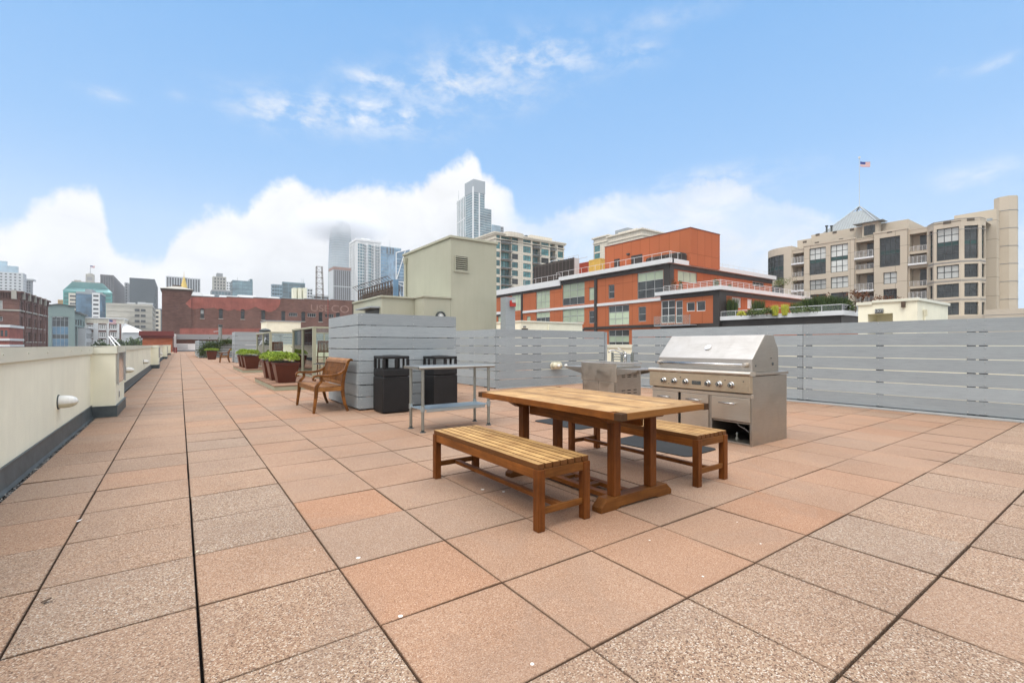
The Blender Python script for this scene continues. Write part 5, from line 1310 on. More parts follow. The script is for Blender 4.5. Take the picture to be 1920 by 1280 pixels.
b = MB(); b.box(ony(468, y0), y0, z1, x1, y1-8, z1+2.6); part('raised_corner', b, M['gfar'], r)
antenna(r, (x0+x1)/2-4, y0+12, z1, 5)
r, x0, y0, x1, y1, z1 = tower('office_tower', 'blue green glass tower, left one of the pair behind the warehouse roof', 520, 510, 532.5, 508.5, 529, 'gpale', 'gfar', 4, 3, 1.2, .3, .3, deep=30)
r, x0, y0, x1, y1, z1 = tower('office_tower', 'broad blue green glass tower, right one of the pair behind the warehouse roof', 500, 530, 528, 529, 571.5, 'gfar', 'gfar', 4, 5, .5, .4, .25, deep=30)
antenna(r, ony(566, y0+5), y0+5, z1, 6); antenna(r, ony(569, y0+5), y0+5, z1, 6)
for k, (a, c, lb) in enumerate(((550, 556.2, 'cream slab chimney in front of the glass pair, leftmost of three'), (560, 565.6, 'cream slab chimney in front of the glass pair, middle of three'), (569.5, 575.3, 'cream slab chimney in front of the glass pair, rightmost of three'))):
    x, y = D(a, 300); b = MB(); b.box(x, y, GZ, ony(c, y), y+6, Zat(x, y, 540)); b.box(x-.1, y-.1, Zat(x, y, 540), ony(c, y)+.1, y+6.1, Zat(x, y, 539.3)); tag(part('slab_chimney', b, M['cream'], None), lb, 'chimney', 'three cream slab chimneys')
tower('office_tower', 'pale gridded block right of the three cream chimneys', 560, 576, 540, 575.5, 586, 'whitew', 'gdark', 3.6, 2.4, 1.2, .8, .3, deep=20)
tower('office_block', 'low pale terraced block behind the lattice mast', 420, 588, 552, 586, 616, 'palew', 'gdark', 3.6, 6, 1.6, .3, .6, deep=20, group='mid distance blocks', cat='building')
# grey concrete tower with pink top
r, x0, y0, x1, y1, z1 = tower('concrete_tower', 'grey windowless concrete tower with fine ribs and a pinkish top band', 430, 626, 505, 617, 657.3, 'concg', 'brownrib', 3.6, 1.9, .4, 1.0, .3, ribs=True, cap=.5)
b = MB(); b.box(x0-.4, y0-.4, z1, x1+.4, y1+.4, z1+2.6); part('top_band', b, M['ghost'], r)
b = MB(); b.box(x0-.35, y0-.38, Zat(x0, y0, 537), x1+.38, y0, Zat(x0, y0, 535.5)); part('belt_course', b, M['palew'], r)
b = MB(); b.box(x0-.36, y0+.5, GZ, x0-.30, y1+.3, z1-.3); part('side_wall', b, M['palew'], r)
b = MB(); b.box(x0+8, y0+6, z1+2.6, x1-8, y1-3, z1+3.6); psplit('roof_plant', b, M['greym'], r)
# tapering fog tower
def fog_tower():
    Y = 900; x, y = D(638.5, Y); r = thing('tapered_skyscraper', 'tall tapering glass skyscraper whose top dissolves into low cloud', 'skyscraper', (x, y, GZ))
    k = Y/F; prof = []
    for py, hw in ((670, 22.8), (560, 22.6), (500, 22), (460, 20.5), (440, 19), (425, 17.5), (418, 16)): prof.append((Zat(x, y, py), hw*k))
    def rad(z):
        for (za, ra), (zb, rb) in zip(prof[:-1], prof[1:]):
            if z <= zb: return ra+(rb-ra)*(z-za)/(zb-za)
        return prof[-1][1]
    def ring(b, z0, z1, e, m=0):
        n = 32; vs = []
        for z in (z0, z1):
            R_ = rad(z)+e
            for i in range(n):
                a = 2*math.pi*i/n; c, s_ = math.cos(a), math.sin(a); q = (abs(c)**3.2+abs(s_)**3.2)**(-1/3.2); vs.append((x+R_*q*c*.93, y+R_*q*s_*.93, z))
        b.add(vs, [(i, (i+1) % n, n+(i+1) % n, n+i) for i in range(n)]+[tuple(range(n))[::-1], tuple(range(n, 2*n))], m)
    b = MB()
    for (za, _), (zb, _) in zip(prof[:-1], prof[1:]): ring(b, max(GZ, za), zb, 0)
    part('glazing', b, M['gfog'], r)
    b = MB(); z = GZ; zt = prof[-1][0]
    while z < zt: ring(b, z, z+.7, .35); z += 4.6
    part('floor_bands', b, M['palew'], r)
    return x, y, prof
FOG = fog_tower()
# white residential tower
def white_tower():
    Y = 470; r, x0, y0, x1, y1, z1 = tower('residential_tower', 'white ribbed residential tower with stacked balconies left of the blue glass tower', Y, 669, 450, 656.5, 713, 'whitew', 'gfar', 3.05, 2.9, .55, .35, .25, cap=3.2)
    b = MB(); n = 5
    for i in range(n): yy = y0+1+(y1-y0-2)*i/(n-1); b.box(x0-1.1, yy-.9, GZ, x0-.3, yy+.9, z1-1)
    for px, wd in ((687.5, 1.6), (701.5, 1.8), (712, 1.0), (669.5, 1.0)): xx = ony(px, y0); b.box(xx-wd/2, y0-.9, GZ, xx+wd/2, y0-.28, z1-1)
    psplit('white_pier', b, M['whitew'], r)
    b = MB(); k = 0; z = z1-5
    while z > 0:
        for a, c in ((682, 686.5), (696, 700.8), (702.5, 712)): b.box(ony(a, y0), y0-2.0, z, ony(c, y0), y0-.29, z+.9)
        z -= 3.05
    part('balconies', b, M['palew'], r)['kind'] = 'stuff'
    b = MB(); b.box(x0-1.2, y0-1, z1-.5, x1+1, y1+.5, z1+1.2); b.box(x0+6, y0+6, z1+1.2, x0+16, y1-4, z1+4); part('roof_slab', b, M['whitew'], r)
white_tower()
r, x0, y0, x1, y1, z1 = tower('glass_tower', 'pale blue glass tower right of the white residential tower', 620, 714, 461, 713, 752, 'gpale', 'gblue', 4, 2.6, .9, .25, .15, deep=30)
for px in (725, 731, 736):
    xx = ony(px, y0-.3); b = MB(); b.box(xx, y0-.5, z1-9, xx+1.4, y0-.2, z1-1); part('crown_slot', b, M['gdark'], r)
antenna(r, ony(731, y0+5), y0+5, z1, 11)
def braced():
    Y = 560; x, y = D(742.5, Y); r = thing('braced_tower', 'faceted glass tower with white diagonal bracing beside the sage stair tower', 'tower', (x, y, GZ))
    xr = ony(768, y); za, zb = Zat(x, y, 475), Zat(xr, y, 468)
    b = MB(); b.hexa([(x, y, GZ), (xr, y, GZ), (xr, y+25, GZ), (x, y+25, GZ), (x, y, za), (xr, y, zb), (xr, y+25, zb), (x, y+25, za)]); part('glazing', b, M['gblue'], r)
    def P(px, py): q = ony(px, y-.6); return (q, y-.6, Zat(q, y-.6, py))
    b = MB()
    for a, c in (((760, 470), (742.5, 527)), ((742.5, 527), (751, 556)), ((742.5, 474), (760, 469)), ((742.5, 528), (757, 529)), ((743, 530), (757, 537)), ((757, 529), (757, 556)), ((743, 474), (742.7, 556))): b.cyl(P(*a), P(*c), .55, n=6)
    part('bracing', b, M['whitew'], r)
    b = MB(); z = GZ
    while z < za-3: b.box(x-.05, y-.06, z, xr+.05, y-.01, z+.5); z += 4
    part('floor_lines', b, M['gpale'], r)
braced()
# slender double tower
def slender():
    Y = 620; x, y = D(888, Y); r = thing('residential_skyscraper', 'tall teal glass skyscraper with a curved white ribbed side and a taller slab', 'skyscraper', (x, y, GZ))
    zt = Zat(x, y, 336); xr = ony(908.5, y)
    b = MB(); b.box(x, y, GZ, xr, y+22, zt-16); part('glazing', b, M['gfar'], r)
    b = MB(); z = GZ
    while z < zt-18: b.box(x-.3, y-.4, z, xr+.4, y+22.5, z+.45); z += 3.4
    part('floor_slabs', b, M['palew'], r)
    b = MB(); b.box(x-.6, y-.6, zt-17, xr+.6, y+22.6, zt); part('crown', b, M['greym'], r)
    b = MB(); b.box(x-1.2, y-.7, GZ, x+.0, y+1.4, zt-10); b.box(ony(897, y), y-.62, GZ, ony(899.5, y), y-.51, zt-17); part('white_pier', b, M['whitew'], r)
    # lower right step
    xs_ = ony(922, y); zs = Zat(xr, y, 390); b = MB(); b.box(xr+.6, y+1, GZ, xs_, y+20, zs); part('lower_glazing', b, M['gfar'], r)
    b = MB(); z = GZ
    while z < zs: b.box(xr+.61, y+.6, z, xs_+.4, y+20.4, z+.45); z += 3.4
    part('lower_slabs', b, M['palew'], r)
    # curved left wing
    n = 10; pts = []; 
    for i in range(n+1):
        t = i/n; px = 887-30*t; dy = 26*math.sin(t*1.35); q = D(px, Y+dy*.9+4); pts.append((q[0], q[1], Zat(x, y, 353+13*t**1.3)))
    b = MB(); c = MB()
    for i in range(n):
        a, d = pts[i], pts[i+1]
        b.quad((a[0], a[1], GZ), (d[0], d[1], GZ), d, a); b.quad(a, d, (d[0]+6, d[1]+14, d[2]), (a[0]+6, a[1]+14, a[2]))
    part('curved_glazing', b, M['gfar'], r)
    for i in range(n+1):
        a = pts[i]; w_ = .5 if i % 2 == 0 else .28; c.box(a[0]-w_, a[1]-1.0, GZ, a[0]+w_, a[1]+.6, a[2]+.8)
    for k in range(0, 7):
        for i in range(n):
            a, d = pts[i], pts[i+1]; za = a[2]-1-k*30; zb = d[2]-1-k*30
            c.hexa([(d[0], d[1]-.8, zb), (a[0], a[1]-.8, za), (a[0], a[1], za), (d[0], d[1], zb), (d[0], d[1]-.8, zb+1.3), (a[0], a[1]-.8, za+1.3), (a[0], a[1], za+1.3), (d[0], d[1], zb+1.3)])
    part('ribs', c, M['whitew'], r)
    antenna(r, pts[-2][0], pts[-2][1], pts[-2][2], 14, .3)
slender()
tower('office_tower', 'small pale blue rounded tower peeping over the cream block beside the skyscraper', 700, 923, 421, 922, 938, 'gpale', 'gpale', 3.6, 3, .8, .3, .2, deep=20)
tower('office_tower', 'dark slim tower top right of the pale blue rounded one', 720, 939, 424.5, 938.8, 944, 'concg', 'gdark', 3.6, 3, .8, .3, .2, deep=20)
# lattice mast
def mast():
    Y = 150; x, y = D(594, Y); xr = ony(610, y); wd = xr-x; z0, z1 = Zat(x, y, 562), Zat(x, y, 499); r = thing('lattice_mast', 'open steel lattice mast standing on the brick warehouse roof', 'mast', (x, y, z0))
    b = MB(); n = 6; w2 = wd*.5
    cs_ = [(x, y), (x+wd*.82, y), (x+wd*.82, y+w2), (x, y+w2)]
    tp = [(x+wd*.02, y), (x+wd*.66, y), (x+wd*.66, y+w2), (x+wd*.02, y+w2)]
    def P(i, t): return (cs_[i][0]+(tp[i][0]-cs_[i][0])*t, cs_[i][1], z0+(z1-z0)*t)
    for i in range(4): b.cyl(P(i, 0), P(i, 1), .10, n=6)
    part('leg', b, M['rust'], r) if False else None
    for k in range(n):
        for i in range(4):
            j = (i+1) % 4; t0, t1 = k/n, (k+1)/n
            b.cyl(P(i, t1), P(j, t1), .05, n=5); b.cyl(P(i, t0), P(j, t1), .04, n=5) if i % 2 == 0 else None
    part('lattice', b, M['rust'], r)
mast()
def billboard():
    xw = 42.0
    ya = onx(672, xw); yb = onx(738.5, xw); r = thing('billboard_frame', 'rusty steel back frame of a large rooftop billboard behind the sage tower', 'billboard', (xw, (ya+yb)/2, 0)); b = MB()
    def zt(px, py): return Zat(xw, onx(px, xw), py)
    zb = 9.0; za = zt(738.5, 525)
    n = 14
    for i in range(n+1):
        yy = ya+(yb-ya)*i/n; b.cyl((xw, yy, 0), (xw, yy, za), .17, n=5); b.cyl((xw+2, yy, 0), (xw+2, yy, za-1.5), .09, n=5); b.cyl((xw, yy, za-.4), (xw-1.6, yy, za+.8), .06, n=5); b.cyl((xw, yy, za-4), (xw+2, yy, za-1.5), .06, n=5)
        if i: y2 = ya+(yb-ya)*(i-1)/n; b.cyl((xw, yy, za-5), (xw, y2, za), .06, n=5); b.cyl((xw, y2, za-9), (xw, yy, za-5), .06, n=5)
    for k in range(9): b.cyl((xw, ya, za-k*1.1), (xw, yb, za-k*1.1), .12, n=5)
    b.cyl((xw-1.6, ya, za+.8), (xw-1.6, yb, za+.8), .08, n=5)
    part('lattice', b, M['rust'], r)
    b = MB(); b.box(xw+1.2, yb, za-9, xw+1.4, ya, za-1.0); part('sign_panel', b, M['bark'], r)
    b = MB(); b.box(xw-.2, yb-.4, 0, xw+1.0, yb, za+.1); part('end_panel', b, M['gblue'], r)
    b = MB()
    for px in (661, 664, 668):
        q = ony(px, ya); b.cyl((q, ya, 0), (q, ya, za-3), .12, n=5)
    for k in range(12): b.cyl((ony(661, ya), ya, za-3-k*1.0), (ony(669, ya), ya, za-3.6-k*1.0), .06, n=5)
    part('ladder', b, M['rust'], r)
billboard()

# --- long brick warehouse with faded paint
def warehouse():
    y = D(500, 135)[1]; Sf = Fac('S', y); r = thing('brick_warehouse', 'long dark brick warehouse with faded pink paint and ghost lettering', 'warehouse', (Sf.uv(480), y+10, GZ))
    uL, uT, uR = Sf.uv(303.5), Sf.uv(359), Sf.uv(664)
    wins = []
    def row(px0, px1, t, bt): wins.append(Sf.rect(px0, px1, t, bt))
    for px, t in ((375.6, 579.5), (410.5, 580), (451.5, 581), (490, 582.5), (527.5, 584), (565, 585.3), (597.5, 586), (630, 587.5)): row(px, px+7.2, t, t+17)
    small = []
    for px, t in ((541.5, 586), (576.5, 587), (609.5, 588.3)): small.append(Sf.rect(px, px+16, t, t+7)); wins.append(small[-1])
    low = [Sf.rect(410.5, 417, 610, 618)]; wins += low
    z = lambda px, py: Sf.uv(px, py)[1]
    ztop = z(500, 558.5)
    b = MB(); Sf.wall(b, uT, uR, GZ, ztop-.9, wins, .35); xr = uR
    steps = [(359, 425, 556.2), (425, 475, 557.5), (475, 527, 559), (527, 570, 560.2), (570, 620, 561.3), (620, 664, 562.6)]
    w_ = part('wall', b, M['brickr'], r)
    b = MB()
    for a, c, py in steps: Sf.box(b, Sf.uv(a), Sf.uv(c), ztop-.9, z((a+c)/2, py), 0, .5)
    part('parapet', b, M['brickr'], r)
    b = MB()
    for a, c, py in steps: Sf.box(b, Sf.uv(a), Sf.uv(c), z((a+c)/2, py), z((a+c)/2, py)+.12, -.06, .55)
    part('coping', b, M['greym'], r)
    b = MB(); b.box(uT, y+.6, ztop-1, uR, y+40, ztop-.95); b.box(uR-.3, y, GZ, uR, y+40, ztop-.5); part('roof', b, M['whitew'], r)
    b = MB(); zt = z(330, 542); b.box(uL, y-.4, GZ, uT-.002, y+9, zt); part('corner_tower', b, M['bricko'], r)
    b = MB(); i_ = (uT-uL)*.36; zh = z(330, 534.5)
    b.hexa([(uL-.4, y-.8, zt), (uT+.4, y-.8, zt), (uT+.4, y+9.4, zt), (uL-.4, y+9.4, zt), (uL+i_, y+3, zh), (uT-i_, y+3, zh), (uT-i_, y+6, zh), (uL+i_, y+6, zh)]); rf = part('hip_roof', b, M['conc'], r)
    b = MB(); b.box(uL+i_-.1, y+3, zh, uT-i_+.1, y+6, zh+.35); part('roof_ridge', b, M['rust'], rf)
    b = MB(); b.box(uL-.25, y-.6, zt-.35, uT+.25, y+9.2, zt-.0); part('cornice', b, M['rust'], r)
    for h in wins[:8]+low:
        window(r, Sf, h, 1, 2, 'framedk', 'bg' if h is wins[0] else 'g', 'gdark', 'blindw', .34, .10)
        b = MB(); 
        Sf.box(b, h[0]-.12, h[1]+.12, h[2]-.18, h[2], -.10, .05); part('sill', b, M['conc'], r)
        b = MB(); um = (h[0]+h[1])/2; hw = (h[1]-h[0])/2; pts = [(um+hw*1.15*math.cos(a), h[3]-.18+.42*math.sin(a)) for a in [math.pi*k/8 for k in range(9)]]
        b.prism([(p, q) for p, q in pts], 'y', y-.06, y+.1); part('arch_head', b, M['black2'], r)
    for h in small: window(r, Sf, h, 4, 1, 'frame', 'g', 'gdark', 'blind', .3, .09)
    def patch(pts, m, nm, d):
        b = MB(); q = [Sf.uv(px, py) for px, py in pts]; b.prism(q, 'y', y-d, y-d+.02); part(nm, b, M[m], r)
    rr = random.Random(4)
    top = [(352, 559.5), (359, 556.9), (526, 560.8), (526, 562)]
    bot = [(525, 570), (523, 575), (517, 581), (509, 584.5), (500, 584), (492, 581.5), (484, 577.5), (478, 575), (472, 577.8), (464, 581), (456, 583), (448, 582.5), (440, 580), (430, 582.5), (424, 582), (418, 579.5), (410, 580), (402, 577), (394, 577.5), (386, 578.5), (378, 577.5), (368, 579.3), (360, 579.3), (354, 575.5), (349, 571), (348, 566)]
    bot2 = []
    for a, c in zip(bot[:-1], bot[1:]): bot2 += [a, ((a[0]+c[0])/2+rr.uniform(-.8, .8), (a[1]+c[1])/2+rr.uniform(-.9, .9))]
    patch([(p[0], p[1]) for p in [(359.3, 557.4), (430, 558.1), (475, 559.4), (526, 560.9)]]+[p for p in bot2 if p[0] > 359.3]+[(359.4, 578.5)], 'pink', 'pink_paint', .03)
    patch([(357, 560), (358.9, 558)]+[(358.9, 578.5)]+[p for p in bot2 if p[0] < 358.5], 'pink', 'pink_paint', .43)
    patch([(337, 615.4), (410, 615.3), (420, 616), (462, 616.4), (488, 615.2), (505, 616.4), (505, 640), (337, 640)], 'pink', 'pink_paint', .44)
    for s_, px, py, sz in (('USE', 600, 578.5, 2.35), ('CO', 638, 580, 2.6)):
        u, zz = Sf.uv(px, py); text(s_, sz*1.25, (u, y-.02, zz), (math.pi/2, 0, 0), M['ghost'], r, 'ghost_lettering', ext=.01, sx=1.15)
    b = MB(); b.cyl((Sf.uv(614.5), y-.3, z(614, 598)), (Sf.uv(614.5), y-.3, z(614, 561)), .13, n=6); part('downpipe', b, M['pink'], r)
    b = MB()
    for a, c, py in ((359, 378, 548), (380, 402, 552.5), (412, 448, 554.5), (446, 480, 553.5), (505, 524, 557)): q0, q1 = ony(a, y+12), ony(c, y+12); b.box(q0, y+12, ztop-1, q1, y+15, Zat(q0, y+12, py-1))
    psplit('roof_plant', b, M['whitew'], r)
warehouse()

# --- cross street buildings at left
def left_street():
    x = -35.6; Ef = Fac('E', x); yb = 183.3; Sf = Fac('S', yb)
    ye = onx(90.3, x); zt = Zat(x, yb, 549.5); yc = onx(36, x)
    Sf = Fac('S', yc); zt = Zat(x, yc, 549.5)
    r = thing('brick_building', 'red brown brick loft building with corbelled cornice and pale belt course at left', 'building', (x-8, 200, GZ), 'buildings across the side street')
    wins, wf = [], []
    Z = lambda px, py: Zat(x, onx(px, x), py)
    def rows(px0, px1, n, list_):
        pass
    pos = [(39.3, 42.8), (48.5, 50.8), (53.5, 57.5), (60, 62.2), (64.8, 68.2), (70.6, 72.6), (75, 78), (81.5, 83.8)]
    zrow = [(Z(41, 587), Z(41, 565.5)), (Z(41, 612), Z(41, 594)), (Z(41, 640), Z(41, 622))]
    for a, c in pos:
        for z0, z1 in zrow: wins.append((Ef.uv(a), Ef.uv(c), z0, z1))
    b = MB(); Ef.wall(b, yc, ye, GZ, zt, wins, .4)
    xl = ony(-40, yc); sw = []
    for px0, px1, t, bt in ((-2, 4.8, 564, 580), (-14, -7, 564, 580), (-2, 5, 594, 602)): sw.append((ony(px0, yc), ony(px1, yc), Zat(x, yc, bt), Zat(x, yc, t)))
    Sf.wall(b, xl, x, GZ, zt, sw, .4); b.box(xl, yc+.05, zt-.5, x-.05, ye, zt-.4); b.box(xl, ye-.1, GZ, x-.02, ye, zt)
    part('wall', b, M['brickr'], r)
    for h in wins: window(r, Ef, h, 1, 2, 'framedk', 'g', 'gdark', 'blind', .38, .09)
    for h in sw: window(r, Sf, h, 1, 2, 'framew', 'b' if h is sw[0] else 'g', 'gdark', 'blindw', .38, .12)
    b = MB()
    for a, c in pos:
        for z0, z1 in zrow[1:]: Ef.box(b, Ef.uv(a)-.2, Ef.uv(c)+.2, z0-.3, z0, -.15, .1)
    psplit('sill', b, M['conc'], r)
    b = MB(); zz = Z(37.5, 583.5); Ef.box(b, yc, ye, zz, zz+.4, -.2, .0); Sf.box(b, xl, x+.2, zz, zz+.4, -.2, 0); part('belt_course', b, M['conc'], r)
    b = MB(); Ef.box(b, yc-.5, ye+.3, zt, zt+.5, -.7, .5); Sf.box(b, xl, x+.5, zt+.002, zt+.5, -.7, .5); part('cornice', b, M['bricko'], r)
    b = MB(); n = 26
    for i in range(n): u = yc+(ye-yc)*i/n; Ef.box(b, u, u+(ye-yc)/n*.5, zt-1.5, zt, -.35, 0)
    for i in range(14): u = xl+(x-xl)*i/14; Sf.box(b, u, u+(x-xl)/28, zt-1.5, zt, -.35, 0)
    part('corbels', b, M['bricko'], r)
    b = MB()
    for px in (39.5, 50.5, 61, 71.5, 80.5): u = Ef.uv(px); Ef.box(b, u-.4, u+.4, zt-1.6, zt+.7, -.8, 0)
    for px in (27.5,): u = ony(px, yc); Sf.box(b, u-.5, u+.5, zt-1.7, zt+.7, -.8, 0)
    psplit('cornice_block', b, M['conc'], r)
    b = MB()
    for px in (46, 58.7, 69.4, 79.8, 87): u = Ef.uv(px); Ef.box(b, u-.35, u+.35, GZ, zt-1.5, -.25, 0)
    psplit('brick_pier', b, M['brickr'], r)
    # banded red building at lower left
    x2 = -30; y2 = 128; r = thing('banded_building', 'low red brick building with white stone bands in the lower left corner', 'building', (-40, 140, GZ), 'buildings across the side street')
    xr = ony(16.5, y2); xl = ony(-60, y2); S2 = Fac('S', y2); zt = Zat(xr, y2, 609)
    b = MB(); b.box(xl, y2, GZ, xr, y2+10, zt); part('wall', b, M['pink'], r)
    b = MB()
    for t, bt in ((609, 613.5), (634.5, 638.5), (646, 650)): b.box(xl, y2-.25, Zat(xr, y2, bt), xr+.2, y2+10, Zat(xr, y2, t)+.02)
    psplit('stone_band', b, M['whitew'], r)
    b = MB()
    for px in (1, 9): q = ony(px, y2); b.box(q, y2-.03, Zat(xr, y2, 630.5), q+.35, y2+.0, Zat(xr, y2, 619))
    psplit('slit_window', b, M['gdark'], r)
    # teal grey building
    Y = 205; x3, y3 = D(140, Y); r = thing('teal_building', 'teal grey building with a curved pediment, large window wall and arched side windows', 'building', (x3-5, y3+10, GZ), 'buildings across the side street')
    S3, E3 = Fac('S', y3), Fac('E', x3); xl = S3.uv(89); zt = Zat(x3, y3, 573.5)
    h = S3.rect(97, 128.6, 593.2, 660); yr = E3.uv(160.5)
    eh = []
    for a, c in ((141.2, 144.6), (146, 149.2), (150.3, 153.6), (156, 158)): eh.append((E3.uv(a), E3.uv(c), GZ+5, Zat(x3, onx(a, x3), 602 if a > 155 else 599)))
    ze = Zat(x3, y3, 586.5)
    b = MB(); S3.wall(b, xl, x3, GZ, zt-.3, [h], .5); E3.wall(b, y3, yr, GZ, ze, eh, .4); b.box(xl, y3+1, ze-.5, x3-.05, yr, ze-.4)
    b.box(xl, y3+.05, GZ, xl+.1, yr, ze); part('wall', b, M['tealwall'], r)
    window(r, S3, h, 4, 5, 'greym', 'dgdgg', 'gblue', 'blind', .45, .18, zs=[.18, .38, .5, .72, .9])
    for q in eh: window(r, E3, q, 1, 4, 'framedk', 'g', 'gdark', 'blind', .35, .1)
    b = MB(); pts = [(xl+.2, zt-.3)]
    um = (S3.uv(97)+S3.uv(128))/2; hw = (S3.uv(130)-S3.uv(96))/2; pts = [(um+hw*math.cos(a), zt-.45+.8*math.sin(a)) for a in [math.pi*k/14 for k in range(15)]]
    b.prism(pts, 'y', y3-.05, y3+1); part('pediment', b, M['tealwall'], r)
    b = MB()
    for k in range(14): 
        a0, a1 = math.pi*k/14, math.pi*(k+1)/14; P = lambda a, e: (um+(hw+e)*math.cos(a), zt-.45+(.8+e*.9)*math.sin(a))
        b.prism([P(a0, 0), P(a0, .4), P(a1, .4), P(a1, 0)], 'y', y3-.5, y3+1.1)
    for u0, u1 in ((xl, S3.uv(96)), (S3.uv(129), x3+.3)): b.box(u0, y3-.4, zt-.3, u1, y3+1, zt+.3)
    E3.box(b, y3+.5, yr+.4, ze, ze+.6, -.9, .4)
    part('cornice', b, M['framedk'], r)
    b = MB(); E3.box(b, y3, yr, Zat(x3, y3, 612), Zat(x3, y3, 608.5), -.15, -.0); part('belt_course', b, M['tealwall'], r)
    b = MB(); q = S3.rect(97.5, 103, 593.6, 595); S3.box(b, *q, .30, .36); q = S3.rect(106, 118, 593.6, 595); S3.box(b, *q, .30, .36); psplit('sign_strip', b, M['whitew'], r)
    b = MB(); q = (E3.uv(155), E3.uv(159)); b.box(x3-3, q[0], ze, x3-1, q[1], ze+1.6); psplit('roof_plant', b, M['framedk'], r)
    # low grey building
    Y = 215; x4, y4 = D(161, Y); E4 = Fac('E', x4); ya, yb_ = onx(160.5, x4), onx(184, x4); zt = Zat(x4, onx(182, x4), 618.5)
    r = thing('grey_building', 'low pale grey building with two rows of small dark windows', 'building', (x4-5, ya+10, GZ), 'buildings across the side street')
    eh = []
    for px in (162.4, 166, 169.6, 173.2, 176.7, 180): 
        for t, bt in ((625.5, 635), (641.5, 655)): eh.append((E4.uv(px), E4.uv(px+2.1), Zat(x4, onx(172, x4), bt), Zat(x4, onx(172, x4), t)))
    b = MB(); E4.wall(b, ya, yb_, GZ, zt, eh, .3); b.box(x4-15, ya, GZ, x4-.01, ya+.1, zt); b.box(x4-15, ya, zt-.3, x4-.02, yb_, zt-.2); part('wall', b, M['palew'], r)
    for q in eh: window(r, E4, q, 1, 2, 'framedk', 'g', 'gdark', 'blind', .25, .1)
    b = MB(); E4.box(b, ya, yb_+.5, zt, zt+.7, -.9, .4); part('cornice', b, M['whitew'], r)
    # brick and white school like building
    Y = 236; x5, y5 = D(231.5, Y); S5 = Fac('S', y5); xl = S5.uv(158); zt = Zat(x5, y5, 598.3); zf = Zat(x5, y5, 607)
    r = thing('school_building', 'brick building with white frieze, white framed windows and quoins', 'building', (x5-15, y5+10, GZ), 'buildings across the side street')
    hh = []
    for a, c in ((162, 175.5), (184.7, 199), (205.8, 219.8)):
        for t, bt in ((608, 616.8), (622.3, 632), (636, 645)): hh.append(S5.rect(a, c, t, bt))
    b = MB(); S5.wall(b, xl, x5, GZ, zf, hh, .3); b.box(x5-.1, y5+.02, GZ, x5, y5+25, zf); part('wall', b, M['brickr'], r)
    b = MB(); b.box(xl, y5-.15, zf, x5+.2, y5+25, zt); part('frieze', b, M['creamc'], r); b = MB(); b.box(xl-.4, y5-.6, zt, x5+.6, y5+25, zt+.5); part('cornice', b, M['whitew'], r)
    for q in hh: window(r, S5, q, 3, 2, 'framew', 'g', 'gdark', 'blind', .28, .45)
    b = MB()
    for px in (160, 177.5, 182, 202, 221.5, 229.5): u = S5.uv(px); S5.box(b, u-.45, u+.45, GZ, zf, -.12, -.0)
    for q in hh: S5.box(b, q[0]-.3, q[1]+.3, q[2]-.5, q[2], -.16, .02)
    part('stone_trim', b, M['whitew'], r)
    b = MB(); xm = ony(204, y5-1); b.cyl((xm, y5-1, GZ), (xm, y5-1, Zat(xm, y5-1, 597)), .2, .12, 6); b2 = part('flagpole', b, M['whitew'], r); flag(b2, xm+.2, y5-1, Zat(xm, y5-1, 599), 2.6, 2.0, .0)
    # white sloping roof shed
    Y = 232; xa, ya = D(231, Y); xb = ony(272, ya); r = thing('shed_building', 'pale shed with a wide white sloping roof', 'building', (xa+5, ya, GZ), 'buildings across the side street')
    b = MB(); b.box(xa, ya, GZ, xb, ya+20, Zat(xa, ya, 622)); part('wall', b, M['palew'], r)
    z0, z1, z2 = Zat(xa, ya, 623), Zat(xa, ya, 604.5), Zat(xb, ya, 612)
    b = MB(); b.hexa([(xa-.5, ya-.5, z0), (xb+.5, ya-.5, z0), (xb+.5, ya+20, z0), (xa-.5, ya+20, z0), (xa-.5, ya+8, z1), (xb-8, ya+8, z2+1.5), (xb-8, ya+10, z2+1.5), (xa-.5, ya+10, z1)]); part('roof', b, M['whitew'], r)
left_street()
def tree(x, y, z0, h, rad, n, seed, label, mat='leafdk', size=.5, grp='street trees', tr=.22):
    r = thing('tree', label, 'tree', (x, y, z0), grp); rr = random.Random(seed)
    cl = [(rr.gauss(0, .45), rr.gauss(0, .45), rr.uniform(-.6, .9), rr.uniform(.35, .6)) for _ in range(14)]
    zc = z0+h*.66
    def place(q):
        a, b_, c, k = q.choice(cl); t, e = q.uniform(0, 6.28), math.asin(q.uniform(-1, 1)); m = q.uniform(.6, 1)*k
        return (x+(a+m*math.cos(t)*math.cos(e))*rad, y+(b_+m*math.sin(t)*math.cos(e))*rad, zc+(c*.45+m*math.sin(e)*.75)*h*.33), None
    part('crown', leaf_mesh(n, place, size, seed), M[mat], r)
    b = MB(); b.tube([(x, y, z0), (x+rad*.05, y, z0+h*.3), (x, y, z0+h*.62)], [tr, tr*.7, tr*.35], 7)
    for k in range(4): a, b_, c, _ = cl[k]; b.tube([(x, y, z0+h*.35), (x+a*rad*.5, y+b_*rad*.5, z0+h*.5), (x+a*rad, y+b_*rad, zc+c*.3*h*.3)], [tr*.5, tr*.3, tr*.1], 5)
    part('trunk', b, M['bark'], r)
for k, (px, Y, top, lb) in enumerate(((190, 150, 628, 'dark street tree left of the parked crane arms'), (203, 170, 632, 'dark street tree in the middle of the gap before the school'), (218, 160, 632, 'dark street tree below the white quoined corner'), (238, 165, 621, 'taller dark tree right of the school building'), (254, 190, 622, 'dark tree just left of the brick chimney'))):
    x, y = D(px, Y); h = Zat(x, y, top)-GZ; tree(x, y, GZ, h, 3.2, 1500, 40+k, lb, size=.9, tr=.4)
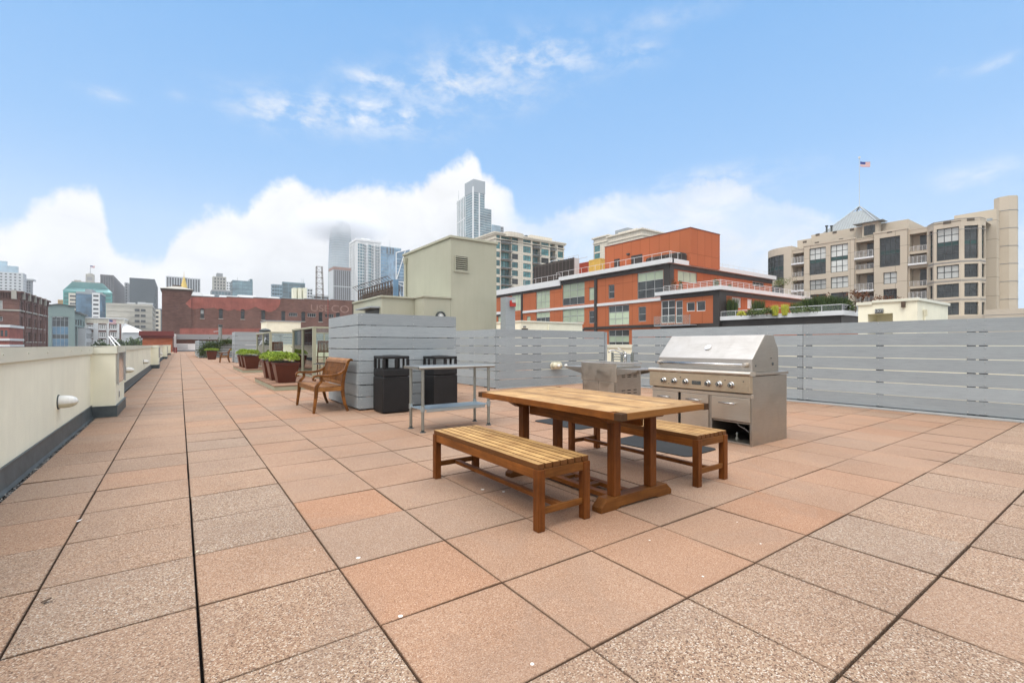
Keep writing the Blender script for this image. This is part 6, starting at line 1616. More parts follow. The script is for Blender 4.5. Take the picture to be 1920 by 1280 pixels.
for k, (a, c, lb) in enumerate((((204, 631), (217, 645), 'white crane arm above the parapet, left one'), ((208, 630), (226, 645), 'white crane arm above the parapet, right one'))):
    x, y = D(a[0], 120); x2, y2 = D(c[0], 112); b = MB(); b.cyl((x, y, Zat(x, y, a[1])), (x2, y2, Zat(x2, y2, c[1]+4)), .13, n=8); b.cyl((x2, y2, Zat(x2, y2, c[1]+4)), (x2, y2, GZ), .2, n=8); tag(part('crane_arm', b, M['whitew'], None), lb, 'crane arm', 'pair of pale crane arms')
# ------------------------------------------------------------------ cream towers with teal windows
def cream_tower():
    Y = 159; x, y = D(928, Y); S_, W_ = Fac('S', y), Fac('W', x); xr = S_.uv(1057.5); yl = onx(889, x); z1 = Zat(x, y, 437)
    r = thing('cream_tower', 'cream apartment tower with teal windows and stacked dark balconies behind the sage tower', 'apartment tower', ((x+xr)/2, y+10, GZ), 'cream apartment towers')
    dz = 16.0*Y/F; base = S_.uv(982, 447.5)[1]
    cols = [(930.8, 937.6, 2), (960, 971.5, 2), (981, 995.5, 3), (1014.9, 1029, 2), (1046, 1056, 2)]
    bal = [(939.3, 958.7), (998.6, 1012.7), (1031.5, 1041)]
    holes, wn, bh = [], [], []
    for a, c, nx in cols:
        u0, u1 = S_.uv(a), S_.uv(c)
        for k in range(15):
            h = (u0, u1, base-k*dz-1.95, base-k*dz+(.35 if k < 2 else 0)); holes.append(h); wn.append((h, nx))
    for a, c in bal:
        u0, u1 = S_.uv(a), S_.uv(c)
        for k in range(15): h = (u0, u1, base-k*dz-2.35, base-k*dz+.15); holes.append(h); bh.append(h)
    b = MB(); S_.wall(b, x, xr, GZ, z1, holes, 1.6)
    lh = []
    for px in (893, 899):
        for k in range(1): lh.append((W_.uv(px), W_.uv(px+3), z1-5.2, z1-3.4))
    W_.wall(b, -yl, -y, GZ, z1, lh, .3); b.box(x+.1, y+2.5, GZ, xr, yl, z1-.4); b.box(xr-.05, y, GZ, xr, y+3, z1-.4)
    part('wall', b, M['creamc'], r)
    for i, (h, nx) in enumerate(wn): window(r, S_, h, nx, 2, 'framedk', 'g', 'gteal' if R.random() < .75 else 'gdark', 'blind', .25, .09)
    for h in lh: window(r, W_, h, 1, 1, 'framedk', 'g', 'gdark', 'blind', .25, .09)
    b = MB(); c = MB(); g = MB()
    for i, h in enumerate(bh):
        S_.box(c, h[0]-.1, h[1]+.1, h[2]-.22, h[2], -.9, 1.0); S_.box(g, h[0]+.02, h[1]-.02, h[2], h[3], 1.5, 1.58)
        n = 12
        b = MB()
        for q in range(n+1): u = h[0]+(h[1]-h[0])*q/n; S_.box(b, u-.02, u+.02, h[2], h[2]+1.0, -.86, -.82)
        S_.box(b, h[0]-.05, h[1]+.05, h[2]+.98, h[2]+1.05, -.88, -.80)
        for u in (h[0]+(h[1]-h[0])*.35, h[0]+(h[1]-h[0])*.68): S_.box(b, u-.05, u+.05, h[2], h[3], 1.40, 1.5)
        part('balcony_rail', b, M['framedk'], r)
    psplit('balcony_slab', c, M['concg'], r); psplit('balcony_glazing', g, M['gteal'], r)
    b = MB()
    b.box(x-.7, y-.7, z1, xr+.7, yl+.7, z1+.45); b.box(x-.45, y-.45, z1-.5, xr+.45, yl+.45, z1); b.box(x-.3, y-.3, z1-1.9, xr+.3, yl+.3, z1-1.6)
    xa, xb = S_.uv(1057), S_.uv(1010)
    part('cornice', b, M['creamc'], r)
    b = MB(); pts = [(S_.uv(945), y-.2), (S_.uv(950), y-1.4), (S_.uv(962), y-1.7), (S_.uv(975), y-1.4), (S_.uv(982), y-.2)]
    b.prism(pts, 'z', z1-.6, z1+1.0); b.box(S_.uv(1000), y+1.5, z1+.45, S_.uv(1040), y+9, z1+2.0)
    part('roof_parapet', b, M['creamc'], r)
    b = MB()
    for px in (976, 986, 1018): q = ony(px, y+2); b.box(q, y+2, z1+.5, q+.8, y+3, z1+1.7)
    psplit('roof_plant', b, M['framedk'], r)
cream_tower()
def cream_two():
    Y = 175; x, y = D(1140, Y); z = Zat(x, y, 442.5); yl = onx(1113, x); r = thing('cream_tower', 'second cream apartment tower rising behind the orange penthouse', 'apartment tower', (x, y, GZ), 'cream apartment towers')
    W_ = Fac('W', x); h = []
    for k in range(5): h.append((W_.uv(1114.2), W_.uv(1125), z-5.0-k*3.0, z-2.6-k*3.0))
    b = MB(); W_.wall(b, -yl, -y, GZ, z, h, .4); b.box(x, y, GZ, x+30, y+.1, z); b.box(x, yl-.1, GZ, x+30, yl, z); b.box(x+.1, y, z-.3, x+30, yl, z-.2)
    x2, y2 = D(1204, Y-14); z2 = Zat(x2, y2, 430.5); yl2 = onx(1140, x2); xr2 = ony(1262, y2); W2, S2 = Fac('W', x2), Fac('S', y2); h2, h3 = [], []
    for k in range(4):
        for a, c in ((1146, 1154), (1158, 1171), (1176, 1184), (1188, 1199)): h2.append((W2.uv(a), W2.uv(c), z2-5.6-k*3.0, z2-3.2-k*3.0))
    W2.wall(b, -yl2, -y2, GZ, z2, h2, .4); S2.wall(b, x2, xr2, GZ, z2, [], .4); b.box(x2+.1, y2+.1, z2-.4, xr2, yl2, z2-.3)
    part('wall', b, M['creamc'], r)
    for q in h: window(r, W_, q, 3, 2, 'framedk', 'g', 'gteal', 'blind', .3, .09)
    for q in h2: window(r, W2, q, 3, 2, 'framedk', 'g', 'gteal', 'blind', .3, .09)
    b = MB()
    for X0, Y0, X1, Y1, Z_ in ((x, y, x+30, yl, z), (x2, y2, xr2, yl2, z2)): b.box(X0-.6, Y0-.6, Z_, X1+.6, Y1+.6, Z_+.5); b.box(X0-.3, Y0-.3, Z_-1.9, X1+.3, Y1+.3, Z_-1.6)
    b.box(x2+2, y2+4, z2+.5, xr2-3, yl2-3, z2+1.6); part('cornice', b, M['creamc'], r)
    b = MB(); b.box(x2+3, y2+9, z2+1.6, x2+9, y2+15, z2+3.0); b.box(ony(1235, y2+3), y2+3, z2+.5, ony(1252, y2+3), y2+6, z2+1.3); psplit('roof_plant', b, M['greym'], r)
cream_two()

# ------------------------------------------------------------------ orange building
def railing(b, fc, u0, u1, z, n, h=1.0, bars=2, d=.15, r_=.02):
    for i in range(n+1): u = u0+(u1-u0)*i/n; b.cyl(fc.pt(u, z, d), fc.pt(u, z+h, d), r_*1.1, n=6)
    for k in range(bars): zz = z+h-(h*.85)*k/max(1, bars-1)*(1 if bars > 1 else 0); b.cyl(fc.pt(u0, zz, d), fc.pt(u1, zz, d), r_*(1.2 if k == 0 else .7), n=6)
def orange():
    ax, ay = D(1255, 56); W_, S_ = Fac('W', ax), Fac('S', ay); zr = W_.uv(1250, 486)[1]
    r = thing('orange_building', 'long orange clad apartment building with white fascias, terraces and mint blinds', 'apartment building', (ax+8, ay+10, GZ))
    uL, uM, uR = W_.uv(924), W_.uv(1053), -ay; xr = S_.uv(1447.5)
    wl = [(959.5, 977, 548, 583.5, 3, 3, 'b'), (1005.3, 1031, 540.3, 580, 3, 3, 'b'), (1054.8, 1096, 532.5, 573.5, 3, 3, 'bbg'), (1104.5, 1115, 539.8, 563.2, 1, 2, 'b'),
          (1140.8, 1152, 534.8, 560.2, 1, 2, 'g'), (1195, 1243.5, 512.8, 561, 3, 3, 'bgg'), (933.8, 949, 592.5, 618, 2, 2, 'b'), (987.6, 994.5, 593, 602.5, 1, 1, 'b'),
          (1005.3, 1031, 586, 606, 3, 2, 'bg'), (1054.8, 1095.5, 580.5, 606, 3, 2, 'bb'), (1104.5, 1115, 583, 606.5, 1, 2, 'gg'), (1141, 1179.5, 574.2, 609.8, 3, 3, 'gbb'),
          (1196.8, 1211, 575.4, 603, 1, 2, 'gg'), (1141, 1179.5, 619, 652, 3, 3, 'gbg'), (1054.8, 1095.5, 617, 650, 3, 2, 'g'), (1005.3, 1031, 617, 650, 3, 2, 'g')]
    hs = [W_.rect(*q[:4]) for q in wl]
    b = MB(); W_.wall(b, uL, uR, GZ, zr-.2, hs, .14)
    sl = [(1271, 1307, 506.5, 527, 3, 1, 'b'), (1411, 1432.5, 527.5, 535.5, 3, 1, 'g')]; sh = [S_.rect(*q[:4]) for q in sl]
    S_.wall(b, ax, xr, GZ, zr-.2, sh, .14); b.box(ax+.1, ay+.2, zr-.5, xr, ay+60, zr-.35)
    part('wall', b, M['orange'], r)
    for q, h in zip(wl, hs): window(r, W_, h, q[4], q[5], 'frame', q[6], 'gdark', 'blind', .16, .07)
    for q, h in zip(sl, sh): window(r, S_, h, q[4], q[5], 'frame', q[6], 'gdark', 'blind', .16, .07)
    z2 = W_.uv(1250, 494.6)[1]; z3 = W_.uv(1250, 503.5)[1]; zl = W_.uv(1045, 525.2)[1]
    b = MB(); W_.box(b, uM, uR+.5, z2, zr, -.62, .2); S_.box(b, ax-.1, xr+.3, z2, zr-.003, -.5, .3)
    W_.box(b, uL-2, uM-.004, zl-.95, zl, -.35, .25)
    zm = W_.uv(1235, 558.2)[1], W_.uv(1235, 564)[1]
    W_.box(b, W_.uv(980.7), W_.uv(1115.2), zm[1], zm[0], -.12, .05); W_.box(b, W_.uv(1120), W_.uv(1240), zm[1], zm[0], -.12, .05)
    W_.box(b, uL, W_.uv(948), W_.uv(940, 589)[1], W_.uv(940, 584)[1], -.12, .05)
    psplit('white_fascia', b, M['bandw'], r, .01)
    b = MB(); W_.box(b, uM, uR, z3, z2, -.10, .05); S_.box(b, ax+.0, xr, z3, z2, -.09, .1); W_.box(b, uL, uM, zl-1.35, zl-.951, -.09, .05)
    for a, c in ((977.6, 980.6), (1115.3, 1119.9)): W_.box(b, W_.uv(a), W_.uv(c), GZ, z3+.2, -.16, .02)
    W_.box(b, W_.uv(1245), uR+.1, zm[0]-2, z3, -.11, .05); S_.box(b, ax-.09, S_.uv(1262), zm[0]-2, z3, -.12, .05)
    zb = W_.uv(1236, 607.5)[1]; W_.box(b, W_.uv(1096), W_.uv(1245), zb-.35, zb, -.14, .02)
    W_.box(b, uL, W_.uv(952), W_.uv(940, 592)[1], W_.uv(940, 589)[1]-.01, -.1, .02)
    psplit('charcoal_band', b, M['bandd'], r)
    b = MB(); railing(b, W_, W_.uv(1045), uR+.4, zr, 15, .85, 1, -.2, .022); railing(b, S_, ax-.2, S_.uv(1297), zr, 3, .85, 1, -.2, .022)
    railing(b, W_, W_.uv(985), W_.uv(1051), zl, 6, .85, 1, -.1, .022); railing(b, S_, S_.uv(1352), xr, zr, 10, .7, 2, .6, .02); part('roof_railing', b, M['rail'], r)
    # penthouse
    px_, py_ = D(1349.7, (zr-CZ)*F/(YH-498.5)); cy = py_; cx = ony(1294.7, cy); yl = onx(1134, cx); zt = Zat(cx, cy, 427); Wp, Sp = Fac('W', cx), Fac('S', cy)
    b = MB(); b.box(cx, cy, zr-.5, px_, yl, zt); ph = part('penthouse', b, M['orange'], r)
    b = MB(); b.box(cx-.05, cy-.05, zt, px_+.05, yl+.05, zt+.08); part('roof_edge', b, M['redcap'], ph)
    b = MB()
    for a, c, t in ((1152, 1162, 486.5), (1184, 1204.5, 480)): Wp.box(b, Wp.uv(a), Wp.uv(c), zr-.3, Wp.uv(a, t)[1], -.05, .0)
    psplit('doorway', b, M['bandd'], ph)
    b = MB(); Wp.box(b, Wp.uv(1224), Wp.uv(1290), zr-.3, Wp.uv(1290, 474)[1], -1.6, -.06); part('dark_canopy', b, M['darkmesh'], r, .3)
    b = MB(); Wp.box(b, Wp.uv(1177), Wp.uv(1181), Wp.uv(1180, 478)[1], Wp.uv(1180, 475)[1], -.3, 0); part('lamp', b, M['framedk'], ph)
    # roof boxes
    x3 = ax+4.0; W3 = Fac('W', x3)
    ya, yb = onx(1076, x3), onx(1000, x3); z = Zat(x3, ya, 482.5); xe = ony(1086, ya); b = MB(); b.box(x3, ya, zl-.3, x3+.12, yb, z); 
    rr_ = r
    part('mesh_screen', b, M['darkmesh'], rr_); b = MB(); b.box(x3+.13, ya-.01, zl-.3, xe, yb, z-.05); part('plant_box', b, M['palew'], rr_)
    b = MB()
    for k in range(7): yy = ya+(yb-ya)*k/9; b.cyl((x3+1, yy, z-.1), (x3+1, yy, z+.5), .04, n=5)
    b.cyl((x3+1, ya, z+.5), (x3+1, ya+(yb-ya)*.7, z+.5), .05, n=5); b.cyl((x3+3, ya, z+.4), (x3+3, yb, z+.2), .05, n=5); part('pipe_rack', b, M['palew'], rr_)
    for nm, a, c, e, t, mt, lb in (('shipping_container', 1086.5, 1103, 1103, 493.5, 'redpaint', 'rust red container box on the orange building roof'), ('shipping_container', 1104.5, 1125, 1133, 487, 'yellow', 'yellow corrugated container box on the orange building roof')):
        xx = x3+(6 if a < 1100 else 2.5); y0_, y1_ = onx(c, xx), onx(a, xx); z = Zat(xx, y0_, t-3); xe = xx+2.5; q = thing(nm, lb, 'container', (xx, y0_, zr), 'containers on the orange roof')
        b = MB(); b.box(xx+.05, y0_, zr-.3, xe, y1_, z); n = 9
        for k in range(n): v = y0_+(y1_-y0_)*(k+.2)/n; b.box(xx, v, zr-.2, xx+.05, v+(y1_-y0_)/n*.55, z-.15)
        part('shell', b, M[mt], q); b = MB(); b.box(xx-.03, y0_-.03, z-.15, xe+.03, y1_+.03, z+.0); b.box(xx-.03, y0_-.03, zr-.3, xx+.1, y0_+.1, z-.15); b.box(xx-.03, y1_-.1, zr-.3, xx+.1, y1_+.03, z-.15); part('frame', b, M[mt], q)
    # block 2
    x2 = ax-1.5; y2 = onx(1348, x2); W2, S2 = Fac('W', x2), Fac('S', y2); z20 = Zat(x2, y2, 536.3); z21 = Zat(x2, y2, 543.6); z22 = Zat(x2, y2, 552.5); zf = Zat(x2, y2, 605)
    hh = [(1239.5, 1266, 564, 606, 2, 3, 'g'), (1266.6, 1280, 564, 606, 1, 3, 'gg'), (1287, 1302.7, 567, 584, 1, 1, 'g'), (1305.5, 1322.5, 565, 583.7, 1, 1, 'g')]; ws = [W2.rect(*q[:4]) for q in hh]
    xr2 = S2.uv(1515); s2 = [(1372.5, 1390, 556.5, 576, 2, 1, 'w'), (1401.5, 1411, 560, 578, 1, 1, 'w')]; ss = [S2.rect(*q[:4]) for q in s2]
    b = MB(); W2.wall(b, -(ay+.0), -y2, GZ, z20-.1, ws, .15); S2.wall(b, x2, xr2, GZ, z20-.1, ss, .15); b.box(x2+.05, y2+.05, z20-.3, xr2, ay-.01, z20-.2); part('lower_wall', b, M['orange'], r)
    for q, h in zip(hh, ws): window(r, W2, h, q[4], q[5], 'framew', q[6], 'gdark', 'blind', .17, .08)
    for q, h in zip(s2, ss): window(r, S2, h, q[4], q[5], 'framew', q[6], 'gdark', 'blindw', .17, .08)
    b = MB(); W2.box(b, -(ay+.6), -y2+.5, z21, z20, -.5, .3); S2.box(b, x2+.301, xr2, z21, z20-.003, -.5, .3); part('terrace_fascia', b, M['bandw'], r, .01)
    b = MB(); W2.box(b, -(ay+.1), -y2, z22, z21, -.06, .05); S2.box(b, x2, xr2, z22, z21, -.06, .05); W2.box(b, W2.uv(1337.5), -y2+.06, GZ, z22, -.062, .05); S2.box(b, x2+.001, S2.uv(1361), GZ, z22, -.061, .05)
    W2.box(b, -(ay+.1), W2.uv(1337.5), zf-.45, zf, -.07, .02); psplit('charcoal_frame', b, M['bandd'], r)
    b = MB(); railing(b, W2, W2.uv(1247), -y2+.4, z20, 9, .62, 4, -.3, .02); railing(b, S2, x2-.3, xr2-.2, z20, 18, .62, 4, -.3, .02); part('terrace_railing', b, M['rail'], r)
    u0, u1 = W2.uv(1240), W2.uv(1307); zz = Zat(x2, y2, 606.5)
    b = MB(); W2.box(b, u0, u1, zz-.12, zz, -1.3, -.01); part('balcony_slab', b, M['greym'], r)
    b = MB(); W2.box(b, u0, u1, zz, zz+1.05, -1.3, -1.28); part('balcony_glass', b, M['clear'], r)
    b = MB()
    for k in range(6): u = u0+(u1-u0)*k/5; W2.box(b, u-.02, u+.02, zz-.1, zz+1.05, -1.33, -1.30)
    part('balcony_post', b, M['frame'], r)
    # block 3
    x3 = ony(1352.3, y2); y3 = onx(1576, x3); W3, S3 = Fac('W', x3), Fac('S', y3); z30 = Zat(x3, y3, 582); z31 = Zat(x3, y3, 591); z32 = Zat(x3, y3, 609.3); xr3 = x3+30
    b = MB(); W3.wall(b, -(y2-.002), -y3, GZ, z30-.1, [], .1); S3.wall(b, x3, xr3, GZ, z30-.1, [], .1); b.box(x3+.05, y3+.05, z30-.25, xr3, y2-.01, z30-.15); part('garden_block_wall', b, M['orange'], r)
    b = MB(); W3.box(b, -(y2-.062), -y3+.35, z31, z30, -.35, .3); S3.box(b, x3+.301, xr3, z31, z30-.003, -.35, .3); part('garden_fascia', b, M['bandw'], r, .01)
    b = MB(); W3.box(b, -(y2-.064), -y3, z32, z31, -.05, .05); S3.box(b, x3, xr3, z32, z31, -.05, .05); psplit('charcoal_band', b, M['bandd'], r)
    b = MB(); railing(b, W3, -(y2-.1), -y3+.2, z30, 7, .52, 1, -.2, .022); railing(b, S3, x3-.2, xr3, z30, 18, .52, 1, -.2, .022); part('garden_railing', b, M['rail'], r)
    b = MB(); W3.box(b, -(y2-.1), -y3+.2, z30+.05, z30+.48, -.2, -.19); S3.box(b, x3-.18, xr3, z30+.05, z30+.48, -.2, -.19); part('garden_glass', b, M['clear'], r)
    return dict(ax=ax, ay=ay, x2=x2, y2=y2, z2=z20, x3=x3, y3=y3, z3=z30, W3=W3, S2=S2, W2=W2)
OB = orange()
# terrace planting
def shrub(px, Y, zb, top, wpx, n, mat, label, name='shrub', seed=1, size=.14, upr=False, grp='terrace garden plants'):
    x, y = D(px, Y); zt = Zat(x, y, top); w_ = wpx/2/F*Y; r = thing(name, label, 'plant', (x, y, zb), grp); h = zt-zb
    if upr:
        b = MB(); rr = random.Random(seed)
        for _ in range(n):
            a, q = rr.uniform(0, 6.28), w_*math.sqrt(rr.random()); bx, by = x+q*math.cos(a)*.7, y+q*math.sin(a)*.7; hh = h*rr.uniform(.55, 1.05); lx, ly = rr.gauss(0, .16)*w_+(bx-x)*.35, rr.gauss(0, .16)*w_+(by-y)*.35
            t = rr.uniform(0, 3.14); dx, dy = .5*size*.25*math.cos(t), .5*size*.25*math.sin(t)
            b.add([(bx-dx, by-dy, zb), (bx+dx, by+dy, zb), (bx+lx*.5+dx, by+ly*.5+dy, zb+hh*.6), (bx+lx*1.2, by+ly*1.2, zb+hh), (bx+lx*.5-dx, by+ly*.5-dy, zb+hh*.6)], [(0, 1, 2, 4), (4, 2, 3)])
        part('blades', b, M[mat], r)
    else:
        def place(q):
            t, e = q.uniform(0, 6.28), math.asin(q.uniform(-.4, 1)); m = q.uniform(.5, 1)*q.uniform(.8, 1.1)
            return (x+w_*m*math.cos(t)*math.cos(e), y+w_*m*math.sin(t)*math.cos(e), zb+h*(.35+.6*m*math.sin(e))), None
        part('foliage', leaf_mesh(n, place, size, seed), M[mat], r)
        b = MB(); b.tube([(x, y, zb-.02), (x, y, zb+h*.5)], .03, 5); part('stem', b, M['bark'], r)
z3, z2 = OB['z3'], OB['z2']
for k, (px, Y, top, wd, n, mat, lb, up) in enumerate((
    (1372, 50, 558, 23, 900, 'leafdk', 'tall dark rusty tipped grass clump at the left of the lower terrace', True),
    (1422, 48, 561, 24, 900, 'leafdk', 'second dark grass clump beside the white terrace door', True),
    (1390, 45.5, 582, 16, 350, 'leafyel', 'small yellow green plant behind the glass rail, left end', False),
    (1453, 44.5, 571, 13, 350, 'leafyel', 'yellow flowering clump, left of the pair on the garden terrace', True),
    (1472, 44, 569, 14, 350, 'leafyel', 'yellow flowering clump, right of the pair on the garden terrace', True),
    (1438, 45, 574, 30, 500, 'leafmid', 'mid green low shrub before the yellow clumps', False),
    (1495, 44, 565, 26, 600, 'leafmid', 'spiky green plant right of the yellow clumps', True),
    (1522, 43.5, 556, 36, 1400, 'leafdk', 'tall dark green reeds, left mass above the garden rail', True),
    (1550, 42.5, 553, 36, 1400, 'leafdk', 'tall dark green reeds, middle mass above the garden rail', True),
    (1574, 42, 556, 32, 1200, 'leafdk', 'tall dark green reeds, right mass above the garden rail', True),
    (1532, 45, 545, 20, 260, 'leafred', 'russet leaved shrub over the reeds, left one', False),
    (1551, 45, 543, 24, 320, 'leafred', 'russet leaved shrub over the reeds, right one', False),
    (1590, 41.5, 560, 26, 600, 'leafmid', 'green shrub behind the glass corner of the garden rail', False),
    (1410, 46, 578, 26, 400, 'leafmid', 'low green shrub under the second dark grass clump', False),
    (1512, 43, 572, 60, 700, 'leafmid', 'long low hedge behind the garden glass rail', False))):
    shrub(px, Y, z3-.2, top, wd, n, mat, lb, 'grass_clump' if up else 'shrub', 60+k, .16, up)
for k, (px, Y, top, wd, n, mat, lb) in enumerate(((1263, 55, 521, 14, 260, 'leafred', 'dark red plant by the upper terrace window, left end'), (1276, 54.5, 524, 10, 200, 'leafdk', 'dark leafy plant beside the red one on the upper terrace'),
    (1342, 50, 520, 12, 260, 'leafmid', 'yellow green shrub at the corner of the upper terrace'), (1368, 51, 533, 9, 160, 'leafmid', 'small shrub right of the upper terrace corner'))):
    shrub(px, Y, z2-.1, top, wd, n, mat, lb, 'shrub', 90+k, .15)
x, y = D(1464, 60); tree(x, y, z2-.2, Zat(x, y, 514)-z2+.2, 1.05, 900, 77, 'airy olive tree on the upper terrace in front of the beige building', 'leafmid', .13, 'terrace trees', .05)
for k, (px, top, lb) in enumerate(((1604, 536, 'thin russet leaved tree left of the exit hut'), (1616, 540, 'nearly bare small tree just behind the exit hut edge'), (1655, 548, 'sparse russet shrub tree over the exit hut roof'), (1680, 552, 'sparse bare shrub above the exit hut roof'))):
    x, y = D(px, 40); tree(x, y, z3-.2, Zat(x, y, top)-z3+.2, .7, 170, 80+k, lb, 'leafred', .13, 'terrace trees', .04)

# ------------------------------------------------------------------ beige building
def beige():
    X = 96.; W_ = Fac('W', X); U = W_.uv; Z = lambda px, py, f=W_: f.uv(px, py)[1]
    r = thing('beige_building', 'large beige apartment building with green banded tall windows, balconies and a pyramid roof', 'apartment building', (X+12, 25, GZ))
    secs = [(1508.5, 1604, 461.5), (1639.5, 1703.5, 432.5)]
    zS = [Z(1560, 452.5), Z(1670, 432)]
    zA0 = Z(1519, 516.5); zA1 = Z(1519, 467.3)
    rows = dict()
    T = [(1519, 1550, 467.3, 516.5, 3, 'wwkdd'), (1558.4, 1591.4, 461, 512, 3, 'wwkww'), (1650.6, 1689, 447.5, 502, 4, 'ddkdd')]
    Bn = [(1519.5, 1550.5, 526, 544.3, 3, 2, 'w'), (1559, 1592, 520.5, 541.5, 3, 2, 'w'), (1657.5, 1683, 511.8, 533.3, 2, 2, 'w'), (1559, 1592, 549.7, 571, 3, 2, 'd'), (1657.5, 1683, 543, 564, 3, 2, 'd'),
          (1519.5, 1550.5, 553, 572, 3, 2, 'd'), (1657.5, 1683, 573, 590, 3, 2, 'd')]
    th = [W_.rect(*q[:4]) for q in T]; bh = [W_.rect(*q[:4]) for q in Bn]
    rec = [(1485.5, 1509, ((476, 494.5), (499.5, 519.5), (527, 545), (551, 570))), (1603.7, 1639.3, ((455, 484.3), (490.5, 506), (513.8, 545), (549.5, 566), (574, 590))), (1704.5, 1738.8, ((439.5, 472), (477, 495), (503.5, 537), (541.5, 561), (568, 590)))]
    rh = []
    for a, c, zz in rec:
        for t, bt in zz: rh.append(W_.rect(a+1, c-1, t, bt))
    b = MB()
    # wall pieces: recess strips are set back a little, sections proud
    Wp = Fac('W', X-.35)
    for (a, c, _), zt, hs in ((secs[0], zS[0], th[:2]+[bh[0], bh[1], bh[3], bh[5]]), (secs[1], zS[1], th[2:]+[bh[2], bh[4], bh[6]])):
        Wp.wall(b, U(a), U(c), GZ, zt, hs, .3); b.box(X-.35, -U(c), GZ, X+.5, -U(c)+.04, zt); b.box(X-.35, -U(a)-.04, GZ, X+.5, -U(a), zt)
    zr_ = [Z(1495, 468), Z(1620, 447), Z(1720, 428.5)]
    for (a, c, _), zt, k in zip(rec, zr_, (0, 4, 9)):
        n = len(rec[[0, 4, 9].index(k)][2]); W_.wall(b, U(a-1), U(c+1), GZ, zt, rh[k:k+n], 1.8)
    part('wall', b, M['beige'], r)
    for q, h in zip(T, th): window(r, Wp, h, q[4], 5, 'framedk', q[5], 'gdark', 'blindw', .28, .09, zs=[.22, .44, .57, .78] if q[5][0] == 'w' else [.22, .43, .56, .78])
    for q, h in zip(Bn, bh): window(r, Wp, h, q[4], q[5], 'framedk', q[6], 'gdark', 'blindw', .28, .09)
    b = MB(); g = MB(); c_ = MB(); rl = MB()
    for i, h in enumerate(rh):
        rl = MB()
        W_.box(b, h[0], h[1], h[2]-.1, h[3]+.1, 1.8, 1.9); W_.box(g, h[0]+(h[1]-h[0])*.42, h[1], h[2]+.05, h[3]-.15, 1.72, 1.79)
        if i % 2 == 0:
            W_.box(c_, h[0]-.1, h[1]+.1, h[2]-.3, h[2], -.5, 1.8); railing(rl, W_, h[0], h[1], h[2], 4, 1.05, 7, -.42, .025)
        else: railing(rl, W_, h[0], h[1], h[2], 4, .75, 5, -.05, .025)
        part('balcony_rail', rl, M['rail'], r)
    psplit('balcony_back_wall', b, M['beige2'], r); psplit('balcony_door', g, M['gdark'], r); psplit('balcony_slab', c_, M['whitew'], r)
    # round bay at left
    yc = -U(1470); rr_ = 4.6; zt = Z(1484, 461.5); n = 7; f = []
    pts = [(X-.3+rr_*(1-math.cos(a)), yc+rr_*math.sin(a)) for a in [math.pi/2*i/n for i in range(n+1)]]
    b = MB(); b.prism([(X-.3, -U(1485.5)), (X+8, -U(1485.5)), (X+8, pts[-1][1])]+pts[::-1], 'z', Z(1469, 477.5), zt); zz = Z(1469, 477.5)
    b.box(X-.3, -U(1485.5), GZ, X+8, yc, zz-.001)
    z0 = Z(1469.5, 524); b.prism([(X-.3, yc), (X+8, yc), (X+8, pts[-1][1])]+pts[::-1], 'z', z0-1.0, z0)
    part('bay_wall', b, M['beige2'], r)
    b = MB(); k = .12; b.prism([(X-.3+k, yc), (X+7.9, yc), (X+7.9, pts[-1][1]-.1)]+[(p[0]+k, p[1]-k) for p in pts[::-1]], 'z', GZ, zz); part('bay_glazing', b, M['gdark'], r)
    b = MB(); zg0, zg1 = z0+(zz-z0)*.40, z0+(zz-z0)*.56; b.prism([(X-.3+.08, yc), (X+7.95, yc), (X+7.95, pts[-1][1]-.05)]+[(p[0]+.08, p[1]-.08) for p in pts[::-1]], 'z', zg0, zg1); part('green_band', b, M['ggreen'], r)
    b = MB()
    for p in pts: b.cyl((p[0]+.05, p[1]-.05, GZ), (p[0]+.05, p[1]-.05, zz), .07, n=6)
    for zq in [z0+(zz-z0)*q for q in (.2, .4, .56, .78)]:
        for p, q in zip(pts[:-1], pts[1:]): b.cyl((p[0]+.03, p[1]-.03, zq), (q[0]+.03, q[1]-.03, zq), .05, n=5)
    part('mullions', b, M['framedk'], r)
    # setback upper storey
    b = MB(); xs = X+3.5; Ws = Fac('W', xs)
    for a, c, t, dx in ((1495, 1521.5, 449, 0), (1521, 1641, 430.5, .02), (1650, 1701, 414.2, .5)): 
        zt = Ws.uv((a+c)/2, t)[1]; b.box(xs+dx, -Ws.uv(c), 0, xs+14, -Ws.uv(a), zt)
    part('setback_storey', b, M['beige2'], r)
    a = Ws.rect(1625.3, 1645.5, 426.5, 443.5); b = MB(); Ws.box(b, a[0]-.3, a[1]+.5, a[2]-.3, a[3]+.5, -1.2, -.02); dm = part('dormer', b, M['beige2'], r)
    b = MB(); Ws.box(b, a[0]-1.5, a[1]+1.3, a[3]+.5, a[3]+.6, -1.9, .5); part('dormer_roof', b, M['greym'], dm)
    a2 = (a[0], a[1], a[2], a[3]); Wd = Fac('W', xs-1.2); window(r, Fac('W', xs-1.22), a2, 3, 2, 'framedk', 'd', 'gdark', 'blind', .0, .1)
    # decorative square notches
    b = MB()
    for px, py, fc in ((1509, 455, Ws), (1533, 441.5, Ws), (1565, 437, Ws), (1597.5, 432, Ws), (1531.5, 457, Wp), (1577, 451, Wp), (1668, 436, Wp)):
        u, z = fc.uv(px, py); fc.box(b, u-.34, u+.34, z-.05, z+.35, -.03, .0)
    psplit('square_notch', b, M['notch'], r)
    b = MB()
    for (a, c, _), zt in zip(secs, zS): Wp.box(b, U(a)-.05, U(c)+.05, zt-.25, zt+.02, -.08, .5)
    for (a, c, _), zt in zip(rec, zr_): W_.box(b, U(a-1), U(c+1), zt-.1, zt+.05, -.05, .4)
    part('roof_edge', b, M['beige2'], r)
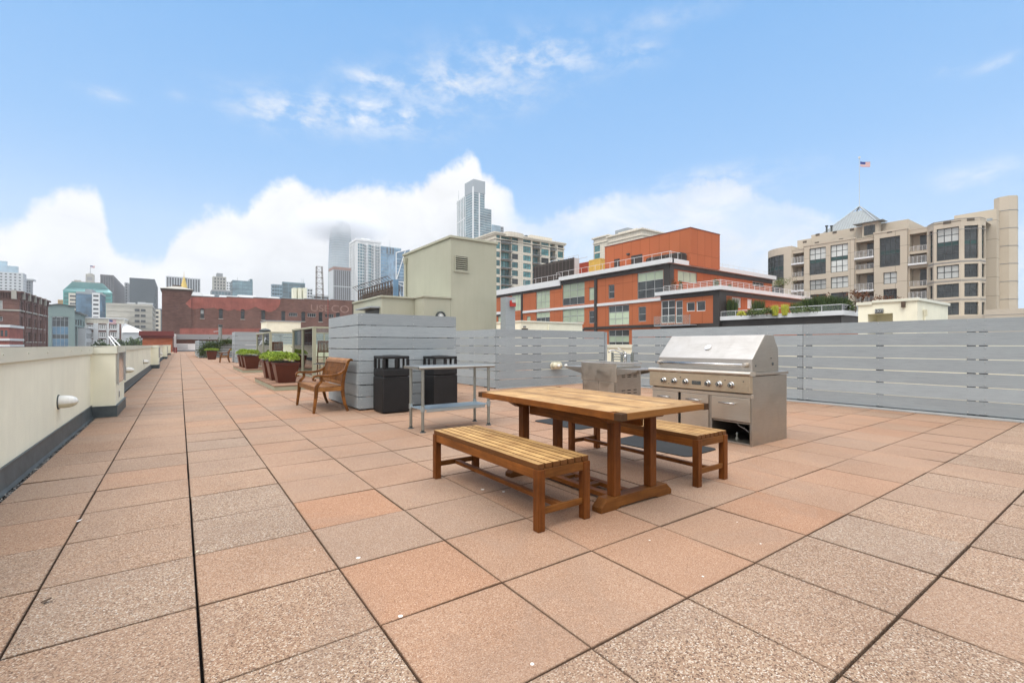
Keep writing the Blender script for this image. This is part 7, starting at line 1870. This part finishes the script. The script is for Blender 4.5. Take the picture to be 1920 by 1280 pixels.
    # pyramid roof with open top
    zb = Ws.uv(1590, 432)[1]; ya, yb = -Ws.uv(1650), -Ws.uv(1533); xa = xs+.8; wd = yb-ya; ctr = (xa+wd/2, (ya+yb)/2); ap = Zat(ctr[0], ctr[1], 387)
    k = .80; zk = zb+(ap-zb)*k; P = lambda sx, sy, t: (ctr[0]+sx*wd/2*(1-t), ctr[1]+sy*wd/2*(1-t), zb+(ap-zb)*t)
    b = MB(); b.hexa([P(-1, -1, 0), P(1, -1, 0), P(1, 1, 0), P(-1, 1, 0), P(-1, -1, k), P(1, -1, k), P(1, 1, k), P(-1, 1, k)]); pr = part('pyramid_roof', b, M['zinc'], r)
    b = MB(); n = 22
    def rib(p, q): b.cyl(p, q, .07, n=4)
    for i in range(n+1):
        s_ = -1+2*i/n; t = min(k, 1-abs(s_))
        if t > .02:
            for ax_ in (0, 1):
                if ax_ == 0:
                    for sx in (-1, 1): rib((ctr[0]+sx*wd/2, ctr[1]+s_*wd/2, zb), (ctr[0]+sx*wd/2*(1-t), ctr[1]+s_*wd/2, zb+(ap-zb)*t))
                else: rib((ctr[0]+s_*wd/2, ctr[1]-wd/2, zb), (ctr[0]+s_*wd/2, ctr[1]-wd/2*(1-t), zb+(ap-zb)*t))
    for sx in (-1, 1):
        for sy in (-1, 1): b.cyl(P(sx, sy, 0), P(sx, sy, 1), .14, n=6)
    part('roof_ribs', b, M['greym'], pr)
    b = MB(); zf = Zat(ctr[0], ctr[1], 297); b.cyl((ctr[0], ctr[1], ap-3.0), (ctr[0], ctr[1], zf), .055, .04, 8); fp = part('flagpole', b, M['palew'], r)
    b = MB(); b.cyl((ctr[0], ctr[1], zf), (ctr[0], ctr[1], zf+.3), .18, n=8); part('finial', b, M['whitew'], fp)
    zq = Zat(ctr[0], ctr[1], 303); flag(fp, ctr[0]+.12, ctr[1]-.1, zq, 1.95, .95, -.60)
    for px, lb in ((1550, ''), (1559, '')): q = xs+.6; yy = onx(px, q); b = MB(); z = Zat(q, yy, 425); b.cyl((q, yy, zb-1), (q, yy, z), .16, n=8); b.cyl((q, yy, z), (q, yy, z+.2), .28, n=8); part('roof_vent', b, M['framedk'], r)
    # right polygonal bay
    P0 = (X, -U(1739)); xb = X-1.7; y1 = onx(1751, xb); F0 = FacA(P0, math.atan2(y1-P0[1], xb-P0[0])); L0 = math.hypot(xb-P0[0], y1-P0[1])
    y2 = onx(1801.5, xb); F1 = FacA((xb, y1), -math.pi/2); L1 = y1-y2
    a2_ = math.radians(-52); F2 = FacA((xb, y2), a2_); L2 = F2.uv(1838); P3 = F2.pt(L2, 0)[:2]; F3 = FacA(P3, math.radians(-10)); L3 = F3.uv(1848.3); P4 = F3.pt(L3, 0)[:2]
    zt = F1.uv(1760, 416)[1]; ztl = [F1.uv(1757, t)[1] for t in (430.3, 490, 499.5, 524, 534, 558.8, 568.8, 591.5)]
    b = MB(); al = []
    for fc, L_, (a, c), nx in ((F0, L0, (1742, 1748.5), 1), (F1, L1, (1756, 1798), 3), (F2, L2, (1808.3, 1834.5), 2), (F3, L3, (1841, 1847.7), 2)):
        hs = [(fc.uv(a), fc.uv(c), ztl[i+1], ztl[i]) for i in (0, 2, 4, 6)]; fc.wall(b, 0, L_, GZ, zt, hs, .3)
        for i, h in enumerate(hs):
            rw = ('wwkdd' if nx == 3 else 'ddkdd') if i == 0 else ('w' if (i == 1 and nx == 3) else 'd')
            al.append((fc, h, nx, 5 if i == 0 else 2, rw))
    b.prism([P0, (xb, y1), (xb, y2), P3, P4, (X+10, P4[1]), (X+10, P0[1])], 'z', zt-.4, zt-.3); part('corner_bay_wall', b, M['beige2'], r)
    for fc, h, nx, nz, rw in al: window(r, fc, h, nx, nz, 'framedk', rw, 'gdark', 'blindw', .28, .10, zs=[.22, .44, .57, .78] if nz == 5 else None)
    b = MB()
    for zq in (zt-.02, zt-1.6, ztl[1]-.3, ztl[2]+.35, ztl[3]-.3, ztl[4]+.35, ztl[5]-.3, ztl[6]+.35):
        for fc, L_ in ((F0, L0), (F1, L1), (F2, L2), (F3, L3)): fc.box(b, 0, L_, zq-.04, zq+.03, -.03, .02)
    psplit('joint_line', b, M['grey'], r)
    b = MB()
    for px, py, fc in ((1776, 420, F1), (1820, 414, F2)): u, z = fc.uv(px, py); fc.box(b, u-.45, u+.45, z-.0, z+.4, -.04, 0)
    psplit('square_notch', b, M['notch'], r)
    # back volume and stair tower
    xw = X+5; Wb = Fac('W', xw); za = Wb.uv(1868, 391.6)[1]; b = MB(); b.box(xw, -Wb.uv(1869), GZ, xw+16, -Wb.uv(1789), za)
    part('rear_wing', b, M['beige'], r)
    b = MB(); Wb.box(b, Wb.uv(1850), Wb.uv(1861), Wb.uv(1850, 415)[1], Wb.uv(1850, 410.5)[1], -.06, 0); part('louvre', b, M['greym'], r)
    b = MB(); Y = dep(xw, -Wb.uv(1869)); ct = D(1886, Y+1.5); rr_ = 16.3/F*(Y+1); zt2 = Zat(ct[0], ct[1], 371)
    b.prism([(ct[0]+rr_*math.cos(a), ct[1]+rr_*math.sin(a)) for a in [math.pi/8+math.pi/4*i for i in range(8)]], 'z', GZ, zt2); part('stair_shaft', b, M['beige2'], r)
    b = MB()
    for k in range(7):
        zq = zt2-2.2-k*2.7; R2 = rr_+.04
        b.prism([(ct[0]+R2*math.cos(a), ct[1]+R2*math.sin(a)) for a in [math.pi/8+math.pi/4*i for i in range(8)]], 'z', zq, zq+.08)
    psplit('shaft_joint', b, M['grey'], r)
    # low wall to the right
    xl = X-6; Wl = Fac('W', xl); zt = Wl.uv(1880, 579.5)[1]; b = MB(); b.box(xl, -Wl.uv(2100), GZ, xl+5, -Wl.uv(1846), zt); b.box(xl+.3, -Wl.uv(1846), GZ, xl+5, -Wl.uv(1700), Wl.uv(1800, 592)[1]); psplit('podium', b, M['beige2'], r)
    b = MB()
    for k in (1, 2): b.box(xl-.03, -Wl.uv(2100), zt-.75*k, xl, -Wl.uv(1846), zt-.75*k+.05)
    part('podium_joint', b, M['grey'], r)
beige()

# low cloud swallowing the skyscraper top
def cloud(name, label, c, rx, ry, rz, dens, zlo, zhi):
    b = MB(); prof = [(math.sin(math.pi*i/14), -math.cos(math.pi*i/14)) for i in range(15)]; n = 24
    b.lathe([(max(.001, p), q) for p, q in prof], (0, 0, 0), 'z', n)
    m = bpy.data.materials.new(name); m.use_nodes = True; nt = m.node_tree; N = nt.nodes; N.clear()
    o = N.new('ShaderNodeOutputMaterial'); v = N.new('ShaderNodeVolumePrincipled'); nt.links.new(v.outputs[0], o.inputs['Volume'])
    v.inputs['Color'].default_value = (.93, .935, .95, 1); v.inputs['Anisotropy'].default_value = .2
    tc = N.new('ShaderNodeTexCoord'); le = N.new('ShaderNodeVectorMath'); le.operation = 'LENGTH'; nt.links.new(tc.outputs['Object'], le.inputs[0])
    mr = N.new('ShaderNodeMapRange'); mr.interpolation_type = 'SMOOTHSTEP'; nt.links.new(le.outputs['Value'], mr.inputs[0]); mr.inputs[1].default_value = 1.0; mr.inputs[2].default_value = .35; mr.inputs[3].default_value = 0; mr.inputs[4].default_value = dens
    sp = N.new('ShaderNodeSeparateXYZ'); nt.links.new(tc.outputs['Object'], sp.inputs[0])
    m2 = N.new('ShaderNodeMapRange'); m2.interpolation_type = 'SMOOTHSTEP'; nt.links.new(sp.outputs[2], m2.inputs[0]); m2.inputs[1].default_value = zlo; m2.inputs[2].default_value = zhi
    no = N.new('ShaderNodeTexNoise'); nt.links.new(tc.outputs['Object'], no.inputs['Vector']); no.inputs['Scale'].default_value = 3; no.inputs['Detail'].default_value = 4
    m3 = N.new('ShaderNodeMapRange'); nt.links.new(no.outputs['Fac'], m3.inputs[0]); m3.inputs[1].default_value = .3; m3.inputs[2].default_value = .65; m3.inputs[3].default_value = .25; m3.inputs[4].default_value = 1.2
    a = N.new('ShaderNodeMath'); a.operation = 'MULTIPLY'; nt.links.new(mr.outputs[0], a.inputs[0]); nt.links.new(m2.outputs[0], a.inputs[1])
    a2 = N.new('ShaderNodeMath'); a2.operation = 'MULTIPLY'; nt.links.new(a.outputs[0], a2.inputs[0]); nt.links.new(m3.outputs[0], a2.inputs[1]); nt.links.new(a2.outputs[0], v.inputs['Density'])
    ob = put(name, b.mesh(name, m)); ob.location = c; ob.scale = (rx, ry, rz); ob['kind'] = 'stuff'; ob['label'] = label; ob['category'] = 'cloud'
    return ob
fx, fy, fp = FOG
zc = Zat(fx, fy, 425)
cloud('cloud', 'low cloud hiding the top of the tapering skyscraper', (fx, fy, zc), 105, 80, 46, .075, -.95, .1)

# thin marine haze filling the air between the roofs and the skyline
b = MB(); b.box(-1100, -300, -18, 1200, 1500, 330)
m = bpy.data.materials.new('haze'); m.use_nodes = True; nt = m.node_tree; nt.nodes.clear()
o_ = nt.nodes.new('ShaderNodeOutputMaterial'); v_ = nt.nodes.new('ShaderNodeVolumePrincipled'); nt.links.new(v_.outputs[0], o_.inputs['Volume'])
v_.inputs['Color'].default_value = (.93, .96, 1, 1); v_.inputs['Density'].default_value = .00026; v_.inputs['Anisotropy'].default_value = .1
hz = put('haze', b.mesh('haze', m)); hz['kind'] = 'stuff'; hz['label'] = 'thin pale haze in front of the far skyline'; hz['category'] = 'haze'
